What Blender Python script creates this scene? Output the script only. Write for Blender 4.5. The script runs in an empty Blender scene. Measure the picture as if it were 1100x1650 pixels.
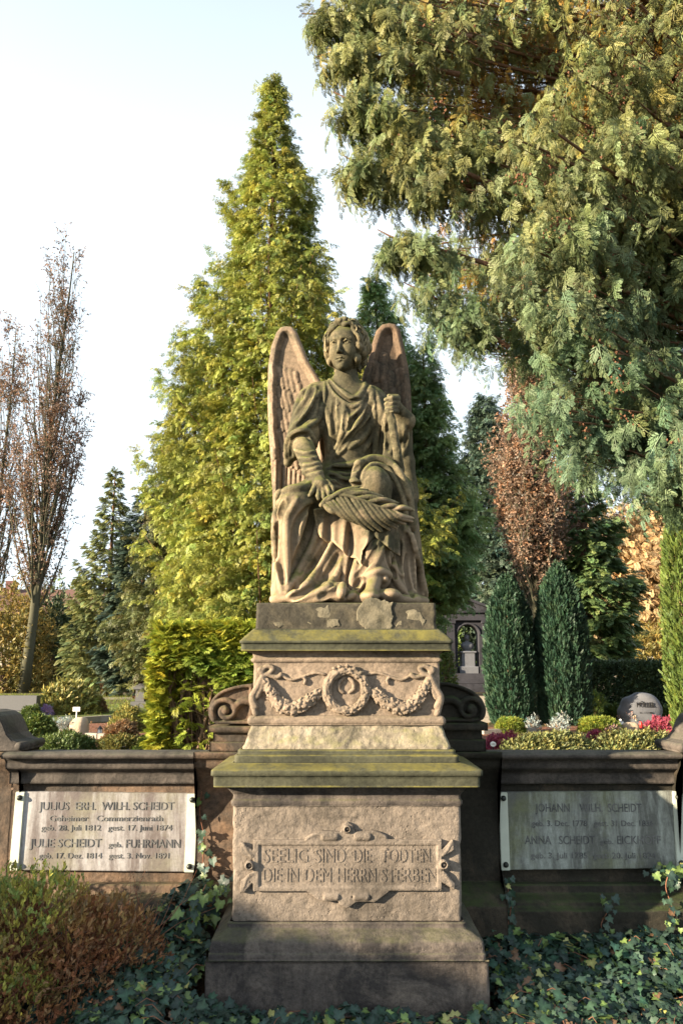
import bpy, math, random
import numpy as np
from mathutils import Vector, Matrix, noise as mnoise

# ---------------------------------------------------------------- camera, sky, sun
scene = bpy.context.scene
TILT = math.radians(8.5)
CT, ST = math.cos(TILT), math.sin(TILT)
FPX, PCX, PCY, EYE = 1100.0, 550.0, 921.0, 1.6
cam_data = bpy.data.cameras.new('camera')
cam = bpy.data.objects.new('camera', cam_data)
scene.collection.objects.link(cam)
cam.location = (0, 0, EYE)
cam.rotation_euler = (math.pi / 2 + TILT, 0, 0)
cam_data.lens = 24.0
cam_data.sensor_width = 36.0
cam_data.shift_y = 96.0 / 1650.0
cam_data.clip_start = 0.05
cam_data.clip_end = 3000
scene.camera = cam

SUN_EL, SUN_FRONT = math.radians(14.0), math.radians(24.0)   # low sun from the left, a little in front of the wall
sun_dir = Vector((-math.cos(SUN_FRONT) * math.cos(SUN_EL), -math.sin(SUN_FRONT) * math.cos(SUN_EL), math.sin(SUN_EL)))
world = bpy.data.worlds.new('World')
scene.world = world
world.use_nodes = True
wnt = world.node_tree
wnt.nodes.clear()
sky = wnt.nodes.new('ShaderNodeTexSky')
sky.sky_type = 'NISHITA'
sky.sun_disc = False
sky.sun_elevation = SUN_EL
sky.sun_rotation = math.atan2(sun_dir.x, sun_dir.y)
sky.air_density = 1.0
sky.dust_density = 1.6
sky.ozone_density = 1.0
bg = wnt.nodes.new('ShaderNodeBackground')
bg.inputs['Strength'].default_value = 0.105
wo = wnt.nodes.new('ShaderNodeOutputWorld')
# thin bright winter haze: the lower half of the sky is pale, the zenith stays blue
tc = wnt.nodes.new('ShaderNodeTexCoord')
sxyz = wnt.nodes.new('ShaderNodeSeparateXYZ')
hz = wnt.nodes.new('ShaderNodeValToRGB')
hz.color_ramp.elements[0].position, hz.color_ramp.elements[0].color = 0.0, (0.93, 0.93, 0.93, 1)
hz.color_ramp.elements[1].position, hz.color_ramp.elements[1].color = 0.95, (0.15, 0.15, 0.15, 1)
e_ = hz.color_ramp.elements.new(0.62)
e_.color = (0.86, 0.86, 0.86, 1)
hm = wnt.nodes.new('ShaderNodeMix')
hm.data_type = 'RGBA'
hm.inputs[7].default_value = (2.85, 3.2, 3.45, 1)
wnt.links.new(tc.outputs['Generated'], sxyz.inputs[0])
wnt.links.new(sxyz.outputs[2], hz.inputs[0])
wnt.links.new(hz.outputs[0], hm.inputs[0])
wnt.links.new(sky.outputs[0], hm.inputs[6])
wnt.links.new(hm.outputs[2], bg.inputs[0])
wnt.links.new(bg.outputs[0], wo.inputs[0])
sl = bpy.data.lights.new('sun', 'SUN')
sl.energy = 5.0
sl.angle = math.radians(0.6)
sl.color = (1.0, 0.83, 0.60)
so = bpy.data.objects.new('sun', sl)
so.rotation_euler = sun_dir.to_track_quat('Z', 'Y').to_euler()
scene.collection.objects.link(so)
scene.view_settings.view_transform = 'Standard'
scene.view_settings.look = 'None'
scene.view_settings.gamma = 1.0
scene.view_settings.exposure = 2.0

# ---------------------------------------------------------------- helpers
rng = np.random.default_rng(11)
random.seed(5)
COL = scene.collection
ORG = {}


def U(px, py, Y):
    """point of the vertical plane at distance Y that the photograph shows at pixel (px, py)"""
    x = (px - PCX) / FPX
    y = (PCY - py) / FPX
    t = Y / (CT - y * ST)
    return np.array([x * t, Y, EYE + (ST + y * CT) * t])


def G(px, py, z=0.8):
    """point of the ground plane z under pixel (px, py)"""
    x = (px - PCX) / FPX
    y = (PCY - py) / FPX
    t = (z - EYE) / (ST + y * CT)
    return np.array([x * t, (CT - y * ST) * t, z])


def proj(X, Y, Z):
    d = Y * CT + (Z - EYE) * ST
    v = -Y * ST + (Z - EYE) * CT
    return PCX + FPX * X / d, PCY - FPX * v / d


def thing(name, label, cat, loc=(0, 0, 0), group=None):
    o = bpy.data.objects.new(name, None)
    o.empty_display_size = 0.2
    o.location = tuple(float(c) for c in loc)
    COL.objects.link(o)
    o['label'] = label
    o['category'] = cat
    if group:
        o['group'] = group
    ORG[o.name] = np.array(loc, float)
    return o


def tag(o, label=None, cat=None, group=None, kind=None):
    for k, v in (('label', label), ('category', cat), ('group', group), ('kind', kind)):
        if v:
            o[k] = v
    return o


def np_mesh(name, V, T, mat, parent=None, loc=None, smooth=True, col=None, quads=False):
    """one mesh object from world-space arrays"""
    V = np.asarray(V, np.float64).reshape(-1, 3)
    T = np.asarray(T, np.int32)
    nper = T.shape[1]
    org = ORG[parent.name] if parent is not None else (np.array(loc, float) if loc is not None else np.zeros(3))
    me = bpy.data.meshes.new(name)
    me.vertices.add(len(V))
    me.vertices.foreach_set('co', (V - org).astype(np.float32).ravel())
    me.loops.add(T.size)
    me.loops.foreach_set('vertex_index', T.ravel())
    me.polygons.add(len(T))
    me.polygons.foreach_set('loop_start', np.arange(0, T.size, nper, dtype=np.int32))
    me.polygons.foreach_set('loop_total', np.full(len(T), nper, np.int32))
    me.polygons.foreach_set('use_smooth', np.full(len(T), smooth))
    if col is not None:
        ca = me.attributes.new('tint', 'FLOAT_COLOR', 'POINT')
        c4 = np.ones((len(V), 4), np.float32)
        c4[:, :3] = col
        ca.data.foreach_set('color', c4.ravel())
    me.update(calc_edges=True)
    me.validate()
    me.materials.append(mat)
    o = bpy.data.objects.new(name, me)
    COL.objects.link(o)
    if parent is not None:
        o.parent = parent
    else:
        o.location = tuple(org)
    ORG[o.name] = org
    return o


class MB:
    """collects simple solids and links them as one mesh"""
    def __init__(s):
        s.v, s.f = [], []

    def add(s, V, F):
        n = len(s.v)
        s.v.extend([tuple(map(float, p)) for p in V])
        s.f.extend([tuple(i + n for i in f) for f in F])
        return s

    def box(s, x0, x1, y0, y1, z0, z1, taper=0.0):
        a = taper
        V = [(x0, y0, z0), (x1, y0, z0), (x1, y1, z0), (x0, y1, z0), (x0 + a, y0 + a, z1), (x1 - a, y0 + a, z1), (x1 - a, y1 - a, z1), (x0 + a, y1 - a, z1)]
        return s.add(V, [(0, 3, 2, 1), (4, 5, 6, 7), (0, 1, 5, 4), (1, 2, 6, 5), (2, 3, 7, 6), (3, 0, 4, 7)])

    def tube(s, pts, rad, n=8, cap=True):
        pts = [Vector(p) for p in pts]
        m = len(pts)
        rs = [rad] * m if np.isscalar(rad) else list(rad)
        V, F = [], []
        up = Vector((0.13, 0.21, 0.97))
        for i, p in enumerate(pts):
            d = (pts[min(i + 1, m - 1)] - pts[max(i - 1, 0)])
            if d.length < 1e-9:
                d = Vector((0, 0, 1))
            d.normalize()
            a = d.cross(up)
            if a.length < 1e-3:
                a = d.cross(Vector((1, 0, 0)))
            a.normalize()
            b = d.cross(a)
            for k in range(n):
                t = 2 * math.pi * k / n
                V.append(p + (a * math.cos(t) + b * math.sin(t)) * rs[i])
        for i in range(m - 1):
            for k in range(n):
                k2 = (k + 1) % n
                F.append((i * n + k, i * n + k2, (i + 1) * n + k2, (i + 1) * n + k))
        if cap:
            F.append(tuple(range(n))[::-1])
            F.append(tuple((m - 1) * n + k for k in range(n)))
        return s.add(V, F)

    def prism(s, poly, axis, a, b):
        """polygon extruded along an axis between a and b; poly in the two other axes (in order)"""
        n = len(poly)
        V = []
        for w in (a, b):
            for (p, q) in poly:
                V.append({'x': (w, p, q), 'y': (p, w, q), 'z': (p, q, w)}[axis])
        F = [tuple(range(n)), tuple(range(2 * n - 1, n - 1, -1))]
        for i in range(n):
            j = (i + 1) % n
            F.append((i, i + n, j + n, j))
        return s.add(V, F)

    def lathe(s, prof, cx, cy, n=20):
        V, F = [], []
        for (r, z) in prof:
            for k in range(n):
                t = 2 * math.pi * k / n
                V.append((cx + r * math.cos(t), cy + r * math.sin(t), z))
        for i in range(len(prof) - 1):
            for k in range(n):
                k2 = (k + 1) % n
                F.append((i * n + k, i * n + k2, (i + 1) * n + k2, (i + 1) * n + k))
        F.append(tuple(range(n))[::-1])
        F.append(tuple((len(prof) - 1) * n + k for k in range(n)))
        return s.add(V, F)

    def build(s, name, mat, parent=None, loc=None, smooth=False, bevel=0.0, seg=2):
        org = ORG[parent.name] if parent is not None else (np.array(loc, float) if loc is not None else np.zeros(3))
        me = bpy.data.meshes.new(name)
        me.from_pydata([tuple(np.array(v) - org) for v in s.v], [], s.f)
        import bmesh
        bm = bmesh.new()
        bm.from_mesh(me)
        bmesh.ops.recalc_face_normals(bm, faces=bm.faces)
        if bevel > 0:
            ed = [e for e in bm.edges if len(e.link_faces) == 2 and e.calc_face_angle(0) > 0.5]
            bmesh.ops.bevel(bm, geom=ed, offset=bevel, segments=seg, affect='EDGES', clamp_overlap=True)
        bm.to_mesh(me)
        bm.free()
        for p in me.polygons:
            p.use_smooth = smooth
        me.materials.append(mat)
        o = bpy.data.objects.new(name, me)
        COL.objects.link(o)
        if parent is not None:
            o.parent = parent
        else:
            o.location = tuple(org)
        ORG[o.name] = org
        return o


def catmull(P, n=8):
    P = np.asarray(P, float)
    if len(P) < 3:
        return np.array([P[0] + (P[-1] - P[0]) * t for t in np.linspace(0, 1, n)])
    Q = np.vstack([2 * P[0] - P[1], P, 2 * P[-1] - P[-2]])
    out = []
    for i in range(1, len(Q) - 2):
        for t in np.linspace(0, 1, n, endpoint=False):
            a, b, c, d = Q[i - 1], Q[i], Q[i + 1], Q[i + 2]
            out.append(0.5 * (2 * b + (c - a) * t + (2 * a - 5 * b + 4 * c - d) * t * t + (3 * b - a - 3 * c + d) * t ** 3))
    out.append(Q[-2])
    return np.array(out)


# ------------------------------------------------ signed-distance fields, meshed by surface nets
def poly_sd(px, py, poly):
    """signed 2-D distance to a polygon, negative inside"""
    poly = np.asarray(poly, float)
    d = np.full(np.shape(px), 1e9)
    inside = np.zeros(np.shape(px), bool)
    n = len(poly)
    for i in range(n):
        ax, ay = poly[i]
        bx, by = poly[(i + 1) % n]
        ex, ey = bx - ax, by - ay
        wx, wy = px - ax, py - ay
        t = np.clip((wx * ex + wy * ey) / max(ex * ex + ey * ey, 1e-12), 0, 1)
        d = np.minimum(d, (wx - ex * t) ** 2 + (wy - ey * t) ** 2)
        c = (ay > py) != (by > py)
        xi = ax + (py - ay) * ex / (ey if abs(ey) > 1e-12 else 1e-12)
        inside ^= c & (px < xi)
    d = np.sqrt(d)
    return np.where(inside, -d, d)


class Field:
    def __init__(s, lo, hi, h):
        s.lo = np.array(lo, float)
        s.h = h
        s.n = np.ceil((np.array(hi) - s.lo) / h).astype(int) + 1
        s.F = np.full(tuple(s.n), 1.0, np.float32)

    def blk(s, lo, hi):
        i0 = np.clip(np.floor((np.array(lo) - s.lo) / s.h).astype(int), 0, s.n)
        i1 = np.clip(np.ceil((np.array(hi) - s.lo) / s.h).astype(int) + 1, 0, s.n)
        if (i1 <= i0).any():
            return None, None
        ax = [s.lo[k] + s.h * np.arange(i0[k], i1[k]) for k in range(3)]
        return tuple(slice(a, b) for a, b in zip(i0, i1)), np.meshgrid(*ax, indexing='ij', sparse=True)

    def comb(s, sl, d, k, op):
        A = s.F[sl]
        d = d.astype(np.float32)
        if op == 'sub':
            d = -d
            if k > 0:
                hh = np.maximum(k - np.abs(A - d), 0) / k
                s.F[sl] = np.maximum(A, d) + hh * hh * k * 0.25
            else:
                s.F[sl] = np.maximum(A, d)
        elif k > 0:
            hh = np.maximum(k - np.abs(A - d), 0) / k
            s.F[sl] = np.minimum(A, d) - hh * hh * k * 0.25
        else:
            s.F[sl] = np.minimum(A, d)

    def cone(s, a, b, ra, rb, k=0.02, op='add'):
        a, b = np.array(a, float), np.array(b, float)
        m = max(ra, rb) + k + 3 * s.h
        sl, g = s.blk(np.minimum(a, b) - m, np.maximum(a, b) + m)
        if sl is None:
            return s
        e = b - a
        L = max(e @ e, 1e-12)
        w = [g[i] - a[i] for i in range(3)]
        t = np.clip((w[0] * e[0] + w[1] * e[1] + w[2] * e[2]) / L, 0, 1)
        d = np.sqrt((w[0] - e[0] * t) ** 2 + (w[1] - e[1] * t) ** 2 + (w[2] - e[2] * t) ** 2) - (ra + (rb - ra) * t)
        s.comb(sl, d, k, op)
        return s

    def tube(s, P, r, k=0.02, op='add'):
        rs = [r] * len(P) if np.isscalar(r) else r
        for i in range(len(P) - 1):
            s.cone(P[i], P[i + 1], rs[i], rs[i + 1], k, op)
        return s

    def ell(s, c, r, k=0.02, op='add', R=None):
        c, r = np.array(c, float), np.array(r, float)
        m = r.max() + k + 3 * s.h
        sl, g = s.blk(c - m, c + m)
        if sl is None:
            return s
        w = [g[i] - c[i] for i in range(3)]
        if R is not None:       # rows of R are the local axes
            w = [R[i][0] * w[0] + R[i][1] * w[1] + R[i][2] * w[2] for i in range(3)]
        k0 = np.sqrt((w[0] / r[0]) ** 2 + (w[1] / r[1]) ** 2 + (w[2] / r[2]) ** 2)
        k1 = np.sqrt((w[0] / r[0] ** 2) ** 2 + (w[1] / r[1] ** 2) ** 2 + (w[2] / r[2] ** 2) ** 2) + 1e-9
        s.comb(sl, np.maximum(k0 * (k0 - 1) / k1, -r.min()), k, op)
        return s

    def box(s, lo, hi, rnd=0.01, k=0.02, op='add'):
        lo, hi = np.array(lo, float), np.array(hi, float)
        m = rnd + k + 3 * s.h
        sl, g = s.blk(lo - m, hi + m)
        if sl is None:
            return s
        c, e = (lo + hi) / 2, (hi - lo) / 2 - rnd
        q = [np.abs(g[i] - c[i]) - e[i] for i in range(3)]
        d = np.sqrt(sum(np.maximum(x, 0) ** 2 for x in q)) + np.minimum(np.maximum(np.maximum(q[0], q[1]), q[2]), 0) - rnd
        s.comb(sl, d, k, op)
        return s

    def func(s, lo, hi, f, k=0.0, op='add'):
        sl, g = s.blk(lo, hi)
        if sl is None:
            return s
        X, Y, Z = np.broadcast_arrays(*g)
        s.comb(sl, f(X, Y, Z), k, op)
        return s

    def hit(s, px, py, y0, y1):
        Ys = np.arange(y0, y1, s.h * 0.5)
        x = (px - PCX) / FPX
        y = (PCY - py) / FPX
        t = Ys / (CT - y * ST)
        P = np.stack([x * t, Ys, EYE + (ST + y * CT) * t], 1)
        q = (P - s.lo) / s.h
        i = np.clip(np.floor(q).astype(int), 0, s.n - 2)
        f = np.clip(q - i, 0, 1)
        val = 0
        for dx in (0, 1):
            for dy in (0, 1):
                for dz in (0, 1):
                    w = (f[:, 0] if dx else 1 - f[:, 0]) * (f[:, 1] if dy else 1 - f[:, 1]) * (f[:, 2] if dz else 1 - f[:, 2])
                    val = val + w * s.F[i[:, 0] + dx, i[:, 1] + dy, i[:, 2] + dz]
        ok = np.nonzero(val < 0)[0]
        return P[ok[0]] if len(ok) else None

    def fold(s, pts, r, k=0.012, op='add', off=0.0, y0=3.6, y1=4.6, n=6, taper=True):
        """a ridge or groove that runs over the surface along a line"""
        C = catmull(pts, n)
        W = [s.hit(p[0], p[1], y0, y1) for p in C]
        run, runs = [], []
        for w in W:
            if w is None or (run and abs(w[1] - run[-1][1]) > 0.10):
                if len(run) > 1:
                    runs.append(run)
                run = [] if w is None else [w]
            else:
                run.append(w)
        if len(run) > 1:
            runs.append(run)
        for run in runs:
            run = np.array(run)
            run[:, 1] += off
            m = len(run)
            if m > 3:
                yy = run[:, 1].copy()
                run[1:-1, 1] = (yy[:-2] + 2 * yy[1:-1] + yy[2:]) / 4
            rr = [r * (0.45 + 0.55 * math.sin(math.pi * (i + 0.5) / m) ** 0.5 if taper else 1) for i in range(m)]
            s.tube(run, rr, k, op)
        return s

    def mesh(s):
        F, h = s.F, s.h
        S = F < 0
        n = s.n
        c = None
        allin = np.ones(tuple(n - 1), bool)
        anyin = np.zeros(tuple(n - 1), bool)
        for dx in (0, 1):
            for dy in (0, 1):
                for dz in (0, 1):
                    q = S[dx:n[0] - 1 + dx, dy:n[1] - 1 + dy, dz:n[2] - 1 + dz]
                    allin &= q
                    anyin |= q
        I = np.argwhere(anyin & ~allin)
        idx = np.full(tuple(n - 1), -1, np.int32)
        idx[I[:, 0], I[:, 1], I[:, 2]] = np.arange(len(I))
        acc = np.zeros((len(I), 3))
        cnt = np.zeros(len(I))
        corners = [(a, b, c) for a in (0, 1) for b in (0, 1) for c in (0, 1)]
        for p in corners:
            for ax in range(3):
                if p[ax] == 0:
                    q = list(p)
                    q[ax] = 1
                    fa = F[I[:, 0] + p[0], I[:, 1] + p[1], I[:, 2] + p[2]].astype(float)
                    fb = F[I[:, 0] + q[0], I[:, 1] + q[1], I[:, 2] + q[2]].astype(float)
                    m = (fa < 0) != (fb < 0)
                    t = np.where(m, fa / np.where(m, fa - fb, 1), 0)
                    pt = np.tile(np.array(p, float), (len(I), 1))
                    pt[:, ax] = t
                    acc[m] += pt[m]
                    cnt[m] += 1
        V = s.lo + h * (I + acc / np.maximum(cnt, 1)[:, None])
        Q = []
        for ax in range(3):
            a, b = [(1, 2), (2, 0), (0, 1)][ax]
            sa = [slice(1, -1)] * 3
            sa[ax] = slice(0, -1)
            sb = list(sa)
            sb[ax] = slice(1, None)
            A, B = S[tuple(sa)], S[tuple(sb)]
            E = np.argwhere(A != B)
            flip = A[E[:, 0], E[:, 1], E[:, 2]]
            E = E + 1
            E[:, ax] -= 1

            def at(da, db):
                e = E.copy()
                e[:, a] += da
                e[:, b] += db
                return idx[e[:, 0], e[:, 1], e[:, 2]]
            q = np.stack([at(-1, -1), at(0, -1), at(0, 0), at(-1, 0)], 1)
            q[~flip] = q[~flip][:, ::-1]
            Q.append(q)
        Q = np.concatenate(Q)
        return V, Q[(Q >= 0).all(1)]

# ---------------------------------------------------------------- materials
class NT:
    def __init__(s, name):
        s.m = bpy.data.materials.new(name)
        s.m.use_nodes = True
        s.t = s.m.node_tree
        s.t.nodes.clear()
        s.out = s.n('ShaderNodeOutputMaterial')
        s.p = s.n('ShaderNodeBsdfPrincipled')
        s.l(s.p.outputs[0], s.out.inputs['Surface'])
        s.p.inputs['Roughness'].default_value = 0.85
        s.p.inputs['Specular IOR Level'].default_value = 0.25

    def n(s, t, **kw):
        nd = s.t.nodes.new(t)
        for k, v in kw.items():
            setattr(nd, k, v)
        return nd

    def l(s, a, b):
        s.t.links.new(a, b)

    def coord(s, kind='Object'):
        return s.n('ShaderNodeTexCoord').outputs[kind]

    def noise(s, scale, detail=5, rough=0.6, vec=None, stretch=None, dist=0.0):
        nd = s.n('ShaderNodeTexNoise')
        nd.inputs['Scale'].default_value = scale
        nd.inputs['Detail'].default_value = detail
        nd.inputs['Roughness'].default_value = rough
        nd.inputs['Distortion'].default_value = dist
        v = vec or s.coord()
        if stretch:
            mp = s.n('ShaderNodeMapping')
            mp.inputs['Scale'].default_value = stretch
            s.l(v, mp.inputs[0])
            v = mp.outputs[0]
        s.l(v, nd.inputs['Vector'])
        return nd.outputs['Fac']

    def ramp(s, fac, stops):
        r = s.n('ShaderNodeValToRGB')
        e = r.color_ramp.elements
        while len(e) < len(stops):
            e.new(0.5)
        for i, (p, c) in enumerate(stops):
            e[i].position = p
            e[i].color = (c, c, c, 1) if np.isscalar(c) else (*c, 1)
        s.l(fac, r.inputs[0])
        return r.outputs[0]

    def mix(s, fac, a, b, mode='MIX'):
        m = s.n('ShaderNodeMix', data_type='RGBA', blend_type=mode)
        for sock, v in ((m.inputs[0], fac), (m.inputs[6], a), (m.inputs[7], b)):
            if hasattr(v, 'node'):
                s.l(v, sock)
            elif np.isscalar(v):
                sock.default_value = v
            else:
                sock.default_value = (*v, 1)
        return m.outputs[2]

    def math(s, op, a, b=0.0):
        m = s.n('ShaderNodeMath', operation=op)
        for sock, v in ((m.inputs[0], a), (m.inputs[1], b)):
            if hasattr(v, 'node'):
                s.l(v, sock)
            else:
                sock.default_value = v
        return m.outputs[0]

    def bump(s, h, strength, dist=0.01, normal=None):
        b = s.n('ShaderNodeBump')
        b.inputs['Strength'].default_value = strength
        b.inputs['Distance'].default_value = dist
        s.l(h, b.inputs['Height'])
        if normal is not None:
            s.l(normal, b.inputs['Normal'])
        return b.outputs[0]


def stone(name, c1, c2, grime, moss=(0.16, 0.15, 0.03), grime_amt=0.5, moss_amt=0.8, bump=0.6, scale=3.0, pits=0.0, streak=0.3, edge=0.0, fine=90, pale=None):
    """weathered sandstone: two base tones, dark crust in patches, streaks, moss on the upward faces"""
    k = NT(name)
    col = k.mix(k.ramp(k.noise(scale, 6, 0.65), [(0.35, 0.0), (0.68, 1.0)]), c1, c2)
    g = k.ramp(k.noise(scale * 0.8, 9, 0.72, dist=0.6), [(0.62 - grime_amt * 0.4, 0.0), (0.74 - grime_amt * 0.4, 1.0)])
    col = k.mix(k.math('MULTIPLY', g, 0.85), col, grime)
    if streak > 0:
        st = k.ramp(k.noise(7, 6, 0.7, stretch=(1, 1, 0.12)), [(0.48, 0.0), (0.66, 1.0)])
        col = k.mix(k.math('MULTIPLY', st, streak), col, grime)
    sp = k.ramp(k.noise(fine * 0.5, 3, 0.7), [(0.35, 0.72), (0.6, 1.08)])
    col = k.mix(1.0, col, sp, 'MULTIPLY')
    if pale is not None:      # the lower drapery has lost its dark skin
        so_ = k.n('ShaderNodeSeparateXYZ')
        k.l(k.coord(), so_.inputs[0])
        low = k.math('SUBTRACT', k.noise(4.5, 5, 0.65), k.math('MULTIPLY', so_.outputs[2], 0.42))
        col = k.mix(k.ramp(low, [(0.28, 0.0), (0.44, 0.60)]), col, pale)
    if moss_amt > 0:
        geo = k.n('ShaderNodeNewGeometry')
        sx = k.n('ShaderNodeSeparateXYZ')
        k.l(geo.outputs['Normal'], sx.inputs[0])
        up = k.math('ADD', sx.outputs[2], k.math('MULTIPLY', k.math('SUBTRACT', k.noise(6, 6, 0.7), 0.5), 1.3))
        mk = k.ramp(up, [(0.28, 0.0), (0.62, 1.0)])
        mk = k.math('MULTIPLY', mk, k.ramp(k.noise(7, 8, 0.78), [(0.38, 0.06), (0.60, 1.0)]))
        mcol = k.mix(k.noise(25, 4), moss, tuple(c * 0.55 for c in moss))
        col = k.mix(k.math('MULTIPLY', mk, moss_amt), col, mcol)
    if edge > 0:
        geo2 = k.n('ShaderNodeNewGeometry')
        pt = k.ramp(geo2.outputs['Pointiness'], [(0.43, 0.30), (0.495, 0.85), (0.56, 1.0 + edge)])  # dirt in creases, worn edges, plus a lit edge highlight put into the colour
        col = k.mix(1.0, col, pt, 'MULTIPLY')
    k.l(col, k.p.inputs['Base Color'])
    h1 = k.noise(fine, 5, 0.7)
    h2 = k.noise(14, 6, 0.65)
    n1 = k.bump(h2, bump * 0.6, 0.02)
    n2 = k.bump(h1, bump, 0.004, n1)
    if pits > 0:
        v = k.n('ShaderNodeTexVoronoi')
        v.inputs['Scale'].default_value = 45
        k.l(k.coord(), v.inputs['Vector'])
        pm = k.math('MULTIPLY', k.ramp(v.outputs['Distance'], [(0.06, 0.0), (0.22, 1.0)]), 1.0)
        pm = k.math('MAXIMUM', pm, k.ramp(k.noise(6, 3), [(0.42, 0.0), (0.55, 1.0)]))
        n2 = k.bump(pm, pits, 0.006, n2)
    k.l(n2, k.p.inputs['Normal'])
    return k.m


def plain(name, c, rough=0.7, var=0.25, scale=12, bump=0.2, metal=0.0, spec=0.3):
    k = NT(name)
    f = k.noise(scale, 5, 0.65)
    col = k.mix(f, tuple(x * (1 - var) for x in c), tuple(min(1, x * (1 + var)) for x in c))
    k.l(col, k.p.inputs['Base Color'])
    k.p.inputs['Roughness'].default_value = rough
    k.p.inputs['Metallic'].default_value = metal
    k.p.inputs['Specular IOR Level'].default_value = spec
    if bump:
        k.l(k.bump(k.noise(scale * 4, 4), bump, 0.01), k.p.inputs['Normal'])
    return k.m


def foliage(name, c1, c2, trans=0.35, rough=0.55, spec=0.35, nscale=1.3, warm=None):
    """leaves: per-leaf tint from the mesh, clumps from noise, a little light coming through"""
    k = NT(name)
    at = k.n('ShaderNodeAttribute', attribute_name='tint')
    f = k.ramp(k.noise(nscale, 4, 0.6), [(0.35, 0.0), (0.65, 1.0)])
    col = k.mix(f, c1, c2)
    if warm is not None:
        f2 = k.ramp(k.noise(nscale * 1.7, 5, 0.7), [(0.56, 0.0), (0.7, 1.0)])
        col = k.mix(f2, col, warm)
    col = k.mix(1.0, col, at.outputs['Color'], 'MULTIPLY')
    k.l(col, k.p.inputs['Base Color'])
    k.p.inputs['Roughness'].default_value = rough
    k.p.inputs['Specular IOR Level'].default_value = spec
    if trans > 0:
        tr = k.n('ShaderNodeBsdfTranslucent')
        k.l(col, tr.inputs['Color'])
        ms = k.n('ShaderNodeMixShader')
        ms.inputs[0].default_value = trans
        k.l(k.p.outputs[0], ms.inputs[1])
        k.l(tr.outputs[0], ms.inputs[2])
        k.l(ms.outputs[0], k.out.inputs['Surface'])
    return k.m


M = {}
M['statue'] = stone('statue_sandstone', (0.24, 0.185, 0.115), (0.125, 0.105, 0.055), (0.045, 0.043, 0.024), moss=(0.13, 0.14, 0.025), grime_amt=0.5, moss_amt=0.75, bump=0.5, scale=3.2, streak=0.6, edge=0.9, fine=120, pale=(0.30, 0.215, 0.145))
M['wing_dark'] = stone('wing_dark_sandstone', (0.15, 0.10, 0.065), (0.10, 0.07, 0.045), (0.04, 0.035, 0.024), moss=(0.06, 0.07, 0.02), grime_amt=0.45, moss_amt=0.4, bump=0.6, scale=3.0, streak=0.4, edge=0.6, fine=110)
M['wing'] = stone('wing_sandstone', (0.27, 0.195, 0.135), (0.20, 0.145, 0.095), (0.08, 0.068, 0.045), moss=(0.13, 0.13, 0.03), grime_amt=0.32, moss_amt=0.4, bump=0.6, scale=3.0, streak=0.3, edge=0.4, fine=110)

# ---------------------------------------------------------------- the seated angel
BLOCK_TOP = float(U(557, 971, 3.736)[2])


def z1(x, y, Y=None):
    p = (410 + x * 0.27273, 490 + y * 0.27273)
    return p if Y is None else U(p[0], p[1], Y)


def z2(x, y, Y=None):
    p = (410 + x * 0.27273, 720 + y * 0.27273)
    return p if Y is None else U(p[0], p[1], Y)


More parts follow.
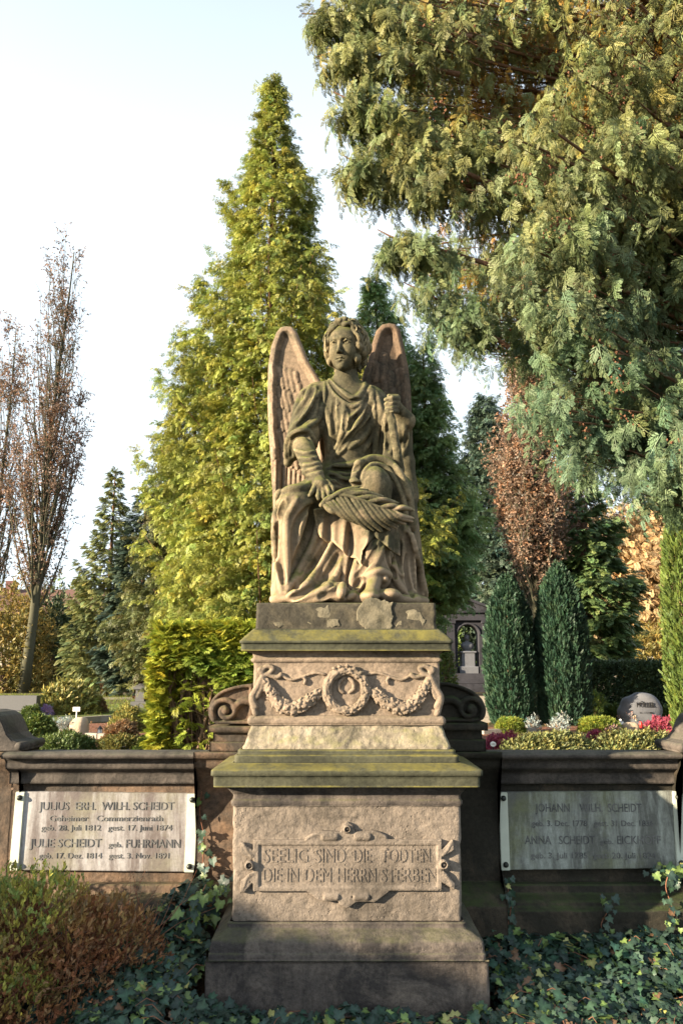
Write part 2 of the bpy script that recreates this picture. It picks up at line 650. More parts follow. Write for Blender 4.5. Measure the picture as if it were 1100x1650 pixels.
def build_angel():
    zb = BLOCK_TOP
    root = thing('angel_statue', 'weathered sandstone angel with tall folded wings seated on top of the central pedestal', 'statue', (0.02, 4.2, zb))
    lo, hi = (-0.52, 3.62, zb - 0.03), (0.56, 4.56, 3.75)
    f = Field(lo, hi, 0.0058)
    c = lambda px, py, Y: U(px, py, Y)
    # seat, trunk
    f.box((-0.30, 4.16, zb - 0.02), (0.36, 4.5, c(560, 800, 4.2)[2]), 0.04, 0.03)
    f.cone(c(535, 785, 4.24), c(592, 785, 4.24), 0.16, 0.155, 0.05)
    f.cone(c(562, 775, 4.24), c(560, 700, 4.21), 0.145, 0.155, 0.06)
    f.ell(c(558, 668, 4.20), (0.185, 0.135, 0.20), 0.06)
    f.cone(c(513, 642, 4.22), c(595, 646, 4.22), 0.098, 0.095, 0.05)
    f.cone(c(556, 622, 4.21), c(513, 644, 4.23), 0.075, 0.085, 0.05)
    f.cone(c(556, 622, 4.21), c(595, 650, 4.23), 0.075, 0.085, 0.05)
    f.cone(c(557, 628, 4.19), c(557, 590, 4.165), 0.078, 0.067, 0.03)
    # left-in-picture arm, wide sleeve
    f.cone(c(508, 648, 4.20), c(487, 712, 4.13), 0.102, 0.098, 0.04)
    f.cone(c(492, 672, 4.20), c(472, 728, 4.17), 0.085, 0.05, 0.05)
    f.cone(c(470, 722, 4.17), c(464, 745, 4.2), 0.04, 0.03, 0.03)
    f.cone(c(487, 715, 4.08), c(502, 752, 3.98), 0.068, 0.060, 0.012)
    f.cone(c(502, 752, 3.98), c(513, 774, 3.92), 0.060, 0.040, 0.02)
    # thighs, knees, shins under the robe
    f.cone(c(532, 795, 4.18), c(480, 812, 3.93), 0.145, 0.112, 0.04)
    f.cone(c(596, 790, 4.18), c(601, 784, 3.92), 0.14, 0.100, 0.04)
    f.ell(c(602, 778, 3.89), (0.092, 0.09, 0.098), 0.03)
    f.cone(c(478, 815, 3.93), c(464, 925, 3.94), 0.105, 0.062, 0.03)
    f.cone(c(464, 925, 3.94), c(456, 958, 3.90), 0.062, 0.045, 0.03)
    f.cone(c(500, 830, 4.05), c(490, 945, 4.02), 0.11, 0.10, 0.05)
    f.cone(c(540, 835, 4.07), c(530, 955, 4.02), 0.13, 0.13, 0.05)
    f.cone(c(603, 790, 3.93), c(608, 930, 3.93), 0.098, 0.080, 0.04)
    f.cone(c(575, 850, 4.05), c(572, 955, 4.02), 0.10, 0.12, 0.05)
    f.cone(c(640, 790, 4.10), c(642, 955, 4.08), 0.10, 0.11, 0.05)
    f.cone(c(655, 780, 4.22), c(668, 960, 4.22), 0.05, 0.075, 0.04)
    f.cone(c(455, 800, 4.16), c(452, 955, 4.14), 0.045, 0.060, 0.04)
    # hem pooled on the block
    for a, b, r in (((440, 966, 3.88), (478, 962, 3.82), 0.022), ((478, 962, 3.82), (548, 958, 3.80), 0.030), ((500, 950, 3.86), (545, 952, 3.84), 0.05), ((548, 962, 3.84), (585, 964, 3.82), 0.030), ((620, 964, 3.84), (668, 966, 3.92), 0.026), ((668, 966, 3.95), (684, 968, 4.1), 0.026), ((450, 950, 3.95), (500, 940, 3.93), 0.05)):
        f.cone(c(*a), c(*b), r, r, 0.05)
    f.cone(c(606, 925, 3.88), c(598, 952, 3.80), 0.045, 0.036, 0.03)
    f.ell(c(596, 960, 3.79), (0.050, 0.06, 0.032), 0.02)
    f.ell(c(619, 933, 3.86), (0.022, 0.03, 0.022), 0.01)
    f.ell(c(628, 958, 3.84), (0.06, 0.06, 0.035), 0.04)
    # right-in-picture arm raised to the staff
    f.cone(c(603, 652, 4.20), c(640, 700, 4.12), 0.088, 0.066, 0.04)
    f.cone(c(654, 676, 4.06), c(638, 655, 3.97), 0.050, 0.034, 0.015)
    f.cone(c(642, 700, 4.12), c(655, 680, 4.06), 0.06, 0.05, 0.03)
    f.cone(c(650, 690, 4.12), c(654, 745, 4.18), 0.045, 0.05, 0.03)
    f.cone(c(654, 745, 4.18), c(662, 800, 4.22), 0.05, 0.05, 0.03)
    f.cone(c(610, 690, 4.2), c(625, 745, 4.2), 0.07, 0.09, 0.04)

    # ---- cloth folds, each drawn over the surface
    R = lambda Z, P, r, k=0.014, off=0.0: f.fold([Z(*p) for p in P], r, k, 'add', off)
    S_ = lambda Z, P, r, k=0.014, off=0.0: f.fold([Z(*p) for p in P], r, k, 'sub', off)
    R(z1, [(425, 400), (455, 470), (520, 525), (590, 560), (640, 510), (655, 440)], 0.017)
    R(z1, [(415, 430), (470, 530), (560, 600), (620, 590), (680, 500)], 0.012)
    S_(z1, [(440, 450), (490, 520), (560, 575), (610, 560)], 0.008)
    R(z1, [(408, 425), (414, 500), (410, 590)], 0.010, 0.008)
    for P in ([(690, 470), (665, 570), (600, 650), (520, 710)], [(700, 510), (680, 630), (620, 710), (540, 770), (480, 850)],
              [(480, 570), (510, 680), (515, 770)], [(525, 600), (540, 700), (500, 800)], [(705, 580), (690, 700), (640, 790), (560, 850)],
              [(420, 620), (450, 740), (440, 860)], [(650, 600), (600, 720), (560, 780)], [(710, 640), (700, 760), (650, 860)], [(560, 760), (520, 850), (480, 900)]):
        R(z1, P, 0.014, 0.018)
    for P in ([(675, 520), (640, 620), (560, 700)], [(695, 590), (640, 700), (560, 790), (500, 860)], [(395, 560), (385, 680), (395, 800), (400, 900)],
              [(495, 600), (495, 720), (470, 840)], [(470, 560), (465, 660), (470, 760)], [(600, 660), (560, 740)], [(740, 640), (738, 760), (735, 880)], [(540, 640), (530, 740)]):
        S_(z1, P, 0.010, 0.014)
    for P in ([(340, 465), (300, 560), (240, 650)], [(380, 520), (330, 620), (255, 700), (205, 760)], [(400, 590), (375, 680), (300, 735), (215, 790)],
              [(360, 490), (330, 590), (280, 660)], [(300, 480), (265, 560), (235, 630)]):
        R(z1, P, 0.013, 0.018)
    for P in ([(370, 560), (330, 650), (260, 720)], [(350, 500), (310, 590), (250, 680)], [(320, 470), (280, 560)]):
        S_(z1, P, 0.009)
    R(z1, [(185, 900), (190, 820), (225, 765), (300, 745), (345, 785), (375, 870)], 0.016, 0.01)
    S_(z1, [(215, 900), (215, 830), (240, 785), (300, 775), (330, 810)], 0.012, 0.01)
    for P in ([(245, 905), (320, 915), (385, 900)], [(255, 945), (330, 950), (400, 930)], [(280, 980), (345, 975), (410, 950)], [(300, 1010), (355, 1005), (410, 985)], [(235, 860), (300, 880), (360, 870)]):
        R(z1, P, 0.010, 0.010)
    for P in ([(720, 520), (745, 640), (725, 760), (705, 890)], [(760, 700), (800, 780), (800, 880)], [(880, 720), (895, 800), (870, 900)], [(780, 640), (765, 740), (770, 850)]):
        R(z1, P, 0.013, 0.018)
    for P in ([(750, 700), (750, 800), (745, 900)], [(905, 740), (890, 840)], [(785, 720), (790, 860)]):
        S_(z1, P, 0.011, 0.014)
    for P in ([(430, 970), (560, 950), (700, 905)], [(440, 1010), (560, 1000), (650, 970)], [(450, 1050), (560, 1040), (620, 1030)]):
        R(z1, P, 0.012, 0.02)
    # lap
    f.tube(catmull([z2(590, 215, 3.85), z2(604, 135, 3.87), z2(645, 90, 3.89), z2(705, 70, 3.92), z2(790, 90, 3.93), z2(855, 165, 3.92), z2(900, 270, 3.94), z2(925, 390, 3.98), z2(935, 480, 4.02)], 6), 0.021, 0.016)
    f.tube(catmull([z2(640, 190, 3.84), z2(650, 140, 3.85), z2(700, 105, 3.88), z2(770, 120, 3.90), z2(830, 190, 3.90), z2(875, 300, 3.92), z2(895, 400, 3.96)], 6), 0.014, 0.010)
    f.tube(catmull([z2(612, 210, 3.83), z2(622, 150, 3.84), z2(665, 100, 3.87)], 6), 0.010, 0.006, 'sub')
    R(z2, [(830, 110), (880, 200), (910, 300)], 0.018)
    for P in ([(440, 150), (520, 190), (620, 210)], [(455, 200), (560, 235), (640, 245)], [(470, 110), (560, 110), (630, 85)], [(460, 235), (560, 265)]):
        R(z2, P, 0.013, 0.016)
    for P in ([(450, 175), (540, 215), (630, 228)], [(460, 130), (560, 140), (610, 120)]):
        S_(z2, P, 0.010)
    R(z2, [(135, 295), (160, 265), (230, 245), (300, 240), (330, 215)], 0.022, 0.012)
    R(z2, [(150, 250), (220, 210), (300, 180)], 0.016)
    R(z2, [(170, 225), (240, 180), (300, 150)], 0.012)
    for P in ([(190, 300), (150, 400), (132, 520), (140, 700), (160, 860)], [(250, 310), (195, 420), (190, 560), (195, 700), (185, 840)], [(150, 320), (120, 420), (118, 600), (125, 800)]):
        R(z2, P, 0.016, 0.02)
    for P in ([(170, 330), (140, 450), (150, 640), (170, 800)], [(330, 350), (255, 440), (235, 560), (240, 700), (215, 800)]):
        S_(z2, P, 0.014, 0.02)
    S_(z2, [(355, 360), (330, 480), (290, 620), (240, 740)], 0.030, 0.03)
    for P in ([(385, 420), (350, 560), (270, 720), (185, 860)], [(460, 560), (390, 690), (310, 810), (200, 880)], [(520, 660), (470, 780), (380, 860), (230, 905)], [(500, 830), (400, 890), (280, 915)]):
        R(z2, P, 0.018, 0.016)
    for P in ([(430, 560), (350, 700), (250, 830)], [(490, 640), (430, 750), (330, 840), (220, 895)], [(540, 760), (480, 850), (390, 890)]):
        S_(z2, P, 0.016, 0.02)
    R(z2, [(555, 600), (545, 700), (525, 800), (510, 880)], 0.024, 0.012)
    S_(z2, [(575, 640), (560, 760), (545, 880)], 0.016, 0.012)
    for P in ([(690, 560), (650, 680), (560, 800)], [(760, 590), (710, 690), (620, 780), (570, 830)], [(800, 620), (830, 700), (880, 760)], [(640, 600), (600, 700), (570, 800)],
              [(730, 560), (690, 650), (600, 770)], [(820, 700), (840, 790), (890, 860)], [(640, 800), (600, 850), (560, 890)], [(660, 760), (740, 735), (810, 760)]):
        R(z2, P, 0.015, 0.018)
    for P in ([(720, 590), (670, 680), (600, 770)], [(670, 560), (620, 680)], [(860, 560), (850, 650), (870, 740)], [(625, 780), (590, 840)], [(780, 620), (800, 700), (830, 770)]):
        S_(z2, P, 0.013, 0.014)
    for P in ([(885, 470), (925, 640), (950, 890)], [(905, 480), (960, 700), (1000, 900)], [(930, 520), (985, 760), (1020, 905)]):
        R(z2, P, 0.018, 0.014)
    for P in ([(895, 520), (935, 700), (965, 890)], [(900, 640), (900, 760), (930, 880)]):
        S_(z2, P, 0.016, 0.014)

    # ---- hand on the knee: back of hand, four fingers, thumb
    f.ell(c(516, 781, 3.885), (0.042, 0.045, 0.040), 0.02)
    f.cone(c(511, 770, 3.92), c(517, 783, 3.885), 0.034, 0.034, 0.02)
    fing = [((507, 783), (502, 793), (499, 798)), ((513, 787), (512, 799), (513, 804)), ((520, 788), (521, 800), (523, 806)), ((526, 784), (529, 793), (530, 799))]
    for (a, b, e) in fing:
        f.cone(c(*a, 3.862), c(*b, 3.838), 0.0155, 0.0135, 0.008)
        f.cone(c(*b, 3.838), c(*e, 3.835), 0.0135, 0.0105, 0.004)
    for g0, g1 in (((510, 788), (508, 800)), ((517, 790), (518, 803)), ((524, 790), (526, 800))):
        f.cone(c(*g0, 3.832), c(*g1, 3.822), 0.005, 0.004, 0.006, 'sub')
    f.cone(c(527, 776, 3.88), c(536, 786, 3.86), 0.015, 0.012, 0.008)
    f.cone(c(536, 786, 3.86), c(536, 797, 3.845), 0.012, 0.010, 0.004)
    # ---- hand round the staff
    f.ell(c(636, 652, 3.95), (0.036, 0.038, 0.046), 0.015)
    for i, (ya, yb) in enumerate(((641, 643), (648, 650), (655, 658), (662, 664))):
        f.cone(c(641 - i * 0.5, ya + 1, 3.935), c(631, yb - 2, 3.895), 0.0150, 0.0145, 0.007)
        f.cone(c(631, yb - 2, 3.895), c(621 + i * 0.6, yb + 1, 3.905), 0.0145, 0.012, 0.004)
    f.cone(c(640, 639, 3.94), c(626, 638, 3.915), 0.015, 0.012, 0.008)
    for ya in (646.5, 653.5, 660.5):
        f.cone(c(638, ya, 3.885), c(622, ya, 3.885), 0.005, 0.005, 0.006, 'sub')

    # ---- head
    C = c(557, 560.5, 4.13)
    a = math.radians(-20)
    fw = np.array([math.sin(a), -math.cos(a), -0.14])
    fw /= np.linalg.norm(fw)
    rt = np.array([math.cos(a), math.sin(a), 0.0])
    up = np.cross(fw, rt)
    if up[2] < 0:
        up = -up
    tl = math.radians(3)
    rt, up = rt * math.cos(tl) - up * math.sin(tl), up * math.cos(tl) + rt * math.sin(tl)
    RM = np.array([rt, fw, up])
    h = Field(C - np.array([0.19, 0.22, 0.22]), C + np.array([0.19, 0.2, 0.22]), 0.0032)
    L = lambda r, w, u: C + rt * r + fw * w + up * u
    e = lambda p, r, k=0.02, op='add': h.ell(L(*p), r, k, op, RM)
    q = lambda p, s, ra, rb, k=0.012, op='add': h.cone(L(*p), L(*s), ra, rb, k, op)
    e((0, -0.02, 0.035), (0.106, 0.125, 0.130))
    e((0, 0.038, -0.03), (0.090, 0.083, 0.118), 0.03)
    e((0, 0.055, 0.045), (0.083, 0.063, 0.060), 0.03)
    e((0, 0.046, -0.102), (0.062, 0.060, 0.055), 0.03)
    e((0, 0.084, -0.146), (0.027, 0.026, 0.021), 0.03)
    q((0, -0.02, -0.09), (0, -0.045, -0.20), 0.064, 0.07, 0.03)
    for sx in (-1, 1):
        e((sx * 0.047, 0.072, -0.052), (0.032, 0.034, 0.036), 0.03)
        q((sx * 0.013, 0.118, 0.026), (sx * 0.066, 0.092, 0.026), 0.010, 0.008, 0.016)
        e((sx * 0.042, 0.128, 0.001), (0.030, 0.028, 0.019), 0.012, 'sub')
        e((sx * 0.042, 0.088, -0.001), (0.025, 0.021, 0.017), 0.002)
        q((sx * 0.018, 0.108, 0.004), (sx * 0.042, 0.115, 0.0135), 0.0040, 0.0048, 0.003)
        q((sx * 0.042, 0.115, 0.0135), (sx * 0.068, 0.098, 0.002), 0.0048, 0.0035, 0.003)
        q((sx * 0.020, 0.106, -0.0115), (sx * 0.060, 0.098, -0.0115), 0.0035, 0.0035, 0.004)
        e((sx * 0.040, 0.110, 0.000), (0.007, 0.006, 0.007), 0.001, 'sub')
        e((sx * 0.0135, 0.124, -0.063), (0.009, 0.012, 0.008), 0.005)
        e((sx * 0.104, -0.012, -0.02), (0.012, 0.022, 0.035), 0.01)
    q((0, 0.108, 0.024), (0, 0.139, -0.055), 0.0080, 0.0110, 0.014)
    e((0, 0.139, -0.059), (0.0115, 0.012, 0.010), 0.006)
    for sx in (-1, 1):
        e((sx * 0.007, 0.134, -0.072), (0.004, 0.006, 0.004), 0.003, 'sub')
        q((sx * 0.027, 0.098, -0.099), (sx * 0.007, 0.113, -0.0935), 0.0035, 0.0062, 0.004)
        q((sx * 0.022, 0.098, -0.107), (0, 0.110, -0.111), 0.0045, 0.0080, 0.004)
    q((-0.007, 0.113, -0.0935), (0.007, 0.113, -0.0935), 0.0062, 0.0062, 0.003)
    for sx in (-1, 1):
        q((sx * 0.031, 0.101, -0.1015), (0, 0.120, -0.1010), 0.0030, 0.0036, 0.002, 'sub')
    e((0, 0.116, -0.1235), (0.019, 0.010, 0.006), 0.008, 'sub')
    sl, gg = f.blk(lo, hi)
    f.F = np.maximum(f.F, (zb - 0.012 - gg[2]).astype(np.float32))
    V, Q = f.mesh()
    # body: keep what is above the block; the head joins at the neck
    hV, hQ = h.mesh()
    body = np_mesh('figure', np.vstack([V, hV]), np.vstack([Q, hQ + len(V)]), M['statue'], root)
    # ---- hair
    g = Field(C - np.array([0.22, 0.24, 0.24]), C + np.array([0.22, 0.2, 0.25]), 0.0040)
    g.ell(L(0, -0.045, 0.045), (0.118, 0.105, 0.125), 0.02, 'add', RM)
    g.ell(L(0, -0.06, -0.04), (0.095, 0.085, 0.10), 0.03, 'add', RM)
    rr = np.random.default_rng(3)
    for sx in (-1, 1):
        for li, (w, rad, r0, amax) in enumerate(((0.088, 0.092, 0.016, 100), (0.060, 0.106, 0.019, 128), (0.022, 0.117, 0.021, 140), (-0.02, 0.121, 0.022, 148), (-0.062, 0.116, 0.023, 150), (-0.10, 0.100, 0.024, 150))):
            P, rs = [], []
            ph = rr.uniform(0, 6)
            for t in np.linspace(0, 1, 34):
                aa = math.radians(3 + (amax - 3) * t)
                wob = 0.009 * math.sin(aa * 7.5 + ph)
                R0 = rad + wob + (0.010 if t > 0.6 else 0)
                up_ = math.cos(aa) * (R0 * 1.13) + 0.02 + (0.012 * (1 - t) ** 2 if li < 3 else 0)
                P.append(L(sx * math.sin(aa) * R0, w + 0.010 * math.cos(aa * 7.5 + ph) - 0.030 * t * (w > 0), up_))
                rs.append(r0 * (0.80 + 0.28 * math.sin(aa * 9 + ph * 2)))
            g.tube(P, rs, 0.006)
        for j in range(7):      # locks beside the cheeks and neck
            w0 = 0.045 - 0.026 * j
            r0 = 0.096 - 0.003 * j
            P, rs = [], []
            for t in np.linspace(0, 1, 14):
                P.append(L(sx * (r0 + 0.010 * math.sin(t * 9 + j * 1.7) - 0.020 * t * t), w0 + 0.012 * math.cos(t * 8 + j), 0.00 - (0.125 + 0.014 * math.sin(j * 2.3)) * t))
                rs.append(0.018 + 0.004 * math.sin(t * 11 + j) - 0.008 * t * t)
            g.tube(P, rs, 0.006)
        g.tube([L(sx * 0.006, 0.085, 0.128), L(sx * 0.028, 0.088, 0.152), L(sx * 0.040, 0.075, 0.138)], [0.013, 0.015, 0.010], 0.006)
    for j in range(90):          # fine wavy strands
        aa = math.radians(rr.uniform(-95, 95))
        w = rr.uniform(-0.09, 0.085)
        P = []
        for t in np.linspace(0, 1, 9):
            b = aa + math.radians(40) * (t - 0.5)
            R0 = (0.132 if w < 0.05 else 0.112) + 0.006 * math.sin(b * 7.5 + j)
            P.append(L(math.sin(b) * R0, w + 0.010 * math.sin(t * 6 + j), math.cos(b) * R0 * 1.13 + 0.022))
        g.tube(P, 0.0055, 0.003)
    gV, gQ = g.mesh()
    np_mesh('hair', gV, gQ, M['statue'], root)

    # ---- wings
    def wing(name, outline, feathers, yc, slope, cx, mat):
        pl = [z1(*p) for p in outline]
        xs = [p[0] for p in pl]
        ys = [p[1] for p in pl]
        A, B = c(min(xs) - 4, max(ys) + 4, yc + 0.25), c(max(xs) + 4, min(ys) - 4, yc + 0.25)
        A2, B2 = c(min(xs) - 4, max(ys) + 4, yc - 0.2), c(max(xs) + 4, min(ys) - 4, yc - 0.2)
        lo = np.minimum(np.minimum(A, B), np.minimum(A2, B2))
        hi = np.maximum(np.maximum(A, B), np.maximum(A2, B2))
        lo[1], hi[1] = yc - 0.17, yc + 0.17
        lo[2] = max(lo[2], zb - 0.01)
        wf = Field(lo, hi, 0.0062)
        frs = [(catmull([z1(*p) for p in P], 5), rp, hh) for P, rp, hh in feathers]

        def fn(X, Y, Z):
            # the outline lives on the wing's own middle plane, in metres
            px, py = proj(X[:, :1, :], np.full_like(X[:, :1, :], yc), Z[:, :1, :])
            d = poly_sd(px, py, pl)                      # in pixels
            rim = np.clip(-d / 16.0, 0, 1)
            fr = 0.062 - 0.034 * np.clip((rim - 0.55) / 0.45, 0, 1)    # thick rounded rim, sunken middle
            hgt = np.zeros_like(d)
            for C_, rp, hh in frs:
                dm = np.full_like(d, 1e9)
                for i in range(len(C_) - 1):
                    ax, ay = C_[i]
                    ex, ey = C_[i + 1] - C_[i]
                    wx, wy = px - ax, py - ay
                    t = np.clip((wx * ex + wy * ey) / max(ex * ex + ey * ey, 1e-9), 0, 1)
                    dm = np.minimum(dm, (wx - ex * t) ** 2 + (wy - ey * t) ** 2)
                q_ = np.clip(1 - np.sqrt(dm) / rp, 0, 1)
                s_ = hh * np.sqrt(q_)
                hgt = np.maximum(hgt, s_) if hh > 0 else hgt + hh * q_
            ym = yc + slope * (X[:, :1, :] - cx)
            front = (ym - fr - hgt) - Y
            back = Y - (ym + 0.045)
            dd = d * 0.0036
            v = np.maximum(front, back)
            e1 = np.maximum(v + 0.03, 0)
            e2 = np.maximum(dd + 0.03, 0)
            return np.minimum(np.maximum(v, dd), 0) * 0 + np.where((v > -0.03) & (dd > -0.03), np.sqrt(e1 ** 2 + e2 ** 2) - 0.03, np.maximum(v, dd))
        wf.func(lo, hi, fn)
        wV, wQ = wf.mesh()
        return np_mesh('wing', wV, wQ, mat, root)
    lw = [(190, 145), (225, 150), (255, 185), (285, 260), (320, 350), (360, 420), (420, 520), (420, 900), (420, 1200), (400, 1560), (330, 1710), (130, 1745), (112, 1500), (112, 1200), (100, 950), (84, 750), (78, 560), (82, 380), (100, 260), (130, 180), (155, 150)]
    fl = []
    wr = np.random.default_rng(8)
    for i in range(13):
        x = 96 + i * 27
        fl.append(([(x + 10, 900 + i * 16), (x + 4, 1100), (x + 8, 1400), (x + 22, 1700)], 4.4, 0.013))
        fl.append(([(x + 18, 930 + i * 16), (x + 14, 1150), (x + 18, 1400), (x + 32, 1700)], 0.9, -0.008))
    for r_ in range(9):
        for q_ in range(5):
            x = 112 + q_ * 34 + (r_ % 2) * 16 + wr.uniform(-5, 5)
            y = 400 + r_ * 62 + q_ * 14 + wr.uniform(-8, 8)
            fl.append(([(x - 3, y - 26), (x, y), (x + 9, y + 30)], 5.6, 0.010 + wr.uniform(0, 0.007)))
            fl.append(([(x - 12, y + 22), (x + 4, y + 40), (x + 22, y + 24)], 1.1, -0.009))
    wing('wing', lw, fl, 4.40, -0.10, -0.33, M['wing'])
    rw = [(790, 130), (830, 135), (858, 165), (880, 260), (905, 380), (920, 500), (930, 750), (935, 1000), (945, 1250), (965, 1500), (985, 1745), (800, 1745), (700, 1500), (640, 1000), (600, 600), (640, 430), (668, 350), (690, 260), (715, 180), (750, 140)]
    fr_ = []
    for i in range(7):
        x = 760 + i * 24
        fr_.append(([(x, 700), (x + 6, 1000), (x + 20, 1300), (x + 40, 1700)], 3.8, 0.013))
    for (x, y) in ((760, 420), (800, 470), (770, 520), (815, 560), (850, 450), (860, 540), (880, 640), (835, 640), (760, 360), (720, 420)):
        fr_.append(([(x, y - 36), (x, y), (x - 6, y + 36)], 7.5, 0.016))
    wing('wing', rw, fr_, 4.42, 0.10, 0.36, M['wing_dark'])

    # ---- staff
    s = Field(c(610, 800, 3.8) - 0.1, c(665, 640, 4.2) + 0.1, 0.005)
    P = catmull([z1(788, 590, 3.915), z1(800, 650, 3.915), z1(822, 760, 3.925), z1(845, 900, 3.95), z1(860, 990, 4.0)], 8)
    s.tube(P, [0.020 + 0.002 * math.sin(i * 1.9) + 0.006 * i / len(P) for i in range(len(P))], 0.008)
    for i in range(2, len(P) - 2, 5):
        s.ell(P[i] + np.array([0.014 * (-1) ** i, -0.014, 0]), (0.012, 0.012, 0.016), 0.01)
    sV, sQ = s.mesh()
    np_mesh('staff', sV, sQ, M['statue'], root)

    # ---- hanging cloth under the palm
    poly = [z2(*p) for p in [(345, 355), (420, 340), (560, 400), (720, 440), (850, 440), (868, 540), (872, 625), (845, 615), (800, 600), (745, 555), (710, 530), (680, 560), (640, 610), (626, 700), (600, 650), (540, 628), (505, 590), (455, 540), (425, 545), (385, 520), (360, 460)]]
    lo = c(495, 925, 3.6) - 0.02
    hi = c(680, 805, 3.95) + 0.05
    lo[1] = 3.6
    cf = Field(lo, hi, 0.005)
    gx = np.linspace(493, 682, 40)
    gy = np.linspace(800, 930, 30)
    HY = np.full((40, 30), 3.86)
    for i_, x_ in enumerate(gx):
        for j_, y_ in enumerate(gy):
            w_ = f.hit(x_, y_, 3.65, 4.4)
            if w_ is not None:
                HY[i_, j_] = min(w_[1], 3.96)
    for _ in range(10):
        P_ = np.pad(HY, 1, mode='edge')
        HY = np.minimum(HY, (P_[:-2, 1:-1] + P_[2:, 1:-1] + P_[1:-1, :-2] + P_[1:-1, 2:]) / 4) * 0.5 + 0.5 * (P_[:-2, 1:-1] + P_[2:, 1:-1] + P_[1:-1, :-2] + P_[1:-1, 2:]) / 4

    def sheet(X, Y, Z):
        px, py = proj(X[:, :1, :], np.full_like(X[:, :1, :], 3.82), Z[:, :1, :])
        d = poly_sd(px, py, poly) * 0.0034
        fi = np.clip((px - 493) / 189 * 39, 0, 38.99)
        fj = np.clip((py - 800) / 130 * 29, 0, 28.99)
        i0, j0 = fi.astype(int), fj.astype(int)
        a_, b_ = fi - i0, fj - j0
        hy = HY[i0, j0] * (1 - a_) * (1 - b_) + HY[i0 + 1, j0] * a_ * (1 - b_) + HY[i0, j0 + 1] * (1 - a_) * b_ + HY[i0 + 1, j0 + 1] * a_ * b_
        grow = np.clip((py - 812) / 60, 0.15, 1)
        ys = hy - 0.022 - 0.020 * grow * (np.sin((px - 507) / 6.3 + (py - 830) / 38.0) + 0.5 * np.sin((px - 500) / 2.9 + 1 + (py - 830) / 50.0))
        v = np.abs(Y - ys) - 0.012
        q1, q2 = np.maximum(v + 0.010, 0), np.maximum(d + 0.010, 0)
        return np.where((v > -0.010) & (d > -0.010), np.sqrt(q1 ** 2 + q2 ** 2) - 0.010, np.maximum(v, d))
    cf.func(lo, hi, sheet)
    cV, cQ = cf.mesh()
    np_mesh('drapery', cV, cQ, M['statue'], root)

    # ---- palm branch
    pf = Field(c(498, 860, 3.7) - np.array([0.05, 0.12, 0.05]), c(680, 780, 3.9) + np.array([0.06, 0.05, 0.08]), 0.0042)
    stem = catmull([z2(395, 345, 3.79), z2(440, 300, 3.79), z2(520, 285, 3.775), z2(620, 310, 3.765), z2(730, 355, 3.77), z2(830, 380, 3.79)], 10)
    pf.tube(stem, [0.014 - 0.006 * i / len(stem) for i in range(len(stem))], 0.004)
    n = 15
    for i in range(n):
        t = i / (n - 1)
        p0 = stem[int(2 + t * (len(stem) - 5))]
        e_low = z2(520 + 430 * t + 14 * math.sin(i * 2.1), 400 + 95 * math.sin(math.pi * min(t * 0.95, 1)) * (1 if t < 0.6 else 0.95) + 8 * t, 3.79 + 0.04 * t)
        e_up = z2(620 + 320 * t, 235 + 150 * t + 10 * math.sin(i * 1.7), 3.80 + 0.04 * t)
        for k_, e_ in ((0, e_low), (1, e_up)):
            if k_ == 1 and i % 2:
                continue
            mid = (p0 + e_) / 2 + (np.array([-0.010, -0.020, -0.014]) if k_ == 0 else np.array([-0.004, -0.018, 0.012]))
            Pq = catmull([p0, mid, e_], 7)
            m = len(Pq)
            pf.tube(Pq, [0.005 + 0.0112 * math.sin(math.pi * min(1, (j + 0.8) / m)) ** 0.7 for j in range(m)], 0.0015)
    pV, pQ = pf.mesh()
    np_mesh('palm_branch', pV, pQ, M['statue'], root)
    # loose strips of cloth falling over the far knee
    return root


build_angel()

# ---------------------------------------------------------------- stone materials of the monument
M['plaster'] = stone('worn_sandstone_face', (0.225, 0.185, 0.15), (0.175, 0.145, 0.118), (0.09, 0.076, 0.062), grime_amt=0.30, moss_amt=0.0, bump=1.0, scale=2.2, pits=1.0, streak=0.35, fine=95)
M['relief'] = stone('carved_sandstone', (0.26, 0.20, 0.15), (0.20, 0.155, 0.115), (0.085, 0.07, 0.052), moss=(0.14, 0.13, 0.04), grime_amt=0.28, moss_amt=0.25, bump=0.6, scale=2.5, pits=0.5, streak=0.3, fine=130)
M['encrusted'] = stone('encrusted_sandstone', (0.33, 0.28, 0.21), (0.20, 0.17, 0.12), (0.075, 0.068, 0.05), moss=(0.26, 0.25, 0.10), grime_amt=0.35, moss_amt=0.75, bump=1.0, scale=3.5, pits=0.6, streak=0.2, fine=60)
M['crust'] = stone('dark_crusted_sandstone', (0.13, 0.10, 0.08), (0.20, 0.155, 0.12), (0.055, 0.05, 0.042), moss=(0.26, 0.25, 0.05), grime_amt=0.5, moss_amt=0.92, bump=0.5, scale=3.0, streak=0.55, fine=110)
M['base'] = stone('dark_base_sandstone', (0.085, 0.072, 0.064), (0.165, 0.135, 0.11), (0.035, 0.031, 0.030), moss=(0.12, 0.13, 0.04), grime_amt=0.45, moss_amt=0.35, bump=0.6, scale=3.5, pits=0.4, streak=0.8, fine=110)
M['slab'] = stone('green_slab_sandstone', (0.055, 0.057, 0.036), (0.085, 0.083, 0.052), (0.032, 0.033, 0.022), moss=(0.20, 0.175, 0.042), grime_amt=0.35, moss_amt=0.85, bump=0.35, scale=2.5, streak=0.3, fine=110)
M['block'] = stone('flaking_block_sandstone', (0.10, 0.088, 0.058), (0.14, 0.115, 0.075), (0.035, 0.032, 0.025), moss=(0.13, 0.14, 0.04), grime_amt=0.55, moss_amt=0.5, bump=0.5, scale=2.6, streak=0.3, fine=110)
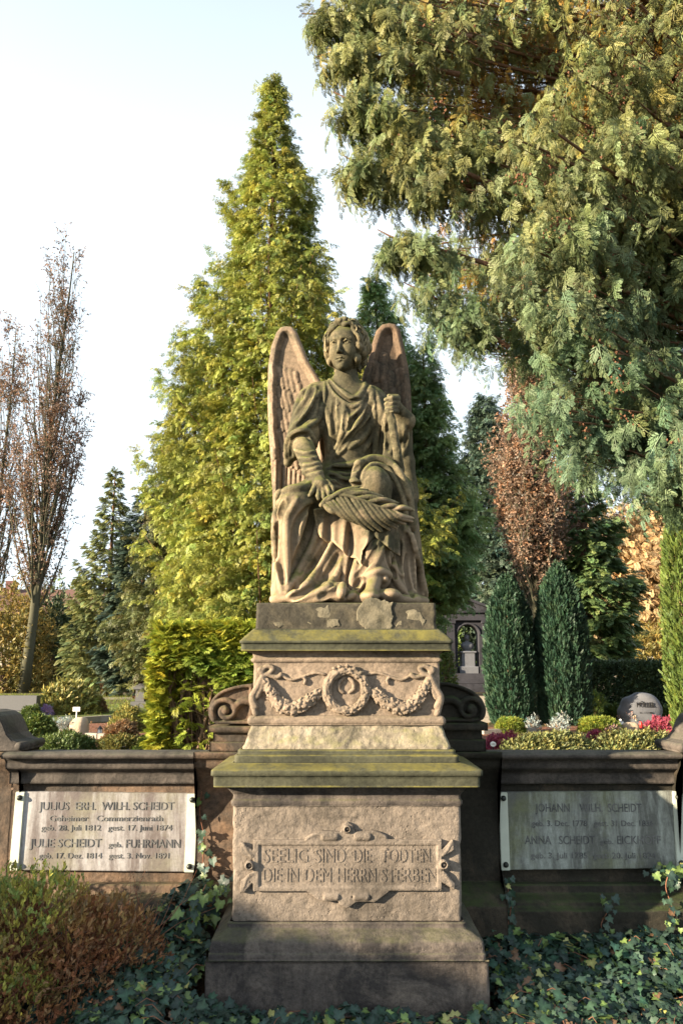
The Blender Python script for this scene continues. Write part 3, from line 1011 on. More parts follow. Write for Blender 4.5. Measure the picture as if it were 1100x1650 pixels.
M['patch'] = stone('repair_mortar', (0.165, 0.145, 0.10), (0.125, 0.11, 0.075), (0.06, 0.056, 0.038), grime_amt=0.2, moss_amt=0.3, bump=0.9, scale=5, streak=0.1, fine=90)
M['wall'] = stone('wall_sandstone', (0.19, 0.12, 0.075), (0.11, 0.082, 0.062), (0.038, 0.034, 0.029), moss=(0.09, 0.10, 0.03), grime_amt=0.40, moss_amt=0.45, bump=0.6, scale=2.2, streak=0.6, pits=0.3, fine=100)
M['wall_dark'] = stone('shaded_wall_sandstone', (0.075, 0.056, 0.038), (0.05, 0.042, 0.029), (0.02, 0.019, 0.014), moss=(0.05, 0.075, 0.02), grime_amt=0.6, moss_amt=0.7, bump=0.6, scale=2.2, streak=0.5, pits=0.3, fine=100)  # darker copy of the wall sandstone, the pedestal's shade put into its colour
M['coping'] = stone('coping_sandstone', (0.12, 0.10, 0.085), (0.075, 0.065, 0.058), (0.033, 0.030, 0.027), moss=(0.11, 0.115, 0.07), grime_amt=0.4, moss_amt=0.4, bump=0.5, scale=3, streak=0.4, fine=110)
M['bronze'] = plain('bolt_metal', (0.045, 0.05, 0.045), rough=0.5, metal=0.6, var=0.4)
def faded():
    k = NT('faded_letter_paint')
    f = k.ramp(k.noise(13, 5, 0.7), [(0.34, 0.0), (0.56, 1.0)])
    k.l(k.mix(f, (0.050, 0.052, 0.056), (0.15, 0.148, 0.142)), k.p.inputs['Base Color'])
    return k.m


M['letter'] = faded()

CX = 0.027
YC = 4.227


def ring(px_half, py):
    """half width and front distance of a square course whose front edge spans px_half pixels at height py"""
    y = (PCY - py) / FPX
    g = px_half / FPX / (CT - y * ST)
    Yf = YC / (1 + g)
    return g * Yf, Yf, float(U(558, py, Yf)[2])


def course(prof, name, mat, parent, n=96, amp=0.0022, seed=1, cap=True, chips=0.0):
    """stacked square courses: prof = [(half width px, py)], lofted, finely divided and worn"""
    R = [ring(p, y) for p, y in prof]
    # densify along the profile
    D = []
    for i in range(len(R) - 1):
        a, b = np.array([R[i][0], R[i][2]]), np.array([R[i + 1][0], R[i + 1][2]])
        L = np.linalg.norm(b - a)
        m = max(2, int(L / 0.012))
        for t in np.linspace(0, 1, m, endpoint=False):
            D.append(a + (b - a) * t)
    D.append(np.array([R[-1][0], R[-1][2]]))
    D = np.array(D)
    V = []
    s = np.linspace(-1, 1, n, endpoint=False)
    per = [(t, -1) for t in s] + [(1, t) for t in s] + [(-t, 1) for t in s] + [(-1, -t) for t in s]
    per = np.array(per)
    for hw, z in D:
        P = np.column_stack([CX + per[:, 0] * hw, YC + per[:, 1] * hw, np.full(len(per), z)])
        V.append(P)
    V = np.array(V)
    for i in range(V.shape[0]):
        for j in range(V.shape[1]):
            p = V[i, j]
            edge = min(abs(abs(per[j, 0]) - 1), abs(abs(per[j, 1]) - 1))
            cn = (1.0 if abs(per[j, 0]) > 0.985 and abs(per[j, 1]) > 0.985 else 0.0)
            v = mnoise.noise(Vector(p * 9 + seed)) * 1.2 + mnoise.noise(Vector(p * 34 + seed)) * 0.8
            d = amp * v
            if chips:
                w = mnoise.noise(Vector((p[0] * 5 + seed, p[1] * 5, p[2] * 16)))
                d -= chips * max(0, w - 0.22) * 1.5
            if cn:
                d -= 0.004 + 0.006 * max(0, mnoise.noise(Vector(p * 20 + seed)))
            V[i, j, 0] += per[j, 0] * d if abs(per[j, 0]) > 0.98 else 0
            V[i, j, 1] += per[j, 1] * d if abs(per[j, 1]) > 0.98 else 0
    m, k = V.shape[:2]
    I = np.arange(m * k).reshape(m, k)
    A = I[:-1]
    B = I[1:]
    Q = np.stack([A, np.roll(A, -1, 1), np.roll(B, -1, 1), B], -1).reshape(-1, 4)
    if D[0, 1] > D[-1, 1]:
        Q = Q[:, ::-1]
    VV = V.reshape(-1, 3)
    VV = np.vstack([VV, [[CX, YC, D[0, 1]], [CX, YC, D[-1, 1]]]])
    c0, c1 = m * k, m * k + 1
    e0 = np.stack([I[0], np.roll(I[0], -1), np.full(k, c0), np.full(k, c0)], 1)
    e1 = np.stack([np.roll(I[-1], -1), I[-1], np.full(k, c1), np.full(k, c1)], 1)
    T = np.vstack([Q[:, [0, 1, 2]], Q[:, [0, 2, 3]], e0[:, :3], e1[:, :3]])
    return np_mesh(name, VV, T, mat, parent, smooth=False if n < 40 else True)


def text_mesh(name, lines, mat, parent, thick, y_at, bevel=0.0, yaw=0.0):
    """lines = [(text, x_left, x_right, z_base, cap height)] standing on the plane y = y_at, one mesh"""
    import bmesh
    bm = bmesh.new()
    for (txt, xl, xr, zb, hh) in lines:
        cu = bpy.data.curves.new('t', 'FONT')
        cu.body = txt
        cu.size = 1.0
        cu.extrude = 0.5
        cu.resolution_u = 3
        o = bpy.data.objects.new('t', cu)
        COL.objects.link(o)
        dg = bpy.context.evaluated_depsgraph_get()
        me = bpy.data.meshes.new_from_object(o.evaluated_get(dg))
        co = np.array([v.co for v in me.vertices])
        w0, w1 = co[:, 0].min(), co[:, 0].max()
        sx = (xr - xl) / (w1 - w0)
        sz = hh / 0.70
        for v in me.vertices:
            x, y, z = v.co
            v.co = (xl + (x - w0) * sx, y_at - z * thick, zb + y * sz)
        bm.from_mesh(me)
        bpy.data.objects.remove(o)
        bpy.data.curves.remove(cu)
        bpy.data.meshes.remove(me)
    bmesh.ops.recalc_face_normals(bm, faces=bm.faces)
    org = ORG[parent.name]
    bmesh.ops.translate(bm, verts=bm.verts, vec=Vector(-org))
    me = bpy.data.meshes.new(name)
    bm.to_mesh(me)
    bm.free()
    me.materials.append(mat)
    o = bpy.data.objects.new(name, me)
    COL.objects.link(o)
    o.parent = parent
    ORG[o.name] = org
    return o


def build_pedestal():
    root = thing('monument_pedestal', 'tall stepped sandstone pedestal with a carved wreath and garlands above a raised inscription panel', 'pedestal', (CX, YC, 0.0))
    course([(231, 1640), (229, 1550)], 'base', M['base'], root, seed=3, amp=0.003)
    course([(224.5, 1549.5), (224.5, 1538.5), (222.5, 1536), (222, 1528), (219, 1516), (210, 1509), (202, 1502), (195, 1497), (193, 1492), (193.5, 1488), (189, 1485)], 'base_moulding', M['base'], root, seed=5, chips=0.004)
    course([(184.5, 1487), (183.5, 1298)], 'pedestal_block', M['plaster'], root, seed=7, amp=0.0035, chips=0.006)
    course([(185, 1299), (186.5, 1296), (186.5, 1291), (183, 1287), (183, 1281), (187, 1277), (193, 1271), (195, 1266)], 'necking', M['base'], root, seed=9, chips=0.010)
    course([(215, 1268.5), (215, 1252), (219.5, 1250), (219.5, 1242), (217, 1240), (184, 1229)], 'ledge', M['slab'], root, seed=12, amp=0.0015)
    course([(181, 1238), (181, 1217.5), (178, 1216)], 'step', M['slab'], root, seed=13, amp=0.0015)
    course([(175.5, 1217), (175.5, 1209), (172, 1207.5)], 'step', M['slab'], root, seed=14, amp=0.0015)
    course([(169, 1209), (168, 1203), (163, 1194), (159, 1186), (157, 1178), (154.5, 1172), (154, 1168)], 'cyma', M['encrusted'], root, seed=15, chips=0.016, amp=0.006)
    course([(157, 1168.5), (160, 1165), (160, 1159), (157.5, 1155), (154, 1153)], 'torus_moulding', M['relief'], root, seed=17, chips=0.008)
    course([(150.5, 1155), (149.5, 1066)], 'frieze', M['relief'], root, seed=19, amp=0.003, chips=0.007)
    course([(151.5, 1067), (154, 1065), (154, 1062), (150, 1059), (151, 1054), (157, 1049), (158, 1046)], 'frieze_moulding', M['relief'], root, seed=21, chips=0.010)
    course([(170, 1048.5), (170, 1037), (172.5, 1036), (172.5, 1032.5), (171, 1031), (150, 1013)], 'ledge', M['slab'], root, seed=23, amp=0.0015)
    course([(146, 1016), (145, 974), (144, 971.5), (130, 971.2)], 'top_block', M['block'], root, seed=25, chips=0.008)
    # mortar patches on the top block, a few mm proud
    hw, Yf, _ = ring(145, 990)
    pf = Field((CX - 0.52, Yf - 0.05, float(U(558, 1022, Yf)[2])), (CX + 0.52, Yf + 0.05, BLOCK_TOP + 0.03), 0.004)
    for poly, th in (([(500, 990), (512, 979), (528, 975), (533, 984), (548, 990), (545, 1001), (548, 1009), (530, 1012), (505, 1008), (494, 1004)], 0.004),
                     ([(583, 968), (600, 962), (622, 968), (632, 972), (631, 990), (633, 1008), (625, 1017), (590, 1016), (576, 1000), (573, 985)], 0.012),
                     ([(654, 982), (662, 977), (676, 985), (684, 998), (682, 1010), (634, 1010), (640, 1003), (655, 998)], 0.003),
                     ([(440, 1003), (452, 993), (462, 996), (470, 990), (468, 1008), (445, 1010)], 0.003)):
        def fn(X, Y, Z, poly=poly, th=th):
            px, py = proj(X[:, :1, :], np.full_like(X[:, :1, :], Yf), Z[:, :1, :])
            wob = 1.6 * np.sin(px * 0.31) * np.sin(py * 0.27 + px * 0.13) + 0.7 * np.sin(px * 0.8 + py * 0.5)
            d = (poly_sd(px, py, poly) + wob) * 0.0034
            return np.maximum(np.abs(Y - (Yf + 0.004)) - th - 0.003 * np.sin(px * 0.13) * np.sin(py * 0.17), d)
        pf.func(pf.lo, pf.lo + pf.h * pf.n, fn, 0.006)
    V, Q = pf.mesh()
    np_mesh('mortar_patch', V, Q, M['patch'], root)

    # ---- wreath, garlands and ribbons carved on the frieze
    z3 = lambda x, y, Y: U(320 + x * 0.43636, 960 + y * 0.43636, Y)
    hw, Yf, _ = ring(150, 1110)
    rr = np.random.default_rng(4)
    f = Field((CX - 0.24, Yf - 0.10, z3(545, 450, Yf)[2]), (CX + 0.24, Yf + 0.02, z3(545, 245, Yf)[2]), 0.0034)
    C = z3(545, 350, Yf)
    R0 = 0.105
    for i in range(48):
        a, b = 2 * math.pi * i / 48, 2 * math.pi * (i + 1) / 48
        f.cone(C + (R0 * math.sin(a), -0.008, R0 * math.cos(a)), C + (R0 * math.sin(b), -0.008, R0 * math.cos(b)), 0.024, 0.024, 0.003)
    for i in range(210):
        a = rr.uniform(0, 2 * math.pi)
        v = rr.uniform(-1.2, 1.2)
        r_ = R0 + 0.025 * math.sin(v)
        p = C + np.array([r_ * math.sin(a), -0.008 - 0.024 * math.cos(v), r_ * math.cos(a)])
        s_ = 1 if a > math.pi else -1
        t_ = np.array([math.cos(a), -0.25, -math.sin(a)]) * s_ * 0.009
        f.cone(p - t_, p + t_, 0.0062, 0.0035, 0.002)
    for p in ((500, 268), (520, 262), (548, 258), (575, 270), (598, 285), (535, 272), (560, 275), (585, 298), (512, 285)):
        q = z3(p[0], p[1], Yf - 0.03)
        f.ell(q, (0.012, 0.010, 0.009), 0.006)
        f.cone(q, q + rr.uniform(-0.02, 0.02, 3) * (1, 0.2, 1), 0.008, 0.004, 0.004)
    for sx in (-1, 1):     # loose ribbon inside the ring
        f.tube(catmull([C + (sx * 0.01, 0.0, 0.07), C + (sx * 0.035, -0.004, 0.045), C + (sx * 0.04, -0.002, 0.01), C + (sx * 0.018, 0.0, -0.01)], 5), 0.010, 0.004)
    V, Q = f.mesh()
    np_mesh('wreath', V, Q, M['relief'], root)
    for sx in (-1, 1):
        g = Field((CX + (0.05 if sx > 0 else -0.56), Yf - 0.09, z3(545, 460, Yf)[2]), (CX + (0.56 if sx > 0 else -0.05), Yf + 0.03, z3(545, 245, Yf)[2]), 0.0036)
        X = lambda x: 545 + sx * (545 - x)
        P = catmull([z3(X(p[0]), p[1], Yf - 0.004) for p in ((242, 300), (262, 350), (300, 400), (345, 415), (395, 395), (435, 362), (455, 345))], 8)
        m = len(P)
        rs = [0.012 + 0.024 * math.sin(math.pi * i / (m - 1)) for i in range(m)]
        g.tube(P, rs, 0.004)
        for i in range(150):
            j = int(rr.uniform(2, m - 3))
            v = rr.uniform(-1.4, 1.4)
            t_ = P[j + 1] - P[j]
            t_ /= np.linalg.norm(t_)
            n_ = np.array([-t_[2], 0, t_[0]])
            p = P[j] + n_ * rs[j] * math.sin(v) + np.array([0, -1, 0]) * rs[j] * math.cos(v)
            d_ = t_ * rr.uniform(-0.014, 0.014) + n_ * math.sin(v) * 0.010 + np.array([0, -0.006, 0])
            g.cone(p, p + d_, rr.uniform(0.005, 0.009), 0.003, 0.003)
            if i % 3 == 0:
                g.ell(p, (0.009, 0.009, 0.009), 0.003)
        # bow, flying ribbon and hanging cloth at the corner
        for pts, r in (([(240, 300), (236, 275), (255, 260), (275, 268), (262, 285), (242, 295)], 0.011), ([(250, 290), (285, 300), (300, 296), (305, 290)], 0.010),
                       ([(305, 292), (340, 310), (380, 300), (430, 285), (465, 290)], 0.007), ([(385, 300), (395, 312), (390, 325)], 0.006),
                       ([(236, 300), (222, 330), (205, 360), (200, 385), (212, 410)], 0.016), ([(228, 310), (214, 345), (196, 375), (205, 420), (212, 438)], 0.014), ([(240, 308), (232, 340), (215, 375)], 0.013),
                       ([(232, 285), (226, 275), (232, 268)], 0.012)):
            g.tube(catmull([z3(X(p[0]), p[1], Yf - 0.006) for p in pts], 6), r, 0.006)
        V, Q = g.mesh()
        np_mesh('garland', V, Q, M['relief'], root)

    # ---- inscription panel
    z4 = lambda x, y, Y: U(320 + x * 0.43636, 1220 + y * 0.43636, Y)
    hw, Yf, _ = ring(184, 1390)
    fp = Field((CX - 0.60, Yf - 0.06, z4(550, 570, Yf)[2]), (CX + 0.60, Yf + 0.02, z4(550, 225, Yf)[2]), 0.0038)
    pl = [(205, 305), (395, 305), (420, 285), (455, 270), (525, 275), (532, 248), (548, 238), (566, 248), (575, 275), (640, 270), (672, 285), (700, 303), (893, 303), (893, 488), (705, 488), (650, 530), (600, 528), (580, 530), (548, 552), (520, 538), (515, 520), (470, 528), (440, 520), (400, 490), (205, 490)]
    ears = [[(158, 312), (205, 345), (205, 372), (175, 360), (160, 350)], [(205, 425), (205, 452), (170, 495), (156, 495), (160, 455)], [(935, 304), (938, 340), (900, 362), (893, 345)], [(893, 425), (905, 422), (942, 465), (940, 484), (895, 455)]]
    inner = [(222, 320), (880, 320), (880, 478), (222, 478)]

    def panel(X, Y, Z):
        px, py = proj(X[:, :1, :], np.full_like(X[:, :1, :], Yf), Z[:, :1, :])
        zx, zy = (px - 320) / 0.43636, (py - 1220) / 0.43636
        d = poly_sd(zx, zy, pl) * 0.00145
        for e_ in ears:
            d = np.minimum(d, poly_sd(zx, zy, e_) * 0.00145)
        di = poly_sd(zx, zy, inner)
        th = 0.017 - 0.008 * np.clip(-di / 5.0, 0, 1)
        return np.maximum(np.abs(Y - Yf) - th, d) - 0.003
    fp.func(fp.lo, fp.lo + fp.h * fp.n, panel, 0.004)
    for (x, y, r, hx) in ((485, 290, 17, 1), (605, 290, 17, 1), (490, 512, 15, 1), (600, 512, 15, 1), (190, 395, 18, 0), (902, 392, 18, 0), (548, 262, 15, 0)):
        c = z4(x, y, Yf)
        rad = r * 0.00135
        if hx:
            fp.cone(c + (-0.028, -0.010, 0), c + (0.028, -0.010, 0), rad, rad, 0.004)
            fp.cone(c + (-0.04, -0.012, 0), c + (0.04, -0.012, 0), rad * 0.45, rad * 0.45, 0.002, 'sub')
        else:
            fp.cone(c, c + (0, -0.022, 0), rad, rad, 0.004)
            fp.cone(c + (0, -0.02, 0), c + (0, -0.06, 0), rad * 0.6, rad * 0.6, 0.003, 'sub')
            fp.ell(c + (0, -0.022, 0), (rad * 0.4,) * 3, 0.002)
    for pts in ([(400, 300), (430, 285), (465, 285), (480, 300)], [(690, 295), (660, 280), (625, 278), (610, 296)], [(165, 320), (185, 350), (200, 365)], [(165, 485), (180, 445), (200, 430)], [(930, 320), (915, 345), (900, 360)], [(935, 475), (915, 440), (900, 425)]):
        fp.tube(catmull([z4(p[0], p[1], Yf - 0.014) for p in pts], 6), 0.009, 0.003)
    V, Q = fp.mesh()
    panel_o = np_mesh('inscription_panel', V, Q, M['plaster'], root)
    k = 0.00145
    xa = lambda x: float(z4(x, 400, Yf)[0])
    za = lambda y: float(z4(550, y, Yf)[2])
    lines = []
    for words, yb in (((('SEELIG', 240, 402), ('SIND', 430, 540), ('DIE', 572, 636), ('TODTEN', 672, 852)), 386), ((('DIE IN', 240, 368), ('DEM', 392, 488), ('HERRN', 512, 652), ('STERBEN', 672, 874)), 458)):
        for w, a, b in words:
            lines.append((w, xa(a), xa(b), za(yb), abs(za(yb) - za(yb - 52))))
    text_mesh('lettering', lines, M['plaster'], panel_o, 0.026, Yf - 0.002)


def smooth_scroll(name, parent, mat, side):
    """scroll console standing on the wall beside the pedestal"""
    z3 = lambda x, y: (320 + x * 0.43636, 960 + y * 0.43636)
    yf = 4.12
    if side < 0:
        O = [(200, 325), (150, 330), (90, 348), (55, 375), (38, 410), (36, 440), (50, 465), (75, 474), (200, 474)]
        ctr, s = (100, 425), 1
    else:
        O = [(880, 318), (935, 322), (1000, 345), (1040, 375), (1058, 410), (1056, 440), (1040, 462), (1015, 466), (880, 466)]
        ctr, s = (1000, 420), -1
    P = [z3(*p) for p in O]
    c = U(*z3(*ctr), yf)
    lo = np.array([min(U(p[0], p[1], yf)[0] for p in P) - 0.03, yf - 0.05, U(P[-1][0], P[-1][1], yf)[2] - 0.02])
    hi = np.array([max(U(p[0], p[1], yf)[0] for p in P) + 0.03, yf + 0.36, U(P[0][0], P[0][1], yf)[2] + 0.05])
    f = Field(lo, hi, 0.005)
    Pc = np.vstack([catmull(P[:-1], 5), P[-1:]])

    def fn(X, Y, Z):
        px, py = proj(X[:, :1, :], np.full_like(X[:, :1, :], yf), Z[:, :1, :])
        d = poly_sd(px, py, Pc)
        rim = np.clip((-d - 5.0) / 1.5, 0, 1)
        front = yf + 0.022 * rim
        v = np.maximum(front - Y, Y - (yf + 0.32))
        return np.maximum(v, d * 0.0037)
    f.func(lo, hi, fn)
    # spiral band
    S = []
    for i in range(40):
        a = i / 39 * 2 * math.pi * 1.35
        r = 0.083 * (1 - i / 39 * 0.78)
        S.append(c + np.array([-s * r * math.cos(a - 0.6), 0.006, r * math.sin(a - 0.6) * 0.95]))
    f.tube(S, [0.016 - 0.004 * i / 39 for i in range(40)], 0.006)
    f.ell(c + (0, 0.0, 0), (0.022, 0.022, 0.022), 0.006)
    a0 = S[0]
    f.tube(catmull([c + np.array([s * 0.05, 0.012, 0.02]), c + np.array([s * 0.10, 0.012, 0.055]), c + np.array([s * 0.16, 0.012, 0.05]), c + np.array([s * 0.20, 0.012, 0.02])], 6), [0.02] * 19, 0.01)
    V, Q = f.mesh()
    return np_mesh(name, V, Q, mat, parent)


def marble(name, c1, c2, streak, green):
    k = NT(name)
    st = k.ramp(k.noise(6.5, 9, 0.74, stretch=(1, 1, 0.16), dist=0.4), [(0.37, 0.0), (0.55, 1.0)])
    col = k.mix(k.noise(4, 5), c1, c2)
    col = k.mix(k.math('MULTIPLY', st, 0.85), col, streak)
    gp = k.ramp(k.noise(2.6, 5, 0.6), [(0.50, 0.0), (0.66, 1.0)])
    col = k.mix(k.math('MULTIPLY', gp, 0.6), col, green)
    sp = k.ramp(k.noise(60, 4, 0.7), [(0.3, 0.8), (0.6, 1.05)])
    col = k.mix(1.0, col, sp, 'MULTIPLY')
    k.l(col, k.p.inputs['Base Color'])
    k.p.inputs['Roughness'].default_value = 0.6
    k.l(k.bump(k.noise(60, 5), 0.25, 0.004), k.p.inputs['Normal'])
    return k.m


M['marble_l'] = marble('stained_white_marble', (0.44, 0.43, 0.43), (0.33, 0.32, 0.325), (0.095, 0.072, 0.065), (0.24, 0.235, 0.16))
M['marble_r'] = marble('green_stained_marble', (0.42, 0.45, 0.41), (0.28, 0.30, 0.26), (0.085, 0.085, 0.075), (0.165, 0.18, 0.07))
M['marble_edge'] = plain('pale_marble_edge', (0.52, 0.55, 0.46), rough=0.5, var=0.25, scale=7)


def zat(py, Y):
    return float(U(558, py, Y)[2])


def hx(px, Y, py=1300):
    return float(U(px, py, Y)[0])


def strip(name, x0, x1, prof, mat, parent, ymax, seed=0, amp=0.0025, step=0.014):
    """horizontal moulding: profile [(Y, z)] from the bottom up, run along X, closed at the back at ymax"""
    D = []
    for i in range(len(prof) - 1):
        a, b = np.array(prof[i], float), np.array(prof[i + 1], float)
        m = max(2, int(np.linalg.norm(b - a) / 0.012))
        D += [a + (b - a) * t for t in np.linspace(0, 1, m, endpoint=False)]
    D.append(np.array(prof[-1], float))
    D = [np.array([ymax, prof[0][1]])] + D + [np.array([ymax, prof[-1][1]])]
    nx = max(3, int((x1 - x0) / step))
    V = []
    for x in np.linspace(x0, x1, nx):
        for i, (y, z) in enumerate(D):
            p = Vector((x * 9 + seed, y * 9, z * 9))
            q = Vector((x * 32 + seed, y * 32, z * 32))
            d = 0 if i in (0, len(D) - 1) else amp * (1.3 * mnoise.noise(p) + 0.8 * mnoise.noise(q)) + 0.012 * max(0, mnoise.noise(Vector((x * 5 + seed, y * 3, z * 14))) - 0.3)
            V.append((x, y + d, z - 0.4 * d))
    k = len(D)
    I = np.arange(nx * k).reshape(nx, k)
    Q = np.stack([I[:-1], I[1:], np.roll(I[1:], -1, 1), np.roll(I[:-1], -1, 1)], -1).reshape(-1, 4)
    T = np.vstack([Q[:, [0, 1, 2]], Q[:, [0, 2, 3]]])
    caps = []
    cV = []
    for e in (0, nx - 1):
        c = np.array([V[e * k + j] for j in range(k)]).mean(0)
        c[1] = (np.array([V[e * k + j][1] for j in range(k)]).max() + np.array([V[e * k + j][1] for j in range(k)]).min()) / 2
        ci = nx * k + len(cV)
        cV.append(tuple(c))
        for j in range(k):
            a, b = e * k + j, e * k + (j + 1) % k
            caps.append((b, a, ci) if e == 0 else (a, b, ci))
    return np_mesh(name, np.array(V + cV), np.vstack([T, np.array(caps)]), mat, parent, smooth=True)


def plaque(parent, TL, TR, BR, BL, mat, lines, wl, wr, Y0):
    """marble slab with raised end strips, four bolts and lettering; corners in pixels"""
    import bmesh
    P = [U(*p, Y0) for p in (TL, TR, BR, BL)]
    o = MB()
    th = 0.035
    V = [p + (0, 0, 0) for p in P] + [p + np.array([0, th, 0]) for p in P]
    o.add(V, [(0, 3, 2, 1), (4, 5, 6, 7), (0, 1, 5, 4), (1, 2, 6, 5), (2, 3, 7, 6), (3, 0, 4, 7)])
    slab = o.build('marble_plaque', mat, parent, bevel=0.004)
    lerp = lambda u, v: (P[0] * (1 - u) + P[1] * u) * (1 - v) + (P[3] * (1 - u) + P[2] * u) * v
    for (u0, u1) in ((0.0, wl), (1 - wr, 1.0)):
        e = MB()
        q = [lerp(u0, 0.0), lerp(u1, 0.0), lerp(u1, 1.0), lerp(u0, 1.0)]
        f_ = [p + np.array([0, -0.012, 0]) for p in q]
        b_ = [p + np.array([0, 0.002, 0]) for p in q]
        e.add(f_ + b_, [(0, 3, 2, 1), (4, 5, 6, 7), (0, 1, 5, 4), (1, 2, 6, 5), (2, 3, 7, 6), (3, 0, 4, 7)])
        e.build('plaque_strip', M['marble_edge'], slab, bevel=0.003)
    for u in (wl * 0.52, 1 - wr * 0.52):
        for v in (0.075, 0.925):
            c = lerp(u, v)
            b = MB()
            V, F = [], []
            prof = [(0.0165, 0.0), (0.0165, -0.006), (0.013, -0.013), (0.007, -0.017), (0.001, -0.018)]
            n = 14
            for r, y in prof:
                for j in range(n):
                    a = 2 * math.pi * j / n
                    V.append((c[0] + r * math.cos(a), c[1] - 0.012 + y, c[2] + r * math.sin(a)))
            for i in range(len(prof) - 1):
                for j in range(n):
                    F.append((i * n + j, i * n + (j + 1) % n, (i + 1) * n + (j + 1) % n, (i + 1) * n + j))
            b.add(V, F + [tuple((len(prof) - 1) * n + j for j in range(n))])
            b.build('bolt', M['bronze'], slab, smooth=True)
    L = []
    for (t, pa, pb, pyb, ph) in lines:
        a, b = U(pa, pyb, Y0), U(pb, pyb, Y0)
        L.append((t, float(a[0]), float(b[0]), float(a[2]), ph * 3.75 / 1000))
    text_mesh('lettering', L, M['letter'], slab, 0.005, Y0 - 0.0005)
    return slab


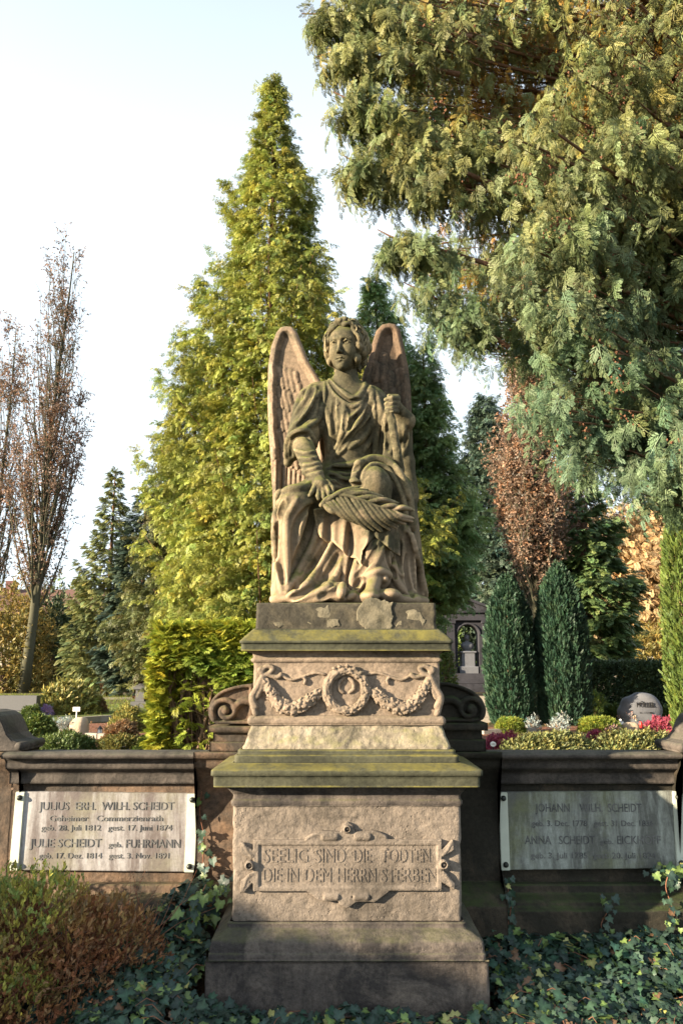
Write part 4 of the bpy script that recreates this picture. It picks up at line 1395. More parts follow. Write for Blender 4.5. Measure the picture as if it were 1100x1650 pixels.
def build_walls():
    YW = 4.35
    for side in (-1, 1):
        if side < 0:
            root = thing('memorial_wall', 'low sandstone wall to the left of the pedestal with a white streaky marble plaque and scroll stones', 'wall', (-1.3, YW, 0))
            xin, xpi, xout = -0.40, hx(375, YW), hx(28, YW)
            xp0 = hx(322, YW)
            sand, dark, cop = M['wall'], M['wall'], M['coping']
        else:
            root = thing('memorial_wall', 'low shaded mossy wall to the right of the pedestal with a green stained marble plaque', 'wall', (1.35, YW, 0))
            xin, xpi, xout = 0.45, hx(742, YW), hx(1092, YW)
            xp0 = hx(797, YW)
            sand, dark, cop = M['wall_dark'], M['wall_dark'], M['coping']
        xs = lambda a, b: (min(a, b), max(a, b))
        zt = zat(1210, 4.20)
        Z = lambda py, Y: zat(py, Y)
        # field with plaque, then plinth
        a, b = xs(xp0, xout)
        a, b = a - 0.04, b + 0.04
        strip('plinth', a, b, [(4.16, -0.3), (4.16, Z(1468, 4.16)), (4.19, Z(1462, 4.19)), (4.20, Z(1452, 4.2)), (4.27, Z(1440, 4.27)), (4.28, Z(1425, 4.28)), (4.36, Z(1420, 4.36))], dark, root, 4.44, seed=side * 3)
        strip('wall_field', a, b, [(4.345, Z(1420, 4.345) - 0.01), (4.345, Z(1262, 4.345))], sand, root, 4.435, seed=side * 5, amp=0.004)
        strip('cornice', a, b, [(4.31, Z(1263, 4.31)), (4.31, Z(1246, 4.31)), (4.29, Z(1243, 4.29)), (4.25, Z(1238, 4.25)), (4.245, Z(1228, 4.245)), (4.22, Z(1222, 4.22))], cop, root, 4.43, seed=side * 7)
        strip('coping', a, b, [(4.19, Z(1223, 4.19)), (4.18, Z(1217, 4.18)), (4.20, Z(1213, 4.20)), (4.22, Z(1213, 4.20) + 0.004), (4.42, Z(1208.5, 4.42))], cop, root, 4.44, seed=side * 9)
        # inner pier next to the pedestal
        a, b = xs(xin, xp0 + side * -0.002)
        strip('pier', a, b, [(4.10, -0.3), (4.10, Z(1462, 4.1)), (4.13, Z(1452, 4.13)), (4.15, Z(1440, 4.15)), (4.22, Z(1424, 4.22)), (4.255, Z(1421, 4.255)), (4.26, Z(1272, 4.26)), (4.24, Z(1262, 4.24)), (4.21, Z(1250, 4.21)), (4.15, Z(1236, 4.15)), (4.14, Z(1225, 4.14)), (4.11, Z(1221, 4.11)), (4.10, Z(1212, 4.10)), (4.43, Z(1209, 4.43))], sand, root, 4.46, seed=side * 11)
        # scroll console and its stepped foot
        zc = Z(1212, 4.10) + 0.010
        if side < 0:
            xo, xi = hx(334, 4.12), hx(420, 4.12)
            ztop, zmid = Z(1170, 4.12), Z(1180, 4.12)
            zst = Z(1196, 4.12)
        else:
            xo, xi = hx(786, 4.12), hx(700, 4.12)
            ztop, zmid = Z(1165, 4.12), Z(1177, 4.12)
            zst = Z(1192, 4.12)
        cm = M['wall'] if side < 0 else M['wall_dark']
        for (dx, y0, z0, z1_) in ((0.0, 4.13, zc - 0.01, zst), (0.018, 4.145, zst - 0.004, zmid + 0.003), (-0.012, 4.115, zmid, ztop)):
            a, b = xs(xo - side * dx, xi)
            strip('console_foot', a, b, [(y0, z0), (y0, z1_)], cm, root, 4.50, seed=z0 * 9, amp=0.002)
        smooth_scroll('scroll_console', root, cm, side)
        # outer pier with the rolled cap stone
        if side < 0:
            o1, o2 = hx(24, 4.25), hx(24, 4.25) - 0.62
        else:
            o1, o2 = hx(1096, 4.25), hx(1096, 4.25) + 0.62
        a, b = xs(o1, o2)
        zp = Z(1216, 4.12)
        dyp = 0.075 if side < 0 else 0.0
        po = strip('pier', a, b, [(4.17, -0.3), (4.17, Z(1462, 4.1)), (4.20, Z(1452, 4.13)), (4.22, Z(1440, 4.15)), (4.27, Z(1424, 4.22)), (4.30, Z(1421, 4.255)), (4.305, Z(1272, 4.26)), (4.29, Z(1262, 4.24)), (4.27, Z(1250, 4.21)), (4.22, Z(1236, 4.15)), (4.21, Z(1225, 4.14)), (4.18, Z(1221, 4.11)), (4.17, zp), (4.25, zp + 0.004)], sand, root, 4.46, seed=side * 15)
        xa, xb = o1 - side * 0.03, o2 + side * 0.03
        xm = (xa + xb) / 2
        w = abs(xa - xb) / 2
        pr = [(1.0, 0.0), (0.995, 0.035), (0.93, 0.05), (0.80, 0.065), (0.70, 0.10), (0.62, 0.16), (0.54, 0.205), (0.42, 0.228), (0.25, 0.238), (0.0, 0.24)]
        poly = [(xm + u * w, zp + 0.006 + v) for u, v in pr] + [(xm - u * w, zp + 0.006 + v) for u, v in pr[::-1][1:]]
        cp = MB()
        n = len(poly)
        V = []
        for yy in (4.17, 4.20, 4.205, 4.46):
            for (x_, z_) in poly:
                k_ = 0.0 if yy != 4.17 else 0.012
                k_ = k_ if yy == 4.17 else (0.0 if yy != 4.205 else 0.0)
                V.append((xm + (x_ - xm) * (1 - k_ * 2), yy, zp + (z_ - zp) * (1 - k_ * 2)))
        F = [tuple(range(n)), tuple(range(4 * n - 1, 3 * n - 1, -1))]
        for r_ in range(3):
            for j in range(n):
                j2 = (j + 1) % n
                F.append((r_ * n + j, (r_ + 1) * n + j, (r_ + 1) * n + j2, r_ * n + j2))
        cp.add(V, F)
        po.location.y += dyp
        co_ = cp.build('rolled_cap', M['coping'], root, bevel=0.004)
        for s2 in (-1, 1):
            r_ = MB()
            cx_ = xm + s2 * w * 0.94
            r_.tube([(cx_, 4.155, zp + 0.035), (cx_, 4.47, zp + 0.035)], 0.026, 16)
            ro_ = r_.build('cap_roll', M['coping'], root, smooth=True)
            ro_.location.y += dyp
        co_.location.y += dyp
        # the wall runs on beyond the picture
        a, b = xs(o2 - side * 0.002, o2 + side * 2.4)
        strip('wall_field', a, b, [(4.16, -0.3), (4.16, Z(1468, 4.16)), (4.28, Z(1425, 4.28)), (4.345, Z(1420, 4.345)), (4.345, Z(1262, 4.345)), (4.31, Z(1262, 4.31)), (4.25, Z(1238, 4.25)), (4.19, Z(1223, 4.19)), (4.18, Z(1217, 4.18)), (4.42, Z(1208.5, 4.42))], sand, root, 4.44, seed=side * 21, step=0.03)
        if side < 0:
            plaque(root, (27, 1275.5), (320, 1279), (314.5, 1405), (16, 1402), M['marble_l'],
                   [('JULIUS  ERH.  WILH. SCHEIDT', 63, 280, 1305, 12.5), ('Geheimer   Commerzienrath', 80, 262, 1323, 9), ('geb. 28. Juli 1812   gest. 17. Juni 1874', 67, 277, 1338, 8.5), ('JULIE SCHEIDT', 48, 163, 1365, 13), ('geb.', 175, 197, 1365, 8), ('FUHRMANN', 203, 290, 1366, 13), ('geb. 17. Dez. 1814   gest. 3. Nov. 1891', 63, 272, 1383, 8.5)], 0.05, 0.058, 4.31)
        else:
            plaque(root, (802, 1276.5), (1097, 1274.5), (1104, 1399), (806.5, 1402), M['marble_r'],
                   [('JOHANN    WILH.  SCHEIDT', 862, 1033, 1308, 13), ('geb. 3. Dec. 1778   gest. 31 Dec. 1836', 856, 1052, 1331, 9), ('ANNA   SCHEIDT', 845, 958, 1360, 13), ('geb.', 966, 987, 1360, 8), ('EICKHOFF', 994, 1064, 1360, 13), ('geb. 3. Juli 1785  gest. 20. Juli 1824', 855, 1056, 1383, 9)], 0.048, 0.052, 4.31)


build_pedestal()
build_walls()

# ---------------------------------------------------------------- foliage
def frames(D, upv=None, roll=None):
    """rotation matrices whose columns are (growth, side, normal)"""
    D = D / np.linalg.norm(D, axis=1, keepdims=True)
    n = len(D)
    Uv = np.tile([0, 0, 1.0], (n, 1)) if upv is None else upv
    S = np.cross(Uv, D)
    ln = np.linalg.norm(S, axis=1, keepdims=True)
    S = np.where(ln < 1e-3, [[1.0, 0, 0]], S / np.maximum(ln, 1e-6))
    N = np.cross(D, S)
    if roll is not None:
        c, s = np.cos(roll)[:, None], np.sin(roll)[:, None]
        S, N = S * c + N * s, N * c - S * s
    return np.stack([D, S, N], axis=2)


def bake(protos, R, P, size, tint, r=None):
    r = r or rng
    pick = r.integers(0, len(protos), len(P))
    VV, TT, CC = [], [], []
    off = 0
    for i, pr_ in enumerate(protos):
        pv, pt = pr_[0], pr_[1]
        m = np.nonzero(pick == i)[0]
        if not len(m):
            continue
        v = np.einsum('kij,nj->kni', R[m], pv) * size[m][:, None, None] + P[m][:, None, :]
        t = pt[None] + (np.arange(len(m)) * len(pv))[:, None, None] + off
        VV.append(v.reshape(-1, 3))
        TT.append(t.reshape(-1, 3))
        ct = np.repeat(tint[m], len(pv), axis=0)
        if len(pr_) > 2:
            ct = ct * np.tile(pr_[2], len(m))[:, None]
        CC.append(ct)
        off += len(m) * len(pv)
    return np.concatenate(VV), np.concatenate(TT), np.concatenate(CC)


def spray(n_side, lobes, droop, width=0.36, seed=0, ang=48, lobe_w=0.05):
    """flat feathery conifer spray, length 1 along +x"""
    r = np.random.default_rng(seed)
    V, T = [], []

    def bend(x, y):
        return (x, y, -droop * x * x - 0.25 * droop * abs(y))

    def dia(ax, ay, bx, by, w):
        dx, dy = bx - ax, by - ay
        L = math.hypot(dx, dy) + 1e-9
        nx, ny = -dy / L * w, dx / L * w
        mx, my = ax + dx * 0.55, ay + dy * 0.55
        i = len(V)
        V.extend([bend(ax, ay), bend(mx + nx, my + ny), bend(bx, by), bend(mx - nx, my - ny)])
        T.extend([(i, i + 1, i + 2), (i, i + 2, i + 3)])
    dia(0, 0, 1.0, 0, lobe_w * 0.5)
    for k in range(n_side):
        t = 0.10 + 0.84 * k / n_side
        for sg in (-1, 1):
            tt = t + (0.03 if sg > 0 else 0)
            a = math.radians(ang - 14 * t + r.uniform(-6, 6)) * sg
            L = width * (math.sin(math.pi * min(1, 0.25 + 0.75 * tt)) ** 0.8) * (1.25 - 0.35 * tt) * r.uniform(0.8, 1.15) + 0.04
            ex, ey = tt + L * math.cos(a), L * math.sin(a)
            dia(tt, 0, ex, ey, lobe_w * (0.8 if lobes else 1.25))
            for q in range(lobes):
                u = 0.30 + 0.6 * q / max(1, lobes)
                px, py = tt + (ex - tt) * u, ey * u
                for s2 in (-1, 1):
                    b = a + math.radians(38) * s2
                    l2 = L * 0.36 * (1.1 - u * 0.6)
                    dia(px, py, px + l2 * math.cos(b), py + l2 * math.sin(b), lobe_w * 0.62)
    return np.array(V, float), np.array(T, np.int32)


def leafp(w=0.5, fold=0.15):
    V = [(0, 0, 0), (0.5, w / 2, fold), (1, 0, 0), (0.5, -w / 2, fold)]
    return np.array(V, float), np.array([(0, 1, 2), (0, 2, 3)], np.int32)


def leafclump(n, seed, w=0.5, spread=0.8):
    """a few leaves on a short twig"""
    r = np.random.default_rng(seed)
    V, T = [], []
    for i in range(n):
        b = np.array([0.75 * i / n, 0, 0])
        d = np.array([1.0, r.uniform(-spread, spread) * 1.4, r.uniform(-spread, spread)])
        d /= np.linalg.norm(d)
        s = np.cross(d, r.normal(size=3))
        s /= np.linalg.norm(s)
        L = r.uniform(0.35, 0.6)
        k = len(V)
        V += [b, b + d * L * 0.5 + s * L * w * 0.5, b + d * L, b + d * L * 0.5 - s * L * w * 0.5]
        T += [(k, k + 1, k + 2), (k, k + 2, k + 3)]
    return np.array(V), np.array(T, np.int32)


def compound(n_sub, sub_side, droop, seed, wid=0.42, lw=0.07, sublen=0.42):
    """drooping branchlet: a curved axis with many small sprays hanging from both sides"""
    r = np.random.default_rng(seed)
    V, T = [], []
    off = 0
    for k in range(n_sub):
        t = 0.06 + 0.90 * k / max(1, n_sub - 1)
        for sg in ((-1, 1) if k < n_sub - 1 else (0,)):
            pv, pt = spray(sub_side, 0, r.uniform(0.1, 0.6), wid, seed * 31 + k * 3 + sg, 44, lw)
            L = sublen * (1.25 - 0.55 * t) * r.uniform(0.75, 1.25)
            o = np.array([t, sg * 0.02, -droop * t * t])
            d = np.array([0.75, sg * r.uniform(0.5, 1.1), -0.25 - 1.1 * droop * t + r.normal(0, 0.25)])
            Rm = frames(d[None], None, r.normal(0, 0.5, 1))[0]
            V.append(pv @ Rm.T * L + o)
            T.append(pt + off)
            off += len(pv)
    # axis
    ax = [(t, 0, -droop * t * t) for t in np.linspace(0, 1, 5)]
    A = []
    for (x, y, z), w in zip(ax, (0.014, 0.012, 0.010, 0.007, 0.003)):
        A += [(x, w, z), (x, -w, z)]
    V.append(np.array(A))
    T.append(np.array([(2 * i, 2 * i + 1, 2 * i + 3) for i in range(4)] + [(2 * i, 2 * i + 3, 2 * i + 2) for i in range(4)]) + off)
    return np.concatenate(V), np.concatenate(T).astype(np.int32)


P_CYPB = [compound(6, 5, d, s + 5, wid=0.30, lw=0.042, sublen=0.36) for s, d in enumerate((0.2, 0.35, 0.5, 0.65, 0.8))]
P_THUB = [compound(5, 3, d, s + 15, lw=0.070, sublen=0.36) for s, d in enumerate((0.1, 0.3, 0.5, 0.7))]
P_CYP = [spray(8, 3, d, 0.34, s, 46, 0.030) for s, d in enumerate((0.15, 0.35, 0.55, 0.75))]
P_THU = [spray(5, 1, d, 0.40, s + 9, 50, 0.060) for s, d in enumerate((0.1, 0.35, 0.6))]
P_FIR = [spray(6, 0, d, 0.30, s + 19, 55, 0.055) for s, d in enumerate((0.1, 0.3, 0.5))]
P_YEW = [spray(4, 0, d, 0.22, s + 29, 30, 0.055) for s, d in enumerate((0.0, -0.1, 0.15))]
P_BEE = [leafclump(4, s, 0.55) for s in range(4)]
P_TINY = [leafclump(5, s + 40, 0.42, 0.7) for s in range(4)]
P_BROAD = [leafclump(6, s + 60, 0.34, 0.9) for s in range(4)]

M['thuja'] = foliage('thuja_green', (0.34, 0.355, 0.065), (0.22, 0.26, 0.055), trans=0.30, nscale=0.9, warm=(0.27, 0.24, 0.07))
M['thuja_dark'] = foliage('thuja_dark_green', (0.14, 0.21, 0.07), (0.10, 0.155, 0.06), trans=0.22, nscale=0.7, warm=(0.09, 0.085, 0.04))
M['thuja_deep'] = foliage('conifer_deep_green', (0.055, 0.085, 0.055), (0.040, 0.062, 0.042), trans=0.15, nscale=0.7)
M['spruce'] = foliage('young_conifer_green', (0.22, 0.23, 0.075), (0.13, 0.16, 0.06), trans=0.25, nscale=0.8, warm=(0.15, 0.12, 0.04))
M['cypress'] = foliage('glaucous_cypress', (0.215, 0.245, 0.115), (0.135, 0.17, 0.060), trans=0.30, nscale=1.4, warm=(0.27, 0.25, 0.07))
M['yew'] = foliage('dark_yew', (0.038, 0.085, 0.045), (0.022, 0.055, 0.033), trans=0.12, nscale=3, warm=(0.055, 0.09, 0.04))
M['hedge_gold'] = foliage('golden_thuja', (0.31, 0.35, 0.05), (0.20, 0.28, 0.045), trans=0.32, nscale=2.2)
M['hedge_dark'] = foliage('dark_hedge_leaves', (0.055, 0.085, 0.030), (0.035, 0.060, 0.026), trans=0.1, nscale=3)
M['beech'] = foliage('dry_beech_leaves', (0.27, 0.175, 0.12), (0.18, 0.12, 0.09), trans=0.35, nscale=1.2)
M['beech_lit'] = foliage('lit_copper_beech_leaves', (0.37, 0.235, 0.15), (0.20, 0.14, 0.105), trans=0.35, nscale=1.0)  # brighter copy of the dry beech leaves, sunlight put into its colour
M['gold_twig'] = foliage('golden_fine_twigs', (0.55, 0.40, 0.21), (0.38, 0.27, 0.15), trans=0.4, nscale=0.8)
M['gold_leaf'] = foliage('yellowing_leaves', (0.30, 0.22, 0.06), (0.17, 0.15, 0.04), trans=0.35, nscale=1.2)
M['bush_green'] = foliage('evergreen_bush', (0.13, 0.18, 0.035), (0.08, 0.125, 0.03), trans=0.2, nscale=4)
M['bush_bright'] = foliage('bright_box_leaves', (0.27, 0.31, 0.045), (0.17, 0.22, 0.035), trans=0.3, nscale=4)
M['bush_brown'] = foliage('brown_shrub_leaves', (0.30, 0.18, 0.09), (0.18, 0.12, 0.06), trans=0.25, nscale=4)
M['bush_olive'] = foliage('olive_shrub_leaves', (0.24, 0.22, 0.06), (0.14, 0.14, 0.04), trans=0.25, nscale=4)
M['heather'] = foliage('heather_flowers', (0.40, 0.07, 0.13), (0.22, 0.06, 0.07), trans=0.2, nscale=6)
M['silver'] = foliage('silver_leaves', (0.40, 0.43, 0.41), (0.25, 0.29, 0.27), trans=0.2, nscale=6)
M['purple'] = foliage('purple_flowers', (0.42, 0.26, 0.50), (0.5, 0.36, 0.55), trans=0.2, nscale=6)
M['pinkflower'] = foliage('pink_flowers', (0.6, 0.35, 0.33), (0.5, 0.42, 0.25), trans=0.2, nscale=6)
M['laurel'] = foliage('variegated_ground_cover', (0.17, 0.17, 0.055), (0.09, 0.10, 0.035), trans=0.2, nscale=5)
M['shrub_front'] = foliage('small_shrub_leaves', (1, 1, 1), (0.75, 0.75, 0.75), trans=0.25, nscale=5)
M['ivy'] = foliage('ivy_leaves', (1, 1, 1), (0.72, 0.78, 0.75), trans=0.10, rough=0.48, spec=0.38, nscale=3)
M['bark'] = plain('grey_brown_bark', (0.13, 0.10, 0.075), rough=0.95, var=0.45, scale=18, bump=0.8)
M['bark_green'] = plain('greenish_bark', (0.07, 0.068, 0.042), rough=0.95, var=0.4, scale=12, bump=0.8)
M['bark_red'] = plain('red_brown_bark', (0.15, 0.082, 0.05), rough=0.95, var=0.4, scale=14, bump=0.8)
M['twig'] = plain('bare_twig', (0.20, 0.13, 0.085), rough=0.9, var=0.4, scale=20, bump=0)
M['twig_red'] = plain('reddish_twig', (0.19, 0.085, 0.05), rough=0.9, var=0.4, scale=20, bump=0)
M['cone'] = plain('brown_seed_cones', (0.16, 0.075, 0.04), rough=0.8, var=0.4, scale=30, bump=0)


def tubes(paths, name, mat, parent, n=5, kind=None):
    mb = MB()
    for pts, r0, r1 in paths:
        m = len(pts)
        mb.tube(pts, [r0 + (r1 - r0) * i / (m - 1) for i in range(m)], n, cap=False)
    o = mb.build(name, mat, parent, smooth=True)
    if kind:
        o['kind'] = kind
    return o


def add_paths(mb, paths, n):
    for pts, r0, r1 in paths:
        m = len(pts)
        mb.tube(pts, [r0 + (r1 - r0) * i / (m - 1) for i in range(m)], n, cap=False)


def tints(k, lo=0.65, hi=1.25, warm=0.12, r=None):
    r = r or rng
    b = r.uniform(lo, hi, k)
    w = r.normal(0, warm, k)
    return np.stack([b * (1 + w), b, b * (1 - w * 0.8)], 1)


def conifer(name, label, cat, base, height, prof, mat, bark, protos, spr, nb, per, group=None, lift=0.35, tipup=0.25, hang=0.35, z0=0.03, seed=1, lean=(0, 0), trunk_r=0.2, ragged=0.25, tl=(0.6, 1.25), back=0.55, holes=0.0):
    """whorled conifer: every branch carries its own fan of sprays"""
    r = np.random.default_rng(seed)
    root = thing(name, label, cat, base, group)
    base = np.array(base, float)
    paths = []
    tr = [base + np.array([lean[0] * t * t, lean[1] * t * t, height * t * 0.985]) for t in np.linspace(0, 1, 10)]
    tm = MB()
    tm.tube(tr, [trunk_r * (1 - 0.93 * i / 9) + 0.008 for i in range(10)], 9)
    PP, DD, SS, TT = [], [], [], []
    ga = 2.39996
    for i in range(nb):
        u = ((i + 0.5) / nb)
        t = z0 + (1 - z0) * (1 - (1 - u) ** 0.80)         # more branches low down where the crown is wide
        az = i * ga + r.uniform(-0.35, 0.35)
        dirh = np.array([math.cos(az), math.sin(az), 0])
        if dirh[1] > 0.35 and r.random() < back:
            continue
        L = prof(t, az) * (1 - ragged * r.random() ** 1.5 + 0.12 * r.random()) * (1 + 0.50 * mnoise.noise(Vector((math.cos(az) * 1.9 + seed, math.sin(az) * 1.9, t * 13))))
        if L < 0.12:
            L = 0.12
        o = base + np.array([lean[0] * t * t, lean[1] * t * t, height * t])
        rise = lift * L + r.normal(0, 0.06) * L
        pts = [o + dirh * L * s + np.array([0, 0, rise * s + tipup * L * (s ** 3) - 0.30 * L * s * (1 - s)]) for s in np.linspace(0, 1, 7)]
        pts = np.array(pts)
        if i % 2 == 0:
            paths.append((pts, max(0.012, trunk_r * 0.14 * (1 - t)) + 0.006, 0.004))
        k = max(6, int(per * (0.35 + 0.65 * L / max(0.3, prof(0.15, az)))))
        s = np.clip(r.beta(2.6, 1.1, k), 0.12, 1.0)
        # side spread makes each branch a flat plume
        idx = s * 6
        i0 = np.minimum(idx.astype(int), 5)
        f = (idx - i0)[:, None]
        P = pts[i0] * (1 - f) + pts[i0 + 1] * f
        side = np.array([-dirh[1], dirh[0], 0])
        w = r.normal(0, 1, k) * (0.10 + 0.20 * L * (1.15 - s))
        P = P + side * w[:, None] + np.array([0, 0, 1]) * (r.normal(0, 0.06, k) * L * 0.8 - np.abs(w) * hang * 0.8)[:, None]
        D = dirh * r.uniform(0.5, 1.1, k)[:, None] + side * (np.sign(w) * r.uniform(0.1, 0.9, k))[:, None] + np.array([0, 0, 1]) * (0.35 * s + lift * 0.5 - hang * r.uniform(0.3, 2.2, k))[:, None]
        PP.append(P)
        DD.append(D)
        SS.append(spr * r.uniform(0.65, 1.3, k) * (0.75 + 0.25 * min(1, L / 1.0)))
        tt = tints(k, tl[0], tl[1], 0.10, r) * r.uniform(0.82, 1.15)
        TT.append(tt)
    P, D, S, Tn = map(np.concatenate, (PP, DD, SS, TT))
    # leader
    k = 14
    P = np.vstack([P, tr[-1] + np.column_stack([r.normal(0, 0.03, k), r.normal(0, 0.03, k), r.uniform(-0.6, 0.12, k) * height * 0.05])])
    D = np.vstack([D, np.column_stack([r.normal(0, 0.5, k), r.normal(0, 0.5, k), np.ones(k)])])
    S = np.concatenate([S, np.full(k, spr * 0.9)])
    Tn = np.vstack([Tn, tints(k, 0.7, 1.2, 0.1, r)])
    R = frames(D, None, r.normal(0, 0.45, len(P)))
    V, T, C = bake(protos, R, P, S, Tn, r)
    np_mesh('crown', V, T, mat, root, smooth=False, col=C)
    add_paths(tm, paths, 4)
    tm.build('trunk', bark, root, smooth=True)
    return root


def bush(name, label, cat, c, rx, ry, rz, mat, protos, spr, n, parent=None, group=None, seed=1, up=0.5, boxy=2.0, lump=0.18, tl=(0.6, 1.25), stems=True, bark='twig', full=True):
    """rounded or boxy shrub: leaves on two or three shells of a lumpy super-ellipsoid standing at c"""
    r = np.random.default_rng(seed)
    root = thing(name, label, cat, c, group) if parent is None else parent
    c = np.array(c, float)
    v = r.normal(size=(n, 3))
    v[:, 2] = np.abs(v[:, 2]) * (1.0 if not full else 1) - (0.15 if full else 0)
    v /= np.linalg.norm(v, axis=1, keepdims=True)
    q = (np.abs(v) ** boxy).sum(1) ** (-1 / boxy)
    lm = np.array([mnoise.noise(Vector(p * 2.3 + seed * 3.1)) for p in v]) * lump * 1.6 + np.array([mnoise.noise(Vector(p * 6.0 + seed)) for p in v]) * lump * 0.8
    sh = 1 - r.choice([0, 0.0, 0.10, 0.22], n) - r.uniform(0, 0.06, n)
    rad = q * (1 + lm) * sh
    P = c + np.column_stack([v[:, 0] * rx * rad, v[:, 1] * ry * rad, np.maximum(v[:, 2] * rz * rad, -0.02)])
    D = v / np.array([rx, ry, rz]) * min(rx, ry, rz) + r.normal(0, 0.45, (n, 3)) + np.array([0, 0, up])
    S = spr * r.uniform(0.6, 1.3, n)
    tn = tints(n, tl[0], tl[1], 0.12, r)
    V, T, C = bake(protos, frames(D, None, r.normal(0, 0.6, n)), P, S, tn, r)
    np_mesh('foliage', V, T, mat, root, smooth=False, col=C)
    if stems:
        paths = []
        for i in range(9):
            a = r.uniform(0, 6.28)
            d = np.array([math.cos(a) * rx * 0.6, math.sin(a) * ry * 0.6, rz * 0.7])
            paths.append(([c + d * 0.02 * (1, 1, 0), c + d * (0.4, 0.4, 0.5), c + d], 0.012 + 0.01 * rz, 0.004))
        tubes(paths, 'stems', M[bark], root, 4)
    return root


def lin(pts):
    xs = [p[0] for p in pts]
    ys = [p[1] for p in pts]
    return lambda t: float(np.interp(t, xs, ys))

# ---------------------------------------------------------------- ground, far setting
def ground_mat():
    k = NT('cemetery_soil')
    a = k.mix(k.ramp(k.noise(0.6, 6, 0.6), [(0.4, 0.0), (0.6, 1.0)]), (0.10, 0.065, 0.04), (0.07, 0.075, 0.025))
    b = k.ramp(k.noise(30, 5, 0.75), [(0.3, 0.6), (0.65, 1.3)])
    k.l(k.mix(1.0, a, b, 'MULTIPLY'), k.p.inputs['Base Color'])
    k.l(k.bump(k.noise(25, 6, 0.75), 0.8, 0.05), k.p.inputs['Normal'])
    return k.m


M['soil'] = ground_mat()
M['lawn'] = plain('short_lawn', (0.11, 0.14, 0.03), rough=0.95, var=0.5, scale=9, bump=0.8)
M['mulch'] = plain('red_brown_mulch', (0.20, 0.085, 0.05), rough=0.95, var=0.5, scale=30, bump=0.9)
M['granite'] = plain('grey_granite', (0.11, 0.11, 0.115), rough=0.55, var=0.25, scale=40, bump=0.1)
M['granite_rough'] = plain('pale_rough_granite', (0.14, 0.145, 0.16), rough=0.8, var=0.2, scale=22, bump=0.6)
M['black_stone'] = stone('blackened_stone', (0.045, 0.045, 0.055), (0.03, 0.03, 0.038), (0.02, 0.02, 0.025), grime_amt=0.3, moss_amt=0.0, bump=0.3, scale=2)
M['bust'] = plain('grey_bust_stone', (0.13, 0.135, 0.15), rough=0.6, var=0.2, scale=10, bump=0.1)
M['boulder'] = plain('sandy_boulder', (0.42, 0.33, 0.24), rough=0.9, var=0.25, scale=14, bump=0.7)
M['white'] = plain('white_enamel', (0.78, 0.78, 0.76), rough=0.4, var=0.04, scale=5, bump=0)
M['metal_dark'] = plain('dark_metal', (0.06, 0.06, 0.06), rough=0.5, metal=0.5, var=0.2, bump=0)
M['black_paint'] = plain('black_paint', (0.03, 0.03, 0.03), rough=0.6, var=0.2, bump=0)
M['redlamp'] = plain('red_grave_candle', (0.5, 0.04, 0.03), rough=0.35, var=0.2, bump=0)
M['edging'] = plain('pale_kerb_stone', (0.30, 0.27, 0.23), rough=0.9, var=0.25, scale=14, bump=0.5)
M['render'] = plain('pale_house_render', (0.50, 0.44, 0.36), rough=0.9, var=0.12, scale=2, bump=0.2)
M['tiles'] = plain('red_roof_tiles', (0.13, 0.07, 0.055), rough=0.9, var=0.3, scale=6, bump=0.5)
M['glass'] = plain('dark_window_glass', (0.04, 0.05, 0.06), rough=0.1, var=0.1, bump=0, spec=0.6)


def brick_mat():
    k = NT('dark_red_brick')
    b = k.n('ShaderNodeTexBrick')
    b.inputs['Scale'].default_value = 4.0
    b.inputs['Color1'].default_value = (0.20, 0.075, 0.055, 1)
    b.inputs['Color2'].default_value = (0.14, 0.06, 0.05, 1)
    b.inputs['Mortar'].default_value = (0.20, 0.16, 0.14, 1)
    b.inputs['Mortar Size'].default_value = 0.015
    mp = k.n('ShaderNodeMapping')
    mp.inputs['Rotation'].default_value = (math.pi / 2, 0, 0)
    k.l(k.coord(), mp.inputs[0])
    k.l(mp.outputs[0], b.inputs['Vector'])
    k.l(k.mix(k.noise(1.5, 4), b.outputs['Color'], (0.10, 0.05, 0.045)), k.p.inputs['Base Color'])
    return k.m


M['brick'] = brick_mat()
GZ = 0.8


def build_ground():
    # front bed
    mb = MB()
    n = 60
    V, F = [], []
    for j in range(n + 1):
        for i in range(n + 1):
            x, y = -30 + 60 * i / n, -30 + 34.45 * j / n
            V.append((x, y, -0.05 + 0.02 * mnoise.noise(Vector((x, y, 0))) * (1 if y < 4 else 0)))
    for j in range(n):
        for i in range(n):
            a = j * (n + 1) + i
            F.append((a, a + 1, a + n + 2, a + n + 1))
    # step up behind the wall and the far ground, out to the horizon
    k = len(V)
    V += [(-30, 4.45, GZ), (30, 4.45, GZ), (30, 60, GZ), (-30, 60, GZ), (-900, -900, -0.08), (900, -900, -0.08), (900, 4.45, -0.08), (-900, 4.45, -0.08), (-900, 4.46, GZ), (900, 4.46, GZ), (900, 1500, GZ), (-900, 1500, GZ)]
    F += [(k + 8, k + 9, k + 10, k + 11), (k + 4, k + 5, k + 6, k + 7), (k + 7, k + 6, k + 9, k + 8)]
    V2 = [v for v in V]
    mb.add(V2, F)
    o = mb.build('ground', M['soil'], smooth=False)
    o['kind'] = 'structure'


def patch(name, poly, mat, z=GZ + 0.004, kind='structure'):
    """flat area on the upper ground whose outline is given in pixels"""
    P = [G(x, y, z) for x, y in poly]
    mb = MB()
    mb.add(P, [tuple(range(len(P)))])
    o = mb.build(name, mat)
    if o.data.polygons[0].normal.z < 0:
        o.data.flip_normals()
    o['kind'] = kind
    return o


